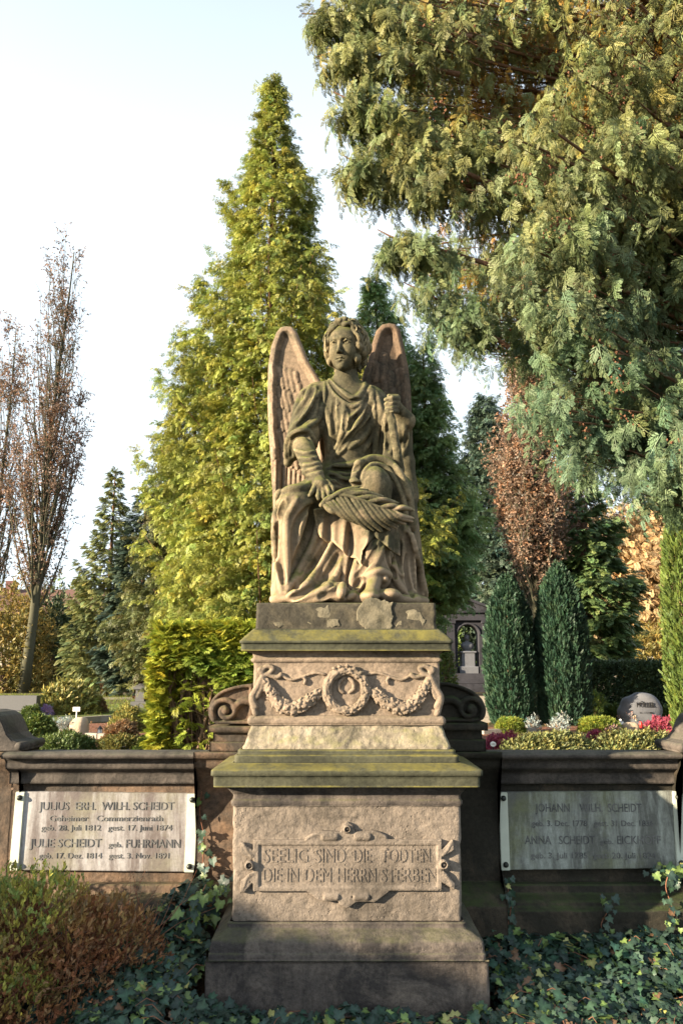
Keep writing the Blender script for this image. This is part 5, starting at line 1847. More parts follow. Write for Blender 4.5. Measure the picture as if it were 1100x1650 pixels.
build_ground()
patch('lawn', [(-300, 1150), (-300, 1136), (250, 1134), (900, 1134), (900, 1139), (330, 1148), (210, 1158), (120, 1162)], M['lawn'])
patch('path', [(-500, 1128), (-500, 1124), (1500, 1122), (1500, 1126)], M['edging'], GZ + 0.008)
patch('planting_bed', [(60, 1186), (135, 1166), (250, 1163), (330, 1175), (330, 1206), (60, 1206)], M['mulch'], GZ + 0.008)
patch('planting_bed', [(770, 1172), (1300, 1166), (1500, 1206), (770, 1212)], M['mulch'], GZ + 0.008)


# far wood all along the horizon
def far_wood():
    r = np.random.default_rng(77)
    P, S, T = [], [], []
    n = 26000
    a = r.uniform(-1.25, 1.25, n)
    R_ = r.uniform(72, 105, n)
    hmax = np.array([7.5 + 4.0 * mnoise.noise(Vector((x * 9, 3, 0))) + 3.0 * mnoise.noise(Vector((x * 31, 7, 0))) for x in a])
    z = GZ + hmax * r.uniform(0, 1, n) ** 0.7
    P = np.column_stack([R_ * np.sin(a), R_ * np.cos(a), z])
    D = r.normal(0, 1, (n, 3)) + (0, 0, 0.3)
    tn = tints(n, 0.5, 1.3, 0.2, r) * np.array([[1.25, 0.95, 0.8]])
    V, T, C = bake(P_BROAD, frames(D), P, r.uniform(1.0, 2.0, n), tn, r)
    o = np_mesh('far_wood', V, T, M['thuja_dark'], smooth=False, col=C)
    o['kind'] = 'stuff'
    o['label'] = 'mixed brown and green woodland closing the horizon behind the cemetery'
    o['category'] = 'woodland'


far_wood()


def base_at(px, Y, z=GZ):
    return np.array([(px - PCX) / FPX * (Y / (CT + 0.18 * ST)), Y, z])


def top_h(px, py, Y, z=GZ):
    return float(U(px, py, Y)[2]) - z


# ---- the conifers behind the statue
def prof_pts(pts):
    f = lin(pts)
    return lambda t, az: f(t)


Hc = top_h(418, 128, 13.0)
fL = lin([(0.0, 2.25), (0.12, 2.35), (0.25, 2.2), (0.40, 1.8), (0.55, 1.30), (0.68, 0.92), (0.80, 0.58), (0.90, 0.28), (1.0, 0.03)])
fR = lin([(0.0, 2.6), (0.12, 2.8), (0.25, 2.5), (0.40, 2.0), (0.52, 1.5), (0.62, 1.25), (0.72, 0.95), (0.82, 0.50), (0.92, 0.20), (1.0, 0.03)])
conifer('thuja_tree', 'tallest sunlit yellow green conifer rising directly behind the angel', 'tree', base_at(430, 13.0), Hc,
        lambda t, az: (fR(t) if math.cos(az) > 0 else fL(t)), M['thuja'], M['bark_red'], P_THUB, 0.25, 460, 58, seed=21, lift=0.30, tipup=0.30, hang=0.50, lean=(-0.05, 0), trunk_r=0.22, ragged=0.32)
conifer('thuja_tree', 'shaded blue green conifer behind the right wing of the angel with a thin pointed tip', 'tree', base_at(640, 15.0), top_h(603, 455, 15.0),
        prof_pts([(0, 1.9), (0.2, 1.8), (0.4, 1.4), (0.6, 1.05), (0.8, 0.6), (0.92, 0.22), (1, 0.04)]), M['thuja_dark'], M['bark_red'], P_THUB, 0.38, 210, 32, seed=22, lean=(-0.45, 0), trunk_r=0.15, ragged=0.45, tl=(0.9, 2.3), z0=0.20)
conifer('thuja_tree', 'shaded green conifer right of the angel with light tipped lower branches', 'tree', base_at(692, 14.0), top_h(688, 560, 14.0),
        prof_pts([(0, 0.9), (0.2, 0.85), (0.5, 0.65), (0.8, 0.35), (1, 0.04)]), M['thuja_dark'], M['bark_red'], P_THUB, 0.36, 110, 28, seed=23, z0=0.28, trunk_r=0.12, ragged=0.4, tl=(1.0, 2.0))
conifer('cypress_tree', 'dull grey green conifer seen past the left side of the tallest sunlit one', 'tree', base_at(300, 17.0), top_h(308, 585, 17.0),
        prof_pts([(0, 1.5), (0.15, 1.6), (0.4, 1.15), (0.65, 0.8), (0.85, 0.42), (1, 0.05)]), M['spruce'], M['bark_red'], P_THUB, 0.42, 160, 30, seed=24, trunk_r=0.16, ragged=0.35, tl=(0.4, 0.95))
conifer('cypress_tree', 'dark conifer in shade between the young pointed conifer and the tall sunlit one', 'tree', base_at(222, 22.0), top_h(222, 790, 22.0),
        prof_pts([(0, 1.2), (0.3, 1.1), (0.6, 0.8), (0.85, 0.4), (1, 0.05)]), M['thuja_deep'], M['bark_red'], P_FIR, 0.30, 120, 70, seed=25, trunk_r=0.16, ragged=0.3)
conifer('spruce_tree', 'young pointed conifer with layered sunlit branches standing beside the bare copper leaved tree', 'tree', base_at(168, 25.0), top_h(173, 757, 25.0),
        prof_pts([(0, 1.45), (0.15, 1.6), (0.35, 1.35), (0.55, 0.85), (0.75, 0.45), (0.9, 0.25), (1, 0.04)]), M['spruce'], M['bark_red'], P_FIR, 0.27, 150, 75, seed=26, lift=0.05, tipup=0.35, trunk_r=0.14, ragged=0.25)
conifer('conifer_tree', 'tall dark blue green conifer behind the black monument with the bust', 'tree', base_at(797, 37.0), top_h(797, 640, 37.0),
        prof_pts([(0, 2.2), (0.2, 2.4), (0.45, 2.0), (0.7, 1.4), (0.88, 0.7), (1, 0.05)]), M['thuja_deep'], M['bark_red'], P_THUB, 0.80, 170, 44, seed=27, trunk_r=0.18, ragged=0.3, tl=(0.8, 1.6))
conifer('fir_tree', 'dark fir with drooping layered branches in front of the golden trees at the right', 'tree', base_at(952, 21.0), top_h(952, 760, 21.0),
        prof_pts([(0, 0.3), (0.12, 0.5), (0.2, 1.2), (0.45, 1.5), (0.7, 1.1), (0.9, 0.5), (1, 0.05)]), M['thuja_dark'], M['bark_red'], P_FIR, 0.33, 100, 60, seed=28, lift=-0.05, tipup=0.1, hang=0.3, trunk_r=0.20, ragged=0.35, z0=0.10, tl=(0.6, 1.3))


# ---- upright beeches that keep their dry leaves
def beech(name, label, base, height, halfw, mat, n_br, n_leaf, clear, seed, trunk_r, lean=0.0, leafsize=0.16, dens_top=0.6, group=None, twigm='twig'):
    r = np.random.default_rng(seed)
    root = thing(name, label, 'tree', base, group)
    base = np.array(base, float)
    tr = [base + np.array([lean * t + 0.06 * math.sin(t * 9 + seed), 0.05 * math.sin(t * 7), height * t]) for t in np.linspace(0, 1, 14)]
    mb = MB()
    mb.tube(tr, [trunk_r * (1.12 if i == 0 else 1) * (1 - 0.95 * (i / 13) ** 0.8) + 0.008 for i in range(14)], 10)
    tr = np.array(tr)
    paths, tw, LP, LD = [], [], [], []
    for i in range(n_br):
        t0 = clear + (0.82 - clear) * (i / n_br) ** 1.25
        az = i * 2.4 + r.uniform(-0.4, 0.4)
        o = np.array([np.interp(t0 * 13, range(14), tr[:, c]) for c in range(3)])
        L = height * (0.20 + 0.24 * r.random()) * (1.1 - 0.7 * t0)
        w = halfw * (0.55 + 0.5 * r.random()) * (1.0 if t0 < 0.5 else (1.25 - t0))
        d = np.array([math.cos(az), math.sin(az), 0])
        pts = np.array([o + d * w * (1 - (1 - s) ** 1.8) + np.array([0, 0, L * s]) + r.normal(0, 0.03, 3) for s in np.linspace(0, 1, 8)])
        paths.append((pts, max(0.010, trunk_r * 0.30 * (1 - t0)), 0.006))
        for k in range(9):
            s = r.uniform(0.15, 1.0)
            q = pts[min(7, int(s * 7.99))]
            a2 = az + r.normal(0, 1.1)
            d2 = np.array([math.cos(a2) * 0.4, math.sin(a2) * 0.4, 1.0])
            l2 = r.uniform(0.5, 1.3) * (1.1 - 0.5 * t0)
            tw.append(([q, q + d2 * l2 * 0.5 + r.normal(0, 0.04, 3), q + d2 * l2 + r.normal(0, 0.08, 3)], 0.011, 0.004))
            keep = 1.0 if s * L + t0 * height < height * 0.62 else dens_top
            m = r.poisson(n_leaf / (n_br * 9) * keep * (1.5 if mnoise.noise(Vector(q * 0.5 + seed)) > -0.05 else 0.45))
            for _ in range(m):
                u = r.uniform(0.1, 1)
                LP.append(q + d2 * l2 * u + r.normal(0, 0.10, 3))
                LD.append(r.normal(0, 1, 3) + np.array([0, 0, 0.2]))
    add_paths(mb, paths, 5)
    add_paths(mb, tw, 3)
    mb.build('trunk', M['bark_green'], root, smooth=True)
    LP, LD = np.array(LP), np.array(LD)
    V, T, C = bake(P_BEE, frames(LD), LP, leafsize * r.uniform(0.7, 1.3, len(LP)), tints(len(LP), 0.6, 1.3, 0.12, r), r)
    np_mesh('crown', V, T, mat, root, smooth=False, col=C)
    return root


beech('beech_tree', 'tall upright nearly bare tree with sparse copper leaves at the left', base_at(38, 29.0), top_h(78, 405, 29.0), 1.35, M['beech'], 85, 9000, 0.16, 31, 0.23, lean=0.9, leafsize=0.20, dens_top=0.35)
beech('beech_tree', 'upright copper leaved tree cut off by the left edge', base_at(-25, 33.0), top_h(-12, 530, 33.0), 1.0, M['beech'], 50, 4500, 0.15, 32, 0.18, lean=0.2, leafsize=0.22, dens_top=0.5)
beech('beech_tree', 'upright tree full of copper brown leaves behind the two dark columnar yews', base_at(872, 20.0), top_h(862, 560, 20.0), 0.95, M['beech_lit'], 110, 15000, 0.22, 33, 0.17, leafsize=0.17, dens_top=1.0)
beech('beech_tree', 'broader shaded brown leaved tree between the copper tree and the fir', base_at(925, 23.0), top_h(925, 770, 23.0), 1.5, M['beech'], 60, 11000, 0.25, 34, 0.16, leafsize=0.18, dens_top=1.0)


# ---- golden fine-twigged trees far right
def weeping(name, label, base, height, width, seed, mat, n=70, per=90, size=0.5):
    r = np.random.default_rng(seed)
    root = thing(name, label, 'tree', base)
    base = np.array(base, float)
    mb = MB()
    mb.tube([base + (0.1 * math.sin(t * 5), 0, height * 0.8 * t) for t in np.linspace(0, 1, 8)], [0.28 * (1 - 0.85 * t) for t in np.linspace(0, 1, 8)], 8)
    paths, LP, LD = [], [], []
    for i in range(n):
        t0 = r.uniform(0.25, 0.8)
        az = r.uniform(0, 6.28)
        d = np.array([math.cos(az), math.sin(az), 0])
        L = width * r.uniform(0.5, 1.0)
        o = base + (0, 0, height * t0)
        pts = np.array([o + d * L * s + np.array([0, 0, height * 0.28 * s * (1.25 - s)]) + r.normal(0, 0.06, 3) for s in np.linspace(0, 1, 7)])
        paths.append((pts, 0.055, 0.010))
        k = per
        s = r.uniform(0.25, 1, k)
        q = pts[np.minimum(6, (s * 6.99).astype(int))]
        LP.append(q + r.normal(0, 0.35, (k, 3)) - np.column_stack([np.zeros(k), np.zeros(k), r.uniform(0, 0.9, k)]))
        LD.append(np.column_stack([r.normal(0, 0.6, k), r.normal(0, 0.6, k), -r.uniform(0.2, 1.2, k)]) + d * 0.4)
    add_paths(mb, paths, 4)
    mb.build('trunk', M['bark'], root, smooth=True)
    LP, LD = np.concatenate(LP), np.concatenate(LD)
    V, T, C = bake(P_FIR, frames(LD, None, r.uniform(0, 3, len(LP))), LP, size * r.uniform(0.6, 1.4, len(LP)), tints(len(LP), 0.6, 1.3, 0.08, r), r)
    np_mesh('crown', V, T, mat, root, smooth=False, col=C)
    return root


weeping('weeping_tree', 'golden orange fine twigged tree glowing in the sun behind the right hedge', base_at(1025, 32.0), 9.5, 3.6, 41, M['gold_twig'], 120, 150, 0.34)
weeping('weeping_tree', 'orange brown fine twigged tree at the right edge beyond the brick building', base_at(1120, 44.0), 11.0, 5.0, 42, M['gold_twig'], 100, 120, 0.42)
bush('yellow_tree', 'low tree with yellow leaves beside the brick building at the right', 'tree', base_at(1058, 28.0), 1.4, 1.2, 2.6, M['gold_leaf'], P_BROAD, 0.35, 1800, seed=43)
# undergrowth at the left behind the graves
for (px, Y, w, h, mk, sd, lab) in ((8, 30, 1.9, 4.5, 'gold_leaf', 51, 'sunlit yellow leaved shrub at the left edge behind the grey gravestone'),
                                   (62, 34, 2.0, 4.6, 'bush_olive', 52, 'dull olive shrub behind the trunk of the bare copper leaved tree'),
                                   (92, 32, 1.6, 4.2, 'hedge_dark', 53, 'tall dark shrub between the bare copper leaved tree and the young conifer'),
                                   (130, 36, 2.2, 4.0, 'bush_olive', 54, 'shaded olive shrub behind the young pointed conifer'),
                                   (760, 40, 3.0, 4.2, 'hedge_dark', 55, 'dark evergreen shrub behind the black monument'),
                                   (700, 36, 2.0, 3.6, 'bush_green', 56, 'green shrub beside the black monument, on its left'),
                                   (1000, 52, 4.5, 4.0, 'gold_leaf', 57, 'yellow brown thicket far behind the brick building')):
    bush('tall_shrub', lab, 'shrub', base_at(px, Y), w, w * 0.7, h, M[mk], P_BROAD, 0.40, 2400, seed=sd, lump=0.3)

# ---------------------------------------------------------------- the overhanging cypress, top right
def overhang():
    r = np.random.default_rng(61)
    tb = np.array([6.2, 7.6, GZ])
    root = thing('cypress_tree', 'huge overhanging cypress with drooping grey green sprays and brown cones filling the upper right', 'tree', tb)
    mb = MB()
    tr = np.array([tb + np.array([-0.25 * math.sin(t * 3), 0.1 * math.sin(t * 5), 15.0 * t]) for t in np.linspace(0, 1, 16)])
    mb.tube(tr, [0.42 * (1 - 0.85 * t) for t in np.linspace(0, 1, 16)], 12)
    outline = [(500, -120), (484, 20), (500, 95), (548, 70), (600, 100), (590, 130), (530, 152), (548, 235), (560, 290), (582, 330), (610, 318), (604, 400), (612, 450), (650, 470), (668, 545), (700, 560), (720, 585), (765, 590), (800, 590), (824, 640), (832, 700), (862, 745), (898, 775), (950, 790), (1010, 805), (1060, 825), (1200, 850), (1500, 800), (1700, 200), (1500, -300), (700, -300)]
    P, D, S, T = [], [], [], []
    paths = []
    CP = []
    tries = 0
    targets = []
    while len(targets) < 2300 and tries < 60000:
        tries += 1
        px, py = r.uniform(480, 1500), r.uniform(-180, 850)
        Y = r.uniform(5.3, 8.9)
        if px > 1150 and r.random() < 0.6:
            continue
        if py < -20 and r.random() < 0.5:
            continue
        d = float(poly_sd(np.array(px), np.array(py), outline))
        if d > (-28 if py < 560 else -16):
            continue
        # the near branches stay high and to the right; the rim belongs to the middle of the tree
        if Y < 5.8 and (px < 800 or d > -90):
            continue
        if Y > 7.6 and d > -40:
            continue
        w = U(px, py, Y)
        if mnoise.noise(Vector(w * 0.9 + 3.0)) < -0.10 and d < -20:
            continue
        targets.append((w, px, py, d))
    # boughs that reach out over the sky past the rim of the crown
    for line, Y_, m_ in (([(800, 300), (700, 255), (640, 205), (585, 172), (537, 148)], 6.0, 30), ([(800, 300), (700, 300), (640, 290), (575, 262), (552, 250)], 6.1, 20), ([(760, 60), (640, 40), (560, 25), (486, 22)], 6.2, 26),
                        ([(740, 120), (640, 100), (560, 82), (508, 92)], 6.1, 18), ([(800, 430), (700, 400), (640, 385), (608, 370)], 6.0, 12), ([(820, 560), (760, 520), (700, 480), (650, 455)], 6.1, 12)):
        LC = catmull([U(q[0], q[1], Y_) for q in line], 6)
        paths.append((LC, 0.030, 0.006))
        for i_ in range(m_):
            w_ = LC[int((0.25 + 0.75 * (i_ + 0.5) / m_) * (len(LC) - 1))] + r.normal(0, 0.05, 3)
            targets.append((w_ + (0, 0, -0.06), 0, 0, -20))
    for (w, px, py, d) in targets:
        # the branch leaves the trunk above and curves out and down to the tuft
        zt = np.clip(w[2] - r.uniform(-0.3, 1.6), 2.2, 15)
        o = np.array([np.interp(zt - GZ, np.linspace(0, 15, 16), tr[:, c]) for c in range(3)])
        v = w - o
        Lh = np.linalg.norm(v)
        dirn = v / Lh
        inw = w - dirn * (0.22 if px == 0 else min(0.8, Lh * 0.5)) + np.array([0, 0, 0.10])
        if px != 0 and r.random() < 0.25:
            pts = catmull([o, o + v * 0.4 + (0, 0, 0.25), inw, w], 5)
            paths.append((pts, 0.035, 0.007))
        elif px != 0:
            paths.append(([inw, (inw + w) / 2 + (0, 0, 0.03), w], 0.007, 0.0025))
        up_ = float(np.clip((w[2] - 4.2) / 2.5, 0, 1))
        inner = d < -90 and w[1] > 6.6 and r.random() < 0.55
        k = 16 if px == 0 else r.integers(8, 12)
        s = r.uniform(0.0, 1.1, k)
        side = np.cross(dirn, [0, 0, 1.0])
        side /= np.linalg.norm(side) + 1e-9
        sg = r.choice([-1, 1], k)
        p = inw + (w - inw) * s[:, None] + side * (sg * r.uniform(0.0, 0.20, k) * (1.1 - 0.6 * s))[:, None] + r.normal(0, 0.05, (k, 3))
        dd = dirn * r.uniform(0.1, 0.8, k)[:, None] + side * (sg * r.uniform(0.1, 0.6, k))[:, None] + np.array([0, 0, -1]) * r.uniform(0.6, 1.6, k)[:, None]
        P.append(p)
        D.append(dd)
        S.append(r.uniform(0.14, 0.29, k) * (0.95 if px == 0 else 1) * (0.9 if w[1] > 7 else 1.0))
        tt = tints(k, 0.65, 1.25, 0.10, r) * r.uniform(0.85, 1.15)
        tt = tt * (np.array([[0.72, 0.92, 1.15]]) * (1 - up_) + np.array([[1.10, 1.02, 0.84]]) * up_)  # sunlit gold higher up and bluish shade lower down, put into the tint
        if inner:
            tt = tt * np.array([[1.7, 0.9, 0.42]])
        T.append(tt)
        if r.random() < 0.50:
            kk = r.integers(8, 20)
            CP.append(w - dirn * 0.22 + r.normal(0, 0.055, (kk, 3)) + (0, 0, -0.04))
    P, D, S, T = map(np.concatenate, (P, D, S, T))
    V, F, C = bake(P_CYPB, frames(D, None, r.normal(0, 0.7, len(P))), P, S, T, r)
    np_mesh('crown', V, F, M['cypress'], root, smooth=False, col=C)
    add_paths(mb, paths, 4)
    mb.build('trunk', M['bark_red'], root, smooth=True)
    CP = np.concatenate(CP)
    oc = np.array([(1, 0, 0), (-1, 0, 0), (0, 1, 0), (0, -1, 0), (0, 0, 1), (0, 0, -1)], float)
    ot = np.array([(0, 2, 4), (2, 1, 4), (1, 3, 4), (3, 0, 4), (2, 0, 5), (1, 2, 5), (3, 1, 5), (0, 3, 5)], np.int32)
    V, F, C = bake([(oc, ot)], np.tile(np.eye(3), (len(CP), 1, 1)), CP, r.uniform(0.009, 0.017, len(CP)), tints(len(CP), 0.7, 1.3, 0.1, r), r)
    o = np_mesh('cones', V, F, M['cone'], root, smooth=False, col=C)
    o['kind'] = 'stuff'


overhang()


# ---------------------------------------------------------------- clipped hedge with bare inner stems, behind the left wall
def thuja_hedge():
    r = np.random.default_rng(71)
    Y0, Y1 = 6.3, 7.4
    xl, xr = hx(262, 6.6, 1100), hx(470, 6.6, 1100)
    zt = float(U(300, 1014, 6.4)[2])
    root = thing('thuja_hedge', 'clipped golden green hedge with bare tangled stems showing at its lower front', 'hedge', ((xl + xr) / 2, 6.8, GZ - 0.05))
    n = 22000
    P, D, S, T = [], [], [], []
    gx0, gx1 = hx(262, 6.4, 1130), hx(345, 6.4, 1130)
    gz = float(U(300, 1075, 6.4)[2])
    for i in range(n):
        f = r.random()
        x, y, z = r.uniform(xl, xr), r.uniform(Y0, Y1), r.uniform(GZ, zt)
        dpt = r.uniform(0, 0.14)
        if f < 0.48:
            y = Y0 + dpt
            nrm = np.array([0, -1, 0.25])
            gap = (x > gx0 + 0.10 * mnoise.noise(Vector((z * 5, 1, 0)))) and (x < gx1 + 0.45 * (gz - z) + 0.12 * mnoise.noise(Vector((z * 4, 9, 0)))) and z < gz + 0.16 * mnoise.noise(Vector((x * 6, 4, 0)))
            if gap and r.random() < 0.95:
                continue
        elif f < 0.70:
            x = xl + dpt
            nrm = np.array([-1, 0, 0.25])
        elif f < 0.92:
            z = zt - dpt * 0.8
            nrm = np.array([0, 0, 1.0])
        else:
            y = Y1 - dpt
            nrm = np.array([0, 1, 0.2])
        w = 0.05 * mnoise.noise(Vector((x * 4, y * 4, z * 4)))
        P.append(np.array([x, y, z]) + nrm * w)
        D.append(nrm * 0.8 + r.normal(0, 0.5, 3) + (0, 0, 0.45))
    P, D = np.array(P), np.array(D)
    k = len(P)
    tn = tints(k, 0.65, 1.25, 0.1, r)
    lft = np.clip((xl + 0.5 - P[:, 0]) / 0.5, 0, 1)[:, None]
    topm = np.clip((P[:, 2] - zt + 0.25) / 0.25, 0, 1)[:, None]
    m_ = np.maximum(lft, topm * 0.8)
    tn = tn * (1 - m_) + tn * np.array([[1.35, 1.15, 0.9]]) * m_  # sunlight on the left side and top is put into the tint
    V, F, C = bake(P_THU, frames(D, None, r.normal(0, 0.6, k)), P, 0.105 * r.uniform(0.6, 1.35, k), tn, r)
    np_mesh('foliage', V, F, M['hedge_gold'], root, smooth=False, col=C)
    paths = []
    for i in range(150):
        x0 = r.uniform(xl + 0.12, xr - 0.1)
        y0 = r.uniform(Y0 + 0.10, Y0 + 0.65)
        p = np.array([x0, y0, GZ - 0.03])
        pts = [p]
        dx = r.normal(0, 0.22)
        for s in range(5):
            p = p + np.array([dx * 0.25 + r.normal(0, 0.035), r.normal(-0.01, 0.03), (zt - GZ) / 5.5])
            p[0] = min(max(p[0], xl + 0.1), xr - 0.1)
            p[1] = max(p[1], Y0 + 0.10)
            pts.append(p)
        paths.append((pts, r.uniform(0.006, 0.020) if i > 12 else 0.03, 0.004))
        for q in range(3):
            a = pts[r.integers(1, 5)]
            e = a + np.array([r.normal(0, 0.12), -0.10 * r.random(), r.uniform(0.02, 0.22)])
            e[1] = max(e[1], Y0 + 0.08)
            paths.append(([a, (a + e) / 2 + r.normal(0, 0.015, 3), e], 0.006, 0.002))
    tubes(paths, 'stems', M['twig'], root, 5)


thuja_hedge()


# ---------------------------------------------------------------- columnar yews, right-hand hedge, cypress column
def column(name, label, px, Y, top_py, half, mat, n, size, seed, group=None, cat='tree', protos=None):
    r = np.random.default_rng(seed)
    b = base_at(px, Y)
    H = top_h(px, top_py, Y)
    root = thing(name, label, cat, b, group)
    P, D = [], []
    t = r.uniform(0, 1, n)
    az = r.uniform(0, 2 * math.pi, n)
    prof = np.interp(t, [0, 0.1, 0.35, 0.6, 0.8, 0.92, 1.0], [0.80, 0.95, 1.0, 0.92, 0.72, 0.42, 0.05])
    rib = np.array([0.17 * abs(math.sin(a * 6 + 2.2 * mnoise.noise(Vector((a * 2, tt * 2.5, seed))))) + 0.10 * mnoise.noise(Vector((math.cos(a) * 3, math.sin(a) * 3, tt * 9 + seed))) for a, tt in zip(az, t)])
    sh = r.choice([1.0, 1.0, 0.9, 0.78], n)
    stray = np.where(r.random(n) < 0.03, r.uniform(1.04, 1.16, n), 1.0)
    R_ = half * prof * (0.92 + rib) * sh * stray
    P = b + np.column_stack([np.cos(az) * R_, np.sin(az) * R_, t * H])
    P[:, 2] += H * 0.06 * np.array([mnoise.noise(Vector((math.cos(a) * 4, math.sin(a) * 4, seed))) for a in az]) * (t > 0.6)
    D = np.column_stack([np.cos(az) * 0.45, np.sin(az) * 0.45, np.ones(n)]) + r.normal(0, 0.25, (n, 3))
    V, F, C = bake(protos or P_YEW, frames(D, None, r.uniform(0, 3, n)), P, size * r.uniform(0.6, 1.35, n), tints(n, 0.6, 1.35, 0.08, r), r)
    np_mesh('crown', V, F, mat, root, smooth=False, col=C)
    mb = MB()
    mb.tube([b, b + (0, 0, H * 0.8)], [0.06, 0.02], 7)
    mb.build('trunk', M['bark_red'], root, smooth=True)
    return root


YY = float(G(820, 1167)[1])
column('yew_tree', 'dark green columnar yew nearer to the black monument', 822, YY, 935, 35 / FPX * YY, M['yew'], 21000, 0.085, 81, 'columnar yews beside the graves')
column('yew_tree', 'broader dark green columnar yew, right of the other one', 907, YY, 916, 38 / FPX * YY, M['yew'], 23000, 0.085, 82, 'columnar yews beside the graves')
column('cypress_tree', 'light green sunlit columnar conifer cut off by the right edge', 1120, 9.0, 800, 0.30, M['bush_green'], 16000, 0.09, 83)
bush('round_shrub', 'small dark green rounded bush squeezed between the two yews and the hedge', 'shrub', base_at(957, 13.4), 0.22, 0.22, 0.42, M['bush_green'], P_YEW, 0.10, 1500, seed=84)


def box_hedge(name, label, x0, x1, y0, y1, h, mat, size, n, seed, protos):
    r = np.random.default_rng(seed)
    root = thing(name, label, 'hedge', ((x0 + x1) / 2, (y0 + y1) / 2, GZ))
    P, D = [], []
    ar = [(x1 - x0) * h, (x1 - x0) * (y1 - y0), (y1 - y0) * h * 2]
    pr = np.array(ar) / sum(ar)
    for i in range(n):
        c = r.choice(3, p=pr)
        x, y, z = r.uniform(x0, x1), r.uniform(y0, y1), r.uniform(0, h)
        dp = r.uniform(0, 0.12)
        if c == 0:
            y, nm = y0 + dp, np.array([0, -1.0, 0.2])
        elif c == 1:
            z, nm = h - dp, np.array([0, 0, 1.0])
        else:
            x, nm = (x0 + dp, np.array([-1.0, 0, 0.2])) if r.random() < 0.5 else (x1 - dp, np.array([1.0, 0, 0.2]))
        P.append(np.array([x, y, GZ + z]) + nm * 0.06 * mnoise.noise(Vector((x * 2.5, y * 2.5, z * 2.5))))
        D.append(nm * 0.6 + r.normal(0, 0.6, 3))
    P, D = np.array(P), np.array(D)
    V, F, C = bake(protos, frames(D), P, size * r.uniform(0.6, 1.3, n), tints(n, 0.6, 1.3, 0.1, r), r)
    np_mesh('foliage', V, F, mat, root, smooth=False, col=C)
    st = MB()
    st.tube([(x0 + 0.1, (y0 + y1) / 2, GZ - 0.03), (x1 - 0.1, (y0 + y1) / 2, GZ - 0.03)], 0.03, 5)
    for i in range(int((x1 - x0) / 0.5)):
        x = x0 + 0.25 + i * 0.5
        st.tube([(x, (y0 + y1) / 2, GZ - 0.02), (x + 0.05, (y0 + y1) / 2, GZ + h * 0.8)], [0.03, 0.01], 5)
    st.build('stems', M['bark'], root, smooth=True)


YH = 16.0
box_hedge('clipped_hedge', 'long dark clipped hedge behind the rounded grave boulder', hx(940, YH, 1100), hx(1260, YH, 1100), YH, YH + 1.0, top_h(1000, 1072, YH), M['hedge_dark'], 0.15, 26000, 85, P_BROAD)
YL = 30.0
box_hedge('clipped_hedge', 'low dark hedge in the shade behind the yellow green shrub at the left', hx(150, YL, 1100), hx(214, YL, 1100), YL, YL + 1.0, top_h(190, 1098, YL), M['hedge_dark'], 0.22, 2500, 86, P_BROAD)
box_hedge('clipped_hedge', 'yellowish clipped hedge at the left edge behind the grey gravestone', hx(-120, 33, 1100), hx(28, 33, 1100), 33, 34, top_h(10, 1082, 33), M['gold_leaf'], 0.22, 4000, 87, P_BROAD)


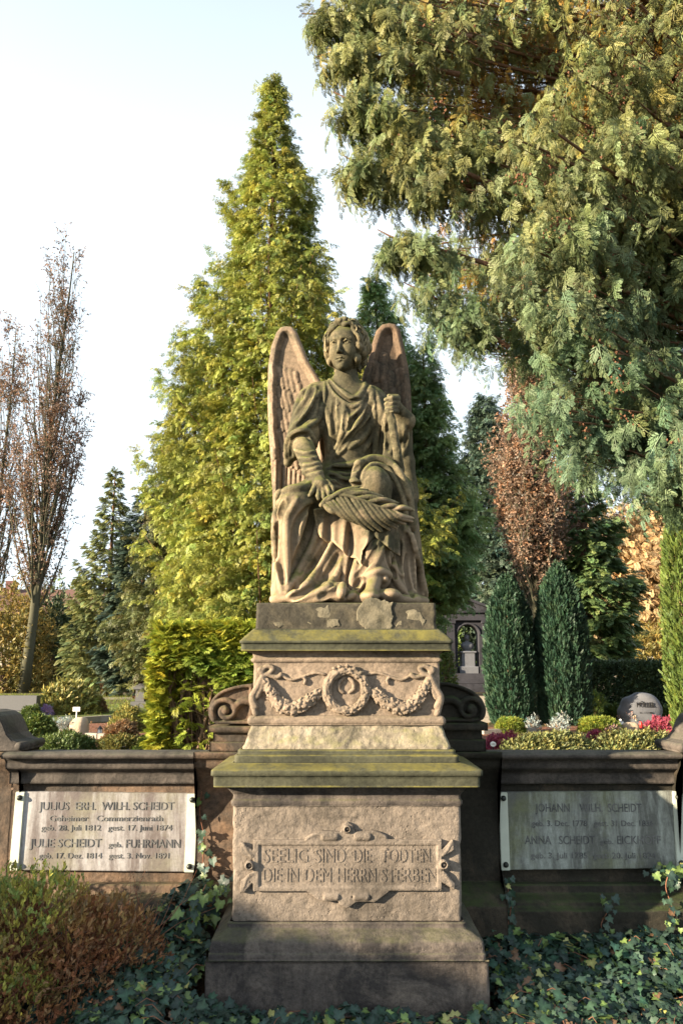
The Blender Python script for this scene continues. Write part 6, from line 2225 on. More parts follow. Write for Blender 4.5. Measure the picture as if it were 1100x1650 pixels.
# ---------------------------------------------------------------- black monument with a bust
def aedicule():
    Y = 30.0
    k = Y / 1.02 / FPX
    X = lambda px: (px - PCX) * k
    Z = lambda py: float(U(760, py, Y)[2])
    root = thing('grave_monument', 'black stone grave monument with a gabled roof and an arched niche holding a bust', 'monument', (X(757), Y, GZ))
    b = MB()
    z0 = Z(1085)
    b.box(X(718), X(800), Y - 0.5, Y + 1.2, GZ, GZ + (z0 - GZ) * 0.45)
    b.box(X(724), X(795), Y - 0.3, Y + 1.0, GZ + (z0 - GZ) * 0.45, z0)
    b.build('plinth', M['black_stone'], root, bevel=0.02)
    b = MB()
    zc, ze, zr = Z(1000), Z(988), Z(969)
    # body with an arched opening
    xl, xr, al, ar = X(726), X(788), X(740), X(775)
    xc = (al + ar) / 2
    zs = Z(1024)
    ra = (ar - al) / 2
    arc = [(xc + ra * math.cos(t), zs + ra * math.sin(t)) for t in np.linspace(math.pi, 0, 15)]
    b.box(xl, al, Y, Y + 0.7, z0, zs)
    b.box(ar, xr, Y, Y + 0.7, z0, zs)
    for i in range(len(arc) - 1):
        (x0, za), (x1, zb) = arc[i], arc[i + 1]
        b.prism([(x0, za), (x1, zb), (x1, zc), (x0, zc)], 'y', Y, Y + 0.7)
    b.box(xl, al, Y, Y + 0.7, zs, zc)
    b.box(ar, xr, Y, Y + 0.7, zs, zc)
    b.build('niche_walls', M['black_stone'], root)
    for x0, x1 in ((X(722), X(735)), (X(780), X(793))):
        c = MB()
        c.box(x0, x1, Y - 0.12, Y - 0.002, z0, zc)
        c.box(x0 - 0.04, x1 + 0.04, Y - 0.18, Y - 0.002, z0 - 0.002, z0 + 0.22)
        c.box(x0 - 0.04, x1 + 0.04, Y - 0.18, Y - 0.002, zc - 0.14, zc + 0.002)
        c.build('pilaster', M['black_stone'], root, bevel=0.01)
    e = MB()
    e.box(X(721), X(794), Y - 0.16, Y + 0.8, zc, ze)
    e.box(X(716), X(799), Y - 0.28, Y + 0.85, ze, ze + 0.09)
    e.prism([(X(716), ze + 0.09), (X(799), ze + 0.09), (X(757.5), zr)], 'y', Y - 0.22, Y + 0.8)
    for (xa, xb) in ((X(713), X(757.5)), (X(802), X(757.5))):
        th = 0.10
        e.prism([(xa, ze + 0.09), (xb, zr), (xb, zr + th * 1.2), (xa, ze + 0.09 + th)], 'y', Y - 0.34, Y + 0.9)
    e.build('gable', M['black_stone'], root, bevel=0.008)
    g = MB()
    g.tube([(xc + (ra + 0.05) * math.cos(t), Y - 0.02, zs + (ra + 0.05) * math.sin(t)) for t in np.linspace(math.pi, 0, 20)], 0.05, 8)
    g.build('arch_moulding', M['black_stone'], root, smooth=True)
    # bust on a column
    f = Field((xc - 0.6, Y - 0.1, z0 - 0.05), (xc + 0.6, Y + 0.85, Z(1015)), 0.022)
    p = lambda px, py: np.array([X(px), Y + 0.35, Z(py)])
    f.box((xc - 0.42, Y, z0 - 0.04), (xc + 0.42, Y + 0.75, z0 + 0.30), 0.01, 0.0)
    f.box((xc - 0.30, Y + 0.08, z0 + 0.25), (xc + 0.30, Y + 0.65, Z(1052)), 0.01, 0.0)
    f.box((xc - 0.36, Y + 0.04, Z(1052)), (xc + 0.36, Y + 0.70, Z(1049)), 0.01, 0.0)
    f.ell(p(757.5, 1041), (0.26, 0.17, 0.22), 0.08)
    f.cone(p(752, 1040), p(763, 1040), 0.14, 0.14, 0.06)
    f.cone(p(757.5, 1038), p(757.5, 1031), 0.075, 0.07, 0.05)
    f.ell(p(757.5, 1028), (0.105, 0.125, 0.145), 0.03)
    f.ell(p(757.5, 1025) + (0, 0.02, 0), (0.115, 0.125, 0.10), 0.02)
    f.ell(p(757.5, 1029) + (0, -0.13, 0), (0.022, 0.03, 0.035), 0.02)
    V, Q = f.mesh()
    np_mesh('bust', V, Q, M['bust'], root)
    w = MB()
    w.box(X(700), X(720), Y + 0.15, Y + 0.6, GZ, Z(1010))
    w.box(X(698), X(720), Y + 0.08, Y + 0.66, Z(1010), Z(1006))
    w.build('side_wall', M['black_stone'], root, bevel=0.01)


aedicule()


# ---------------------------------------------------------------- buildings far off
def brick_house():
    Y = 48.0
    xl, xr = hx(948, Y, 1060), hx(1180, Y, 1060)
    root = thing('brick_building', 'long dark red brick building with a low roof half hidden behind the hedge', 'building', ((xl + xr) / 2, Y, GZ))
    zt = float(U(1000, 1048, Y)[2])
    b = MB()
    b.box(xl, xr, Y, Y + 8, GZ, zt)
    b.build('wall', M['brick'], root)
    r_ = MB()
    r_.prism([(Y - 0.4, zt - 0.05), (Y + 8.4, zt - 0.05), (Y + 4, zt + 1.6)], 'x', xl - 0.3, xr + 0.3)
    r_.build('roof', M['tiles'], root)
    for i in range(4):
        x = xl + 1.2 + i * 2.4
        f = MB()
        f.box(x, x + 0.10, Y - 0.06, Y - 0.002, GZ + 0.9, zt - 0.4)
        f.box(x + 0.8, x + 0.9, Y - 0.06, Y - 0.002, GZ + 0.9, zt - 0.4)
        f.box(x + 0.1, x + 0.8, Y - 0.06, Y - 0.002, zt - 0.5, zt - 0.4)
        f.box(x + 0.1, x + 0.8, Y - 0.06, Y - 0.002, GZ + 0.9, GZ + 1.0)
        w = f.build('window', M['white'], root)
        p = MB()
        p.box(x + 0.1, x + 0.8, Y - 0.03, Y - 0.003, GZ + 1.0, zt - 0.5)
        p.build('pane', M['glass'], w)


def far_house(px0, px1, Y, wall_py, ridge_py, label):
    xl, xr = hx(px0, Y, 1000), hx(px1, Y, 1000)
    zt, zr = float(U(80, wall_py, Y)[2]), float(U(80, ridge_py, Y)[2])
    root = thing('house', label, 'building', ((xl + xr) / 2, Y, GZ))
    b = MB()
    b.box(xl, xr, Y, Y + 9, GZ, zt)
    b.build('wall', M['render'], root)
    r_ = MB()
    r_.prism([(Y - 0.5, zt - 0.05), (Y + 9.5, zt - 0.05), (Y + 4.5, zr)], 'x', xl - 0.4, xr + 0.4)
    rf = r_.build('roof', M['tiles'], root)
    c = MB()
    c.box(xl + 2, xl + 2.8, Y + 3.4, Y + 4.2, zr - 1.2, zr + 0.7)
    c.build('chimney', M['brick'], rf)
    for i in range(4):
        x = xl + (xr - xl) * (0.12 + 0.23 * i)
        w = MB()
        w.box(x, x + 1.1, Y - 0.05, Y - 0.002, GZ + 3.6, GZ + 5.0)
        wo_ = w.build('window', M['white'], root)
        p = MB()
        p.box(x + 0.1, x + 1.0, Y - 0.07, Y - 0.051, GZ + 3.7, GZ + 4.9)
        p.build('pane', M['glass'], wo_)


brick_house()
far_house(-60, 150, 62.0, 990, 940, 'pale house with a red tiled roof glimpsed behind the trees at the left')


# garden urn on a pillar in front of the brick building
def urn():
    Y = 26.0
    b = base_at(966, Y)
    b[0] = hx(966, Y, 1060)
    zt = float(U(966, 1070, Y)[2])
    root = thing('stone_urn', 'dark footed urn on a square pillar above the hedge, in front of the brick building', 'urn', b)
    m = MB()
    m.box(b[0] - 0.42, b[0] + 0.42, Y - 0.42, Y + 0.42, GZ, zt - 0.12)
    m.box(b[0] - 0.50, b[0] + 0.50, Y - 0.5, Y + 0.5, zt - 0.12, zt)
    m.build('pillar', M['edging'], root, bevel=0.015)
    m = MB()
    m.lathe([(0.20, zt), (0.20, zt + 0.05), (0.08, zt + 0.10), (0.07, zt + 0.18), (0.22, zt + 0.28), (0.34, zt + 0.42), (0.40, zt + 0.50), (0.44, zt + 0.52), (0.40, zt + 0.53), (0.30, zt + 0.45)], b[0], Y, 20)
    m.build('bowl', M['black_stone'], root, smooth=True)


urn()

# ---------------------------------------------------------------- graves and planting behind the wall
def pbush(name, label, cat, x0, x1, y0, y1, mk, protos, spr, n, **kw):
    xm = (x0 + x1) / 2
    c = G(xm, y1)
    Y = c[1]
    w = (x1 - x0) / 2 / FPX * Y
    h = float(U(xm, y0, Y)[2]) - GZ
    return bush(name, label, cat, c, w, w * kw.pop('depth', 0.9), h, M[mk], protos, spr, n, **kw)


LEFT = [
    ('round_shrub', 'small clipped green ball at the left edge in front of the grey gravestone', 'shrub', -6, 20, 1137, 1151, 'bush_green', P_TINY, 0.06, 900, {}),
    ('round_shrub', 'small clipped green ball just right of the grey gravestone', 'shrub', 36, 64, 1139, 1156, 'bush_green', P_TINY, 0.06, 900, {}),
    ('round_shrub', 'larger rounded green shrub left of the silvery flower arrangement', 'shrub', 36, 86, 1154, 1190, 'bush_green', P_TINY, 0.06, 2600, {}),
    ('spreading_shrub', 'broad dark green glossy shrub directly behind the left wall coping', 'shrub', 54, 148, 1186, 1212, 'bush_green', P_BROAD, 0.06, 2600, {'tl': (0.5, 1.0)}),
    ('flowering_shrub', 'cluster of pale purple chrysanthemums beside the clipped balls', 'flowers', 65, 84, 1138, 1153, 'purple', P_TINY, 0.05, 900, {}),
    ('flower_arrangement', 'silvery dried flower arrangement with pink blooms in front of the boulder', 'flowers', 88, 118, 1156, 1184, 'silver', P_BROAD, 0.055, 380, {'lump': 0.5}),
    ('rhododendron', 'yellow green sunlit shrub behind the small white sign', 'shrub', 74, 150, 1111, 1150, 'bush_olive', P_BROAD, 0.20, 2600, {'tl': (0.8, 1.7)}),
    ('round_shrub', 'small reddish brown shrub beside the yellow green shrub', 'shrub', 147, 168, 1130, 1149, 'bush_brown', P_TINY, 0.10, 700, {}),
    ('round_shrub', 'beige cushion shaped shrub left of the golden hedge', 'shrub', 181, 234, 1141, 1178, 'bush_olive', P_TINY, 0.06, 2600, {'tl': (0.9, 1.8)}),
    ('round_shrub', 'rusty brown round shrub in front of the beige cushion shrub', 'shrub', 171, 220, 1165, 1194, 'bush_brown', P_TINY, 0.05, 2600, {}),
    ('low_shrub', 'low olive mound just behind the left coping', 'shrub', 162, 230, 1189, 1212, 'bush_olive', P_TINY, 0.05, 2200, {'tl': (0.5, 1.1)}),
    ('creeping_juniper', 'flat green creeping conifer at the foot of the golden hedge', 'shrub', 226, 326, 1188, 1212, 'bush_green', P_THU, 0.09, 1800, {}),
    ('young_thuja', 'little yellow green thuja sprig tucked against the left scroll stone', 'shrub', 308, 346, 1160, 1206, 'bush_bright', P_THU, 0.12, 420, {'lump': 0.4}),
    ('laurel_shrub', 'green shrub with small white flowers close to the right side of the pedestal', 'shrub', 702, 734, 1040, 1120, 'bush_green', P_BROAD, 0.16, 1500, {'depth': 0.6}),
]
RIGHT = [
    ('box_shrub', 'bright clipped box in front of the left yew', 'shrub', 802, 841, 1160, 1182, 'bush_bright', P_TINY, 0.045, 2600, {'boxy': 4.5, 'lump': 0.08}),
    ('box_shrub', 'bright clipped box left of the grave boulder planting', 'shrub', 938, 990, 1158, 1180, 'bush_bright', P_TINY, 0.045, 3400, {'boxy': 4.0, 'lump': 0.10}),
    ('silver_plant', 'small silvery leaved plant in front of the gap between the yews', 'plant', 848, 870, 1160, 1178, 'silver', P_BROAD, 0.05, 240, {'lump': 0.5}),
    ('silver_plant', 'taller silvery plant with dry brown flower heads in front of the right yew', 'plant', 888, 914, 1156, 1180, 'silver', P_BROAD, 0.055, 300, {'lump': 0.6}),
    ('heather', 'red heather patch at the left end of the right hand bed', 'flowers', 782, 842, 1188, 1208, 'heather', P_TINY, 0.05, 2000, {'lump': 0.35}),
    ('heather', 'bright pink heather in front of the right side of the grave boulder', 'flowers', 1042, 1090, 1158, 1178, 'heather', P_TINY, 0.05, 1800, {'lump': 0.3}),
    ('heather', 'small salmon heather beside the white figurine', 'flowers', 974, 998, 1171, 1182, 'pinkflower', P_TINY, 0.045, 500, {}),
    ('heather', 'small red heather between the two ground cover mounds', 'flowers', 948, 972, 1180, 1192, 'heather', P_TINY, 0.045, 700, {}),
    ('round_shrub', 'fresh green rounded shrub at the left foot of the grave boulder', 'shrub', 972, 1003, 1137, 1163, 'bush_green', P_TINY, 0.06, 1500, {}),
    ('round_shrub', 'low green shrub right of the grave boulder', 'shrub', 1066, 1094, 1138, 1162, 'bush_green', P_TINY, 0.06, 1300, {}),
    ('ground_cover_shrub', 'variegated leathery ground cover left of the white plant marker', 'shrub', 820, 958, 1187, 1214, 'laurel', P_BROAD, 0.07, 3600, {'lump': 0.3, 'tl': (0.6, 1.9), 'depth': 0.35}),
    ('ground_cover_shrub', 'variegated leathery ground cover right of the white plant marker', 'shrub', 966, 1096, 1186, 1214, 'laurel', P_BROAD, 0.07, 3400, {'lump': 0.3, 'tl': (0.6, 1.9), 'depth': 0.35}),
]
for i, (nm, lab, cat, x0, x1, y0, y1, mk, pr, sp, n, kw) in enumerate(LEFT + RIGHT):
    pbush(nm, lab, cat, x0, x1, y0, y1, mk, pr, sp, n, seed=200 + i, **kw)


def stone_blob(name, label, x0, x1, y0, y1, mat, th=0.14, seed=1, cat='stone', build=True):
    c = G((x0 + x1) / 2, y1)
    Y = c[1]
    w = (x1 - x0) / 2 / FPX * Y / 1.01
    h = float(U((x0 + x1) / 2, y0, Y)[2]) - GZ
    root = thing(name, label, cat, c)
    f = Field(c - (w * 1.2, th * 1.6, 0.06), c + np.array([w * 1.2, th * 1.6, h * 1.15]), max(0.006, w / 50))

    def fn(X, Yy, Z):
        u = np.abs((X - c[0]) / w + 0.06 * np.sin(Z * 5 + seed)) ** 2.7 + np.abs((Z - c[2] - h * 0.30) / (h * 0.70)) ** 2.7 + np.abs((Yy - c[1]) / th) ** 3
        n_ = 0.05 * np.sin(X * 9 / w * 0.3 + seed) * np.sin(Z * 7 / h * 0.4) + 0.03 * np.sin(X * 17 + Z * 23)
        return (u ** (1 / 2.7) - 1 + n_) * min(w, h, th)
    f.func(f.lo, f.lo + f.h * f.n, fn)
    V, Q = f.mesh()
    o = np_mesh('stone_body', V, Q, mat, root)
    return root, c, w, h, th


def graves():
    # grey slab at the left edge
    c = G(20, 1154)
    Y = c[1]
    x0, x1 = hx(-60, Y, 1140), hx(59, Y, 1140)
    z = float(U(20, 1121, Y)[2])
    root = thing('gravestone', 'plain flat topped grey granite gravestone at the left edge', 'gravestone', ((x0 + x1) / 2, Y, GZ))
    b = MB()
    b.box(x0, x1, Y, Y + 0.18, GZ + 0.10, z)
    b.build('slab', M['granite'], root, bevel=0.008)
    b = MB()
    b.box(x0 - 0.05, x1 + 0.05, Y - 0.08, Y + 0.26, GZ - 0.05, GZ + 0.10)
    b.build('plinth', M['granite'], root, bevel=0.008)
    # small dark stele
    c = G(225, 1141)
    Y = c[1]
    x0, x1 = hx(218, Y, 1120), hx(233, Y, 1120)
    z = float(U(225, 1104, Y)[2])
    root = thing('gravestone', 'narrow dark stele with a cap in the shade left of the golden hedge', 'gravestone', ((x0 + x1) / 2, Y, GZ))
    b = MB()
    b.box(x0, x1, Y, Y + 0.25, GZ + 0.15, z - 0.10, 0.01)
    b.build('shaft', M['granite'], root, bevel=0.006)
    b = MB()
    b.box(x0 - 0.04, x1 + 0.04, Y - 0.04, Y + 0.29, z - 0.10, z - 0.03)
    b.box(x0 - 0.01, x1 + 0.01, Y - 0.01, Y + 0.26, z - 0.03, z + 0.03, 0.05)
    b.build('cap', M['granite'], root, bevel=0.006)
    b = MB()
    b.box(x0 - 0.08, x1 + 0.08, Y - 0.08, Y + 0.33, GZ - 0.03, GZ + 0.15)
    b.build('plinth', M['granite'], root, bevel=0.006)
    # the rounded boulder with a name
    root, c, w, h, th = stone_blob('gravestone', 'pale rounded granite boulder with a black carved name', 1000, 1067, 1117, 1166, M['granite_rough'], 0.15, 3, 'gravestone')
    x0, x1 = float(U(1019, 1138, c[1])[0]), float(U(1047, 1138, c[1])[0])
    zb = float(U(1033, 1139, c[1])[2])
    text_mesh('lettering', [('M\u00dcLLER', x0, x1, zb, 0.080)], M['black_paint'], root, 0.024, c[1] - th + 0.010)
    zb = float(U(1033, 1148, c[1])[2])
    text_mesh('lettering', [('1912 HUGO 1991', x0 + 0.04, x1 - 0.04, zb - 0.01, 0.026)], M['black_paint'], root, 0.024, c[1] - th + 0.010)
    # tan stone behind the left yew
    c = G(786, 1170)
    Y = c[1] + 0.8
    x0, x1 = hx(772, Y, 1150), hx(804, Y, 1150)
    z = float(U(786, 1122, Y)[2])
    root = thing('gravestone', 'plain tan sandstone grave slab left of the columnar yews', 'gravestone', ((x0 + x1) / 2, Y, GZ))
    b = MB()
    b.box(x0, x1, Y, Y + 0.14, GZ + 0.08, z, 0.004)
    b.build('slab', M['edging'], root, bevel=0.01)
    b = MB()
    b.box(x0 - 0.04, x1 + 0.04, Y - 0.05, Y + 0.19, GZ - 0.03, GZ + 0.08)
    b.build('plinth', M['edging'], root, bevel=0.008)
    stone_blob('boulder', 'brown rounded boulder beneath the small white sign at the left', 113, 141, 1155, 1184, M['boulder'], 0.12, 5)
    stone_blob('boulder', 'pale sandy boulder below the flower bowl at the right', 1003, 1028, 1163, 1180, M['boulder'], 0.09, 6)
    stone_blob('boulder', 'flat grey field stone just behind the left coping', 190, 226, 1200, 1212, M['granite_rough'], 0.12, 7)
    # white sign on a stake
    c = G(122, 1172)
    Y = c[1]
    root = thing('plant_sign', 'small white rectangular sign on a stake above the brown boulder', 'sign', c)
    zs = float(U(122, 1143, Y)[2])
    b = MB()
    b.box(c[0] - 0.055, c[0] + 0.055, Y - 0.004, Y + 0.004, zs - 0.03, zs + 0.035)
    b.build('panel', M['white'], root, bevel=0.001)
    b = MB()
    b.box(c[0] - 0.008, c[0] + 0.008, Y + 0.005, Y + 0.012, GZ - 0.05, zs)
    b.build('stake', M['white'], root)
    # round white plant markers
    for (px, py, lab) in ((794, 1199, 'round white marker on a stake in front of the red heather'), (965, 1191, 'round white marker on a stake between the two ground cover mounds')):
        Y = 7.2
        p = U(px, py, Y)
        root = thing('plant_marker', lab, 'marker', (p[0], Y, GZ), 'round white plant markers')
        b = MB()
        V, F = [], []
        n = 18
        for y_ in (-0.004, 0.004):
            for j in range(n):
                a = 2 * math.pi * j / n
                V.append((p[0] + 0.030 * math.cos(a), Y + y_, p[2] + 0.026 * math.sin(a)))
        F = [tuple(range(n)), tuple(range(2 * n - 1, n - 1, -1))] + [(j, j + n, (j + 1) % n + n, (j + 1) % n) for j in range(n)]
        b.add(V, F)
        b.build('disc', M['white'], root)
        b = MB()
        b.box(p[0] - 0.004, p[0] + 0.004, Y + 0.005, Y + 0.010, GZ - 0.05, p[2])
        b.build('stake', M['metal_dark'], root)
        text_mesh('lettering', [('170' if px < 900 else '171', p[0] - 0.016, p[0] + 0.016, p[2] - 0.007, 0.014)], M['black_paint'], root, 0.002, Y - 0.0045)
    # white figurine
    c = G(1000, 1178)
    Y = c[1]
    k = Y / FPX
    f = Field(c - np.array([0.08, 0.07, 0.01]), c + np.array([0.08, 0.07, 0.22]), 0.005)
    f.cone(c + (0, 0, 0.015), c + (0, 0, 0.10), 0.040, 0.022, 0.02)
    f.ell(c + (0, 0, 0.145), (0.020, 0.020, 0.024), 0.008)
    for s in (-1, 1):
        f.ell(c + (s * 0.034, 0.014, 0.10), (0.022, 0.010, 0.036), 0.008)
        f.cone(c + (s * 0.024, -0.005, 0.11), c + (s * 0.006, -0.030, 0.085), 0.010, 0.008, 0.006)
    V, Q = f.mesh()
    o = np_mesh('figurine', V, Q, M['white'], None, c)
    tag(o, 'small white winged figurine kneeling in front of the flower bowl', 'figurine')
    # flower bowl
    c = G(1014, 1166)
    Y = c[1]
    root = thing('flower_bowl', 'grey bowl planted with pink heather standing before the grave boulder', 'planter', c)
    b = MB()
    b.lathe([(0.08, c[2]), (0.10, c[2] + 0.02), (0.15, c[2] + 0.10), (0.155, c[2] + 0.11), (0.14, c[2] + 0.11), (0.12, c[2] + 0.09)], c[0], c[1], 18)
    b.build('bowl', M['granite'], root, smooth=True)
    bush('x', 'x', 'x', c + (0, 0, 0.10), 0.15, 0.13, 0.14, M['pinkflower'], P_TINY, 0.05, 700, parent=root, seed=301, stems=False)
    c = G(1032, 1174)
    b = MB()
    b.lathe([(0.025, c[2]), (0.028, c[2] + 0.07), (0.020, c[2] + 0.085), (0.022, c[2] + 0.095), (0.008, c[2] + 0.105)], c[0], c[1], 12)
    o = b.build('grave_candle', M['redlamp'], None, c, smooth=True)
    tag(o, 'red grave candle right of the sandy boulder', 'candle')
    # kerbs
    def kerb(pts, lab, z1=0.07):
        P = [G(*p) for p in pts]
        root = thing('grave_kerb', lab, 'kerb', P[0])
        for i in range(len(P) - 1):
            a, e = P[i], P[i + 1]
            d = e - a
            L = np.linalg.norm(d)
            d = d / L
            s = np.array([-d[1], d[0], 0]) * 0.045
            m = MB()
            V = [a - s + (0, 0, -0.05), e - s + (0, 0, -0.05), e + s + (0, 0, -0.05), a + s + (0, 0, -0.05)]
            V += [v + (0, 0, 0.05 + z1) for v in V]
            m.add(V, [(0, 3, 2, 1), (4, 5, 6, 7), (0, 1, 5, 4), (1, 2, 6, 5), (2, 3, 7, 6), (3, 0, 4, 7)])
            m.build('kerb_stone', M['edging'], root, bevel=0.006)
    kerb([(776, 1184), (818, 1182.5), (862, 1181.5)], 'pale stone edging in front of the left yew')
    kerb([(140, 1190), (160, 1191), (182, 1191.5)], 'short pale stone edging below the rusty brown shrub')
    kerb([(126, 1166), (160, 1163), (200, 1161)], 'pale stone edging along the far lawn at the left', 0.10)
    # small grave lantern left
    c = G(161, 1186)
    root = thing('grave_lantern', 'tiny metal grave lantern left of the rusty brown shrub', 'lantern', c)
    b = MB()
    b.lathe([(0.035, c[2]), (0.035, c[2] + 0.015)], c[0], c[1], 10)
    b.lathe([(0.038, c[2] + 0.09), (0.005, c[2] + 0.13)], c[0], c[1], 10)
    for a_ in (0.5, 2.07, 3.64, 5.2):
        b.tube([(c[0] + 0.031 * math.cos(a_), c[1] + 0.031 * math.sin(a_), c[2] + 0.005), (c[0] + 0.031 * math.cos(a_), c[1] + 0.031 * math.sin(a_), c[2] + 0.095)], 0.003, 4)
    b.build('housing', M['metal_dark'], root)
    b = MB()
    b.lathe([(0.026, c[2] + 0.015), (0.026, c[2] + 0.09)], c[0], c[1], 10)
    b.build('glass', M['white'], root)


graves()

# fallen leaves and small plants over the upper ground
def litter():
    r = np.random.default_rng(91)
    n = 9000
    x = r.uniform(-9, 10, n)
    y = 4.9 + 20 * r.random(n) ** 1.6
    P = np.column_stack([x, y, np.full(n, GZ + 0.012)])
    D = r.normal(0, 1, (n, 3)) * (1, 1, 0.25)
    tn = tints(n, 0.6, 1.4, 0.15, r)
    V, T, C = bake([leafp(0.6)], frames(D), P, r.uniform(0.03, 0.07, n), tn, r)
    o = np_mesh('fallen_leaves', V, T, M['bush_brown'], smooth=False, col=C)
    o['kind'] = 'stuff'
    n = 16000
    x = r.uniform(-14, -1, n)
    y = r.uniform(13.5, 27, n)
    P = np.column_stack([x, y, np.full(n, GZ)])
    D = np.column_stack([r.normal(0, 0.35, n), r.normal(0, 0.35, n), np.ones(n)])
    V, T, C = bake([leafp(0.16, 0.05)], frames(D), P, r.uniform(0.04, 0.09, n), tints(n, 0.6, 1.3, 0.1, r), r)
    o = np_mesh('grass', V, T, M['bush_bright'], smooth=False, col=C)
    o['kind'] = 'stuff'


litter()


# ---------------------------------------------------------------- ivy
def ivyleaf(seed):
    r = np.random.default_rng(seed)
    half = [(0.02, 0.10), (-0.10, 0.30), (0.14, 0.50), (0.30, 0.36), (0.52, 0.45), (0.64, 0.18)]
    pts = [(0, 0)] + half + [(1.0, 0.0)] + [(x, -y) for x, y in half[::-1]]
    pts = [(x + r.normal(0, 0.02), y + r.normal(0, 0.02)) for x, y in pts]
    V = [(0.33, 0, 0.03)] + [(x, y, -0.16 * y * y - 0.10 * x * x + 0.22 * abs(y)) for x, y in pts]
    n = len(pts)
    T = [(0, i + 1, (i + 1) % n + 1) for i in range(n)]
    tn = [1.55] + [1.35 if abs(y) < 0.03 else 0.88 for x, y in pts]
    return np.array(V, float), np.array(T, np.int32), np.array(tn)


P_IVY = [ivyleaf(s) for s in range(5)]


def ivytint(n, r, light=0.12):
    base = np.array([0.026, 0.050, 0.034])
    t = base * r.uniform(0.6, 1.5, (n, 1)) * (1 + r.normal(0, 0.08, (n, 3)))
    c = r.random(n)
    t[c < light] = np.array([0.12, 0.17, 0.05]) * r.uniform(0.7, 1.5, (int((c < light).sum()), 1))
    m = (c > light) & (c < light + 0.02)
    t[m] = (0.32, 0.30, 0.10)
    m = (c > 0.975)
    t[m] = (0.16, 0.09, 0.05)
    return t


def ivy_h(x, y):
    h = 0.045 + 0.055 * mnoise.noise(Vector((x * 1.7, y * 1.7, 3))) + 0.03 * mnoise.noise(Vector((x * 5, y * 5, 8)))
    h += 0.10 * max(0, min(1, (y - 3.75) / 0.4)) * (1.0 if x > 0 else 1.2)
    h += 0.24 * math.exp(-((x + 0.83) / 0.20) ** 2 - ((y - 4.05) / 0.22) ** 2)
    h += 0.16 * math.exp(-((x + 1.0) / 0.35) ** 2 - ((y - 3.7) / 0.4) ** 2)
    return h


def build_ivy():
    r = np.random.default_rng(95)
    P, D, S = [], [], []
    n = 0
    while n < 21000:
        if r.random() < 0.8:
            x, y = r.uniform(-2.4, 2.5), r.uniform(2.7, 4.22)
        else:
            x, y = r.uniform(-4.5, 4.5), r.uniform(1.2, 4.2)
        if abs(x - CX) < 0.74 and y > 3.49:
            continue
        h = ivy_h(x, y)
        z = h - abs(r.normal(0, 0.035)) + (0.02 if r.random() < 0.1 else 0)
        nrm = np.array([r.normal(0, 0.40), -0.35 + r.normal(0, 0.40), 1.0])
        nrm /= np.linalg.norm(nrm)
        a = r.normal(-1.57, 1.0)
        d = np.array([math.cos(a), math.sin(a), -0.25])
        d = d - nrm * (d @ nrm)
        P.append((x, y, z))
        D.append((d, nrm))
        s = 0.036 + 0.036 * r.random() if r.random() < 0.75 else 0.03 + 0.02 * r.random()
        S.append(s)
        n += 1
    P = np.array(P)
    d = np.array([q[0] for q in D])
    u = np.array([q[1] for q in D])
    V, T, C = bake(P_IVY, frames(d, u), P, np.array(S), ivytint(len(P), r, 0.10), r)
    o = np_mesh('ivy_ground_cover', V, T, M['ivy'], smooth=False, col=C)
    o['kind'] = 'stuff'
    # dry twigs and dead leaves between
    paths = []
    for i in range(260):
        x, y = r.uniform(-2.3, 2.4), r.uniform(2.8, 4.1)
        if abs(x - CX) < 0.76 and y > 3.46:
            continue
        a = r.uniform(0, 6.28)
        L = r.uniform(0.05, 0.20)
        z = ivy_h(x, y)
        paths.append(([(x, y, z - 0.02), (x + L * 0.5 * math.cos(a), y + L * 0.5 * math.sin(a), z + 0.012), (x + L * math.cos(a), y + L * math.sin(a), z - 0.01)], 0.0028, 0.0012))
    o = tubes(paths, 'ivy_stems', M['twig_red'], None, 4)
    o['kind'] = 'stuff'


build_ivy()


def vine(label, pts, Y, n, size, seed, light=0.2, spread=0.02):
    r = np.random.default_rng(seed)
    C_ = catmull([U(p[0], p[1], Y - 0.012) for p in pts], 8)
    root = thing('ivy_vine', label, 'ivy', C_[-1])
    tubes([(C_, 0.004, 0.0015)], 'stem', M['twig_red'], root, 5)
    i = r.integers(0, len(C_), n)
    P = C_[i] + r.normal(0, spread, (n, 3)) * (1, 0.3, 1) - np.array([0, 1, 0]) * r.uniform(0.0, 0.03, (n, 1))
    nrm = np.column_stack([r.normal(0, 0.35, n), -np.ones(n), r.normal(0.35, 0.35, n)])
    nrm /= np.linalg.norm(nrm, axis=1, keepdims=True)
    d = np.column_stack([r.normal(0, 0.6, n), np.zeros(n), -np.ones(n)])
    d = d - nrm * (d * nrm).sum(1)[:, None]
    V, T, C = bake(P_IVY, frames(d, nrm), P, size * r.uniform(0.6, 1.25, n), ivytint(n, r, light), r)
    np_mesh('leaves', V, T, M['ivy'], root, smooth=False, col=C)


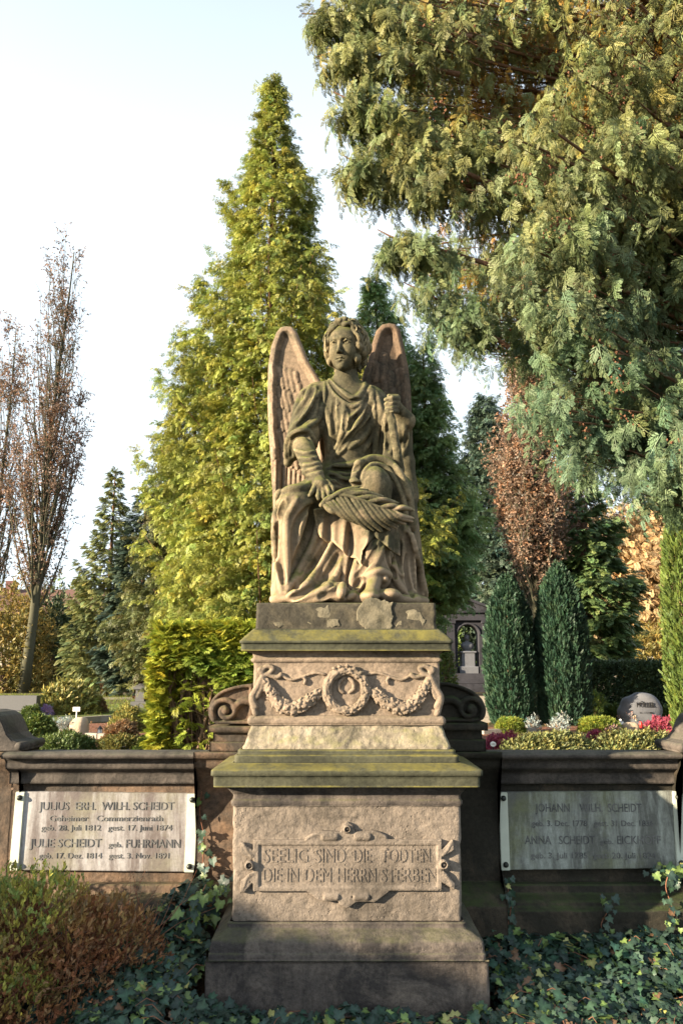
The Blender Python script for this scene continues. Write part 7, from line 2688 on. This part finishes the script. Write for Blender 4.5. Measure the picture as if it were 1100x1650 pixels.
vine('leafy ivy vine bunched under the right end of the green stained plaque', [(1120, 1396), (1095, 1400), (1070, 1402), (1050, 1400)], 4.22, 42, 0.06, 401, 0.35, 0.03)
vine('ivy vine hanging from the plinth edge near the right picture border', [(1078, 1402), (1072, 1430), (1082, 1465), (1076, 1500), (1086, 1530)], 4.16, 34, 0.045, 402, 0.15)
vine('thin ivy vine climbing the middle of the shaded right plinth', [(975, 1520), (968, 1490), (978, 1465), (966, 1440)], 4.155, 18, 0.045, 403, 0.3)
vine('dark ivy vine climbing at the joint right of the pedestal', [(815, 1500), (822, 1465), (818, 1435), (826, 1410)], 4.155, 16, 0.045, 404, 0.05)
vine('ivy vine with larger leaves climbing beside the right edge of the left plaque', [(330, 1430), (327, 1390), (329, 1350), (322, 1310), (325, 1275)], 4.25, 20, 0.05, 405, 0.3)
vine('sunlit ivy shoots reaching up the left flank of the pedestal', [(352, 1500), (345, 1470), (352, 1445), (360, 1420)], 3.98, 20, 0.06, 406, 0.5, 0.035)
vine('pale ivy shoots rising out of the ground cover left of the pedestal', [(318, 1500), (305, 1470), (322, 1445), (332, 1425)], 3.85, 24, 0.062, 407, 0.6, 0.035)


# ---------------------------------------------------------------- the brown and yellow shrub, lower left
def front_shrub():
    r = np.random.default_rng(97)
    c0 = np.array([-1.62, 3.55, -0.05])
    root = thing('deciduous_shrub', 'dense twiggy shrub with rusty lower leaves and yellow green tips at the lower left', 'shrub', c0)
    lumps = [(-1.95, 3.55, 0.22, 0.52, 0.45, 0.40), (-1.50, 3.55, 0.22, 0.42, 0.42, 0.38), (-1.22, 3.70, 0.12, 0.32, 0.30, 0.32), (-1.85, 3.15, 0.04, 0.40, 0.36, 0.33), (-2.45, 3.5, 0.22, 0.5, 0.5, 0.45), (-1.50, 3.30, 0.03, 0.30, 0.26, 0.24)]
    P, D, C, S = [], [], [], []
    n = 20000
    wts = np.array([l[3] * l[5] for l in lumps])
    pick = r.choice(len(lumps), n, p=wts / wts.sum())
    for k in range(n):
        x0, y0, z0, a, b, c = lumps[pick[k]]
        v = r.normal(size=3)
        v /= np.linalg.norm(v)
        rad = (1 - abs(r.normal(0, 0.20))) * (1 + 0.28 * mnoise.noise(Vector((v[0] * 2.5 + x0 * 3, v[1] * 2.5, v[2] * 2.5))) + 0.12 * mnoise.noise(Vector((v[0] * 7 + x0 * 3, v[1] * 7, v[2] * 7))))
        p = np.array([x0 + v[0] * a * rad, y0 + v[1] * b * rad, z0 + v[2] * c * rad])
        if p[2] < -0.03:
            continue
        top = (p[2] - z0) / c
        g = min(1, max(0, (top - 0.28) * 1.8 + 0.9 * mnoise.noise(Vector(p * 4.0)) + r.normal(0, 0.15)))
        if p[0] > -1.30:
            g *= 0.35
        yel = np.array([0.26, 0.25, 0.05]) if r.random() < 0.6 else np.array([0.14, 0.19, 0.05])
        brn = np.array([0.27, 0.115, 0.055]) if r.random() < 0.7 else np.array([0.28, 0.16, 0.08])
        C.append((yel * g + brn * (1 - g)) * r.uniform(0.8, 2.0) * (0.80 + 0.35 * g + 0.25 * (r.random() < 0.12)))
        P.append(p)
        D.append(v + np.array([0, -0.2, 0.7]) + r.normal(0, 0.4, 3))
        S.append(r.uniform(0.032, 0.062))
    P, D, C, S = map(np.array, (P, D, C, S))
    V, T, CC = bake(P_TINY, frames(D, None, r.uniform(0, 3, len(P))), P, S, C, r)
    np_mesh('foliage', V, T, M['shrub_front'], root, smooth=False, col=CC)
    paths = []
    for i in range(420):
        x0, y0, z0, a, b, c = lumps[r.integers(0, len(lumps))]
        v = r.normal(size=3)
        v[2] = abs(v[2]) * 0.9 + 0.1
        v /= np.linalg.norm(v)
        e = np.array([x0, y0, z0]) + v * np.array([a, b, c]) * r.uniform(0.9, 1.15)
        s = np.array([x0 + r.normal(0, 0.15), y0 + r.normal(0, 0.12), -0.05])
        m = (s + e) / 2 + r.normal(0, 0.05, 3)
        paths.append((catmull([s, m, e], 3), 0.0045, 0.0012))
    for i in range(26):      # long bare shoots
        x = r.uniform(-1.35, -0.95)
        s = np.array([x, 3.75, 0.2])
        e = s + np.array([r.normal(0.12, 0.12), 0.1 * r.random(), r.uniform(0.15, 0.38)])
        paths.append((catmull([s, (s + e) / 2 + r.normal(0, 0.03, 3), e], 3), 0.0025, 0.0010))
    tubes(paths, 'stems', M['twig_red'], root, 4)


front_shrub()


# added unseen hedge left of the view, blocking the low sun from the ivy
def shade_hedge():
    r = np.random.default_rng(99)
    x0, x1, y0, y1, h = -6.6, -6.0, -6.5, 1.7, 1.80
    root = thing('added_shade_hedge', 'unseen yew hedge added beyond the left edge to shade the ivy', 'hedge', (-6.3, -1, -0.05))
    n = 12000
    P = np.column_stack([r.choice([x0, x1, x0 + 0.1, x1 - 0.1, (x0 + x1) / 2], n), r.uniform(y0, y1, n), r.uniform(-0.05, h, n)])
    top = r.random(n) < 0.3
    P[top, 0] = r.uniform(x0, x1, top.sum())
    P[top, 2] = h - 0.02 + np.array([0.12 * mnoise.noise(Vector((0, y * 2.5, 0))) for y in P[top, 1]])
    D = r.normal(0, 1, (n, 3)) + (0, 0, 0.4)
    V, T, C = bake(P_BROAD, frames(D), P, 0.20 * r.uniform(0.7, 1.3, n), tints(n, 0.6, 1.3, 0.1, r), r)
    np_mesh('foliage', V, T, M['hedge_dark'], root, smooth=False, col=C)
    paths = [([(-6.3, y0 + 0.1, -0.03), (-6.3, 0, -0.03), (-6.3, y1 - 0.1, -0.03)], 0.03, 0.03)] + [([(-6.3, y, -0.06), (-6.28, y + 0.1, h * 0.8)], 0.03, 0.01) for y in np.arange(y0 + 0.2, y1, 0.5)]
    tubes(paths, 'stems', M['bark'], root, 5)


shade_hedge()
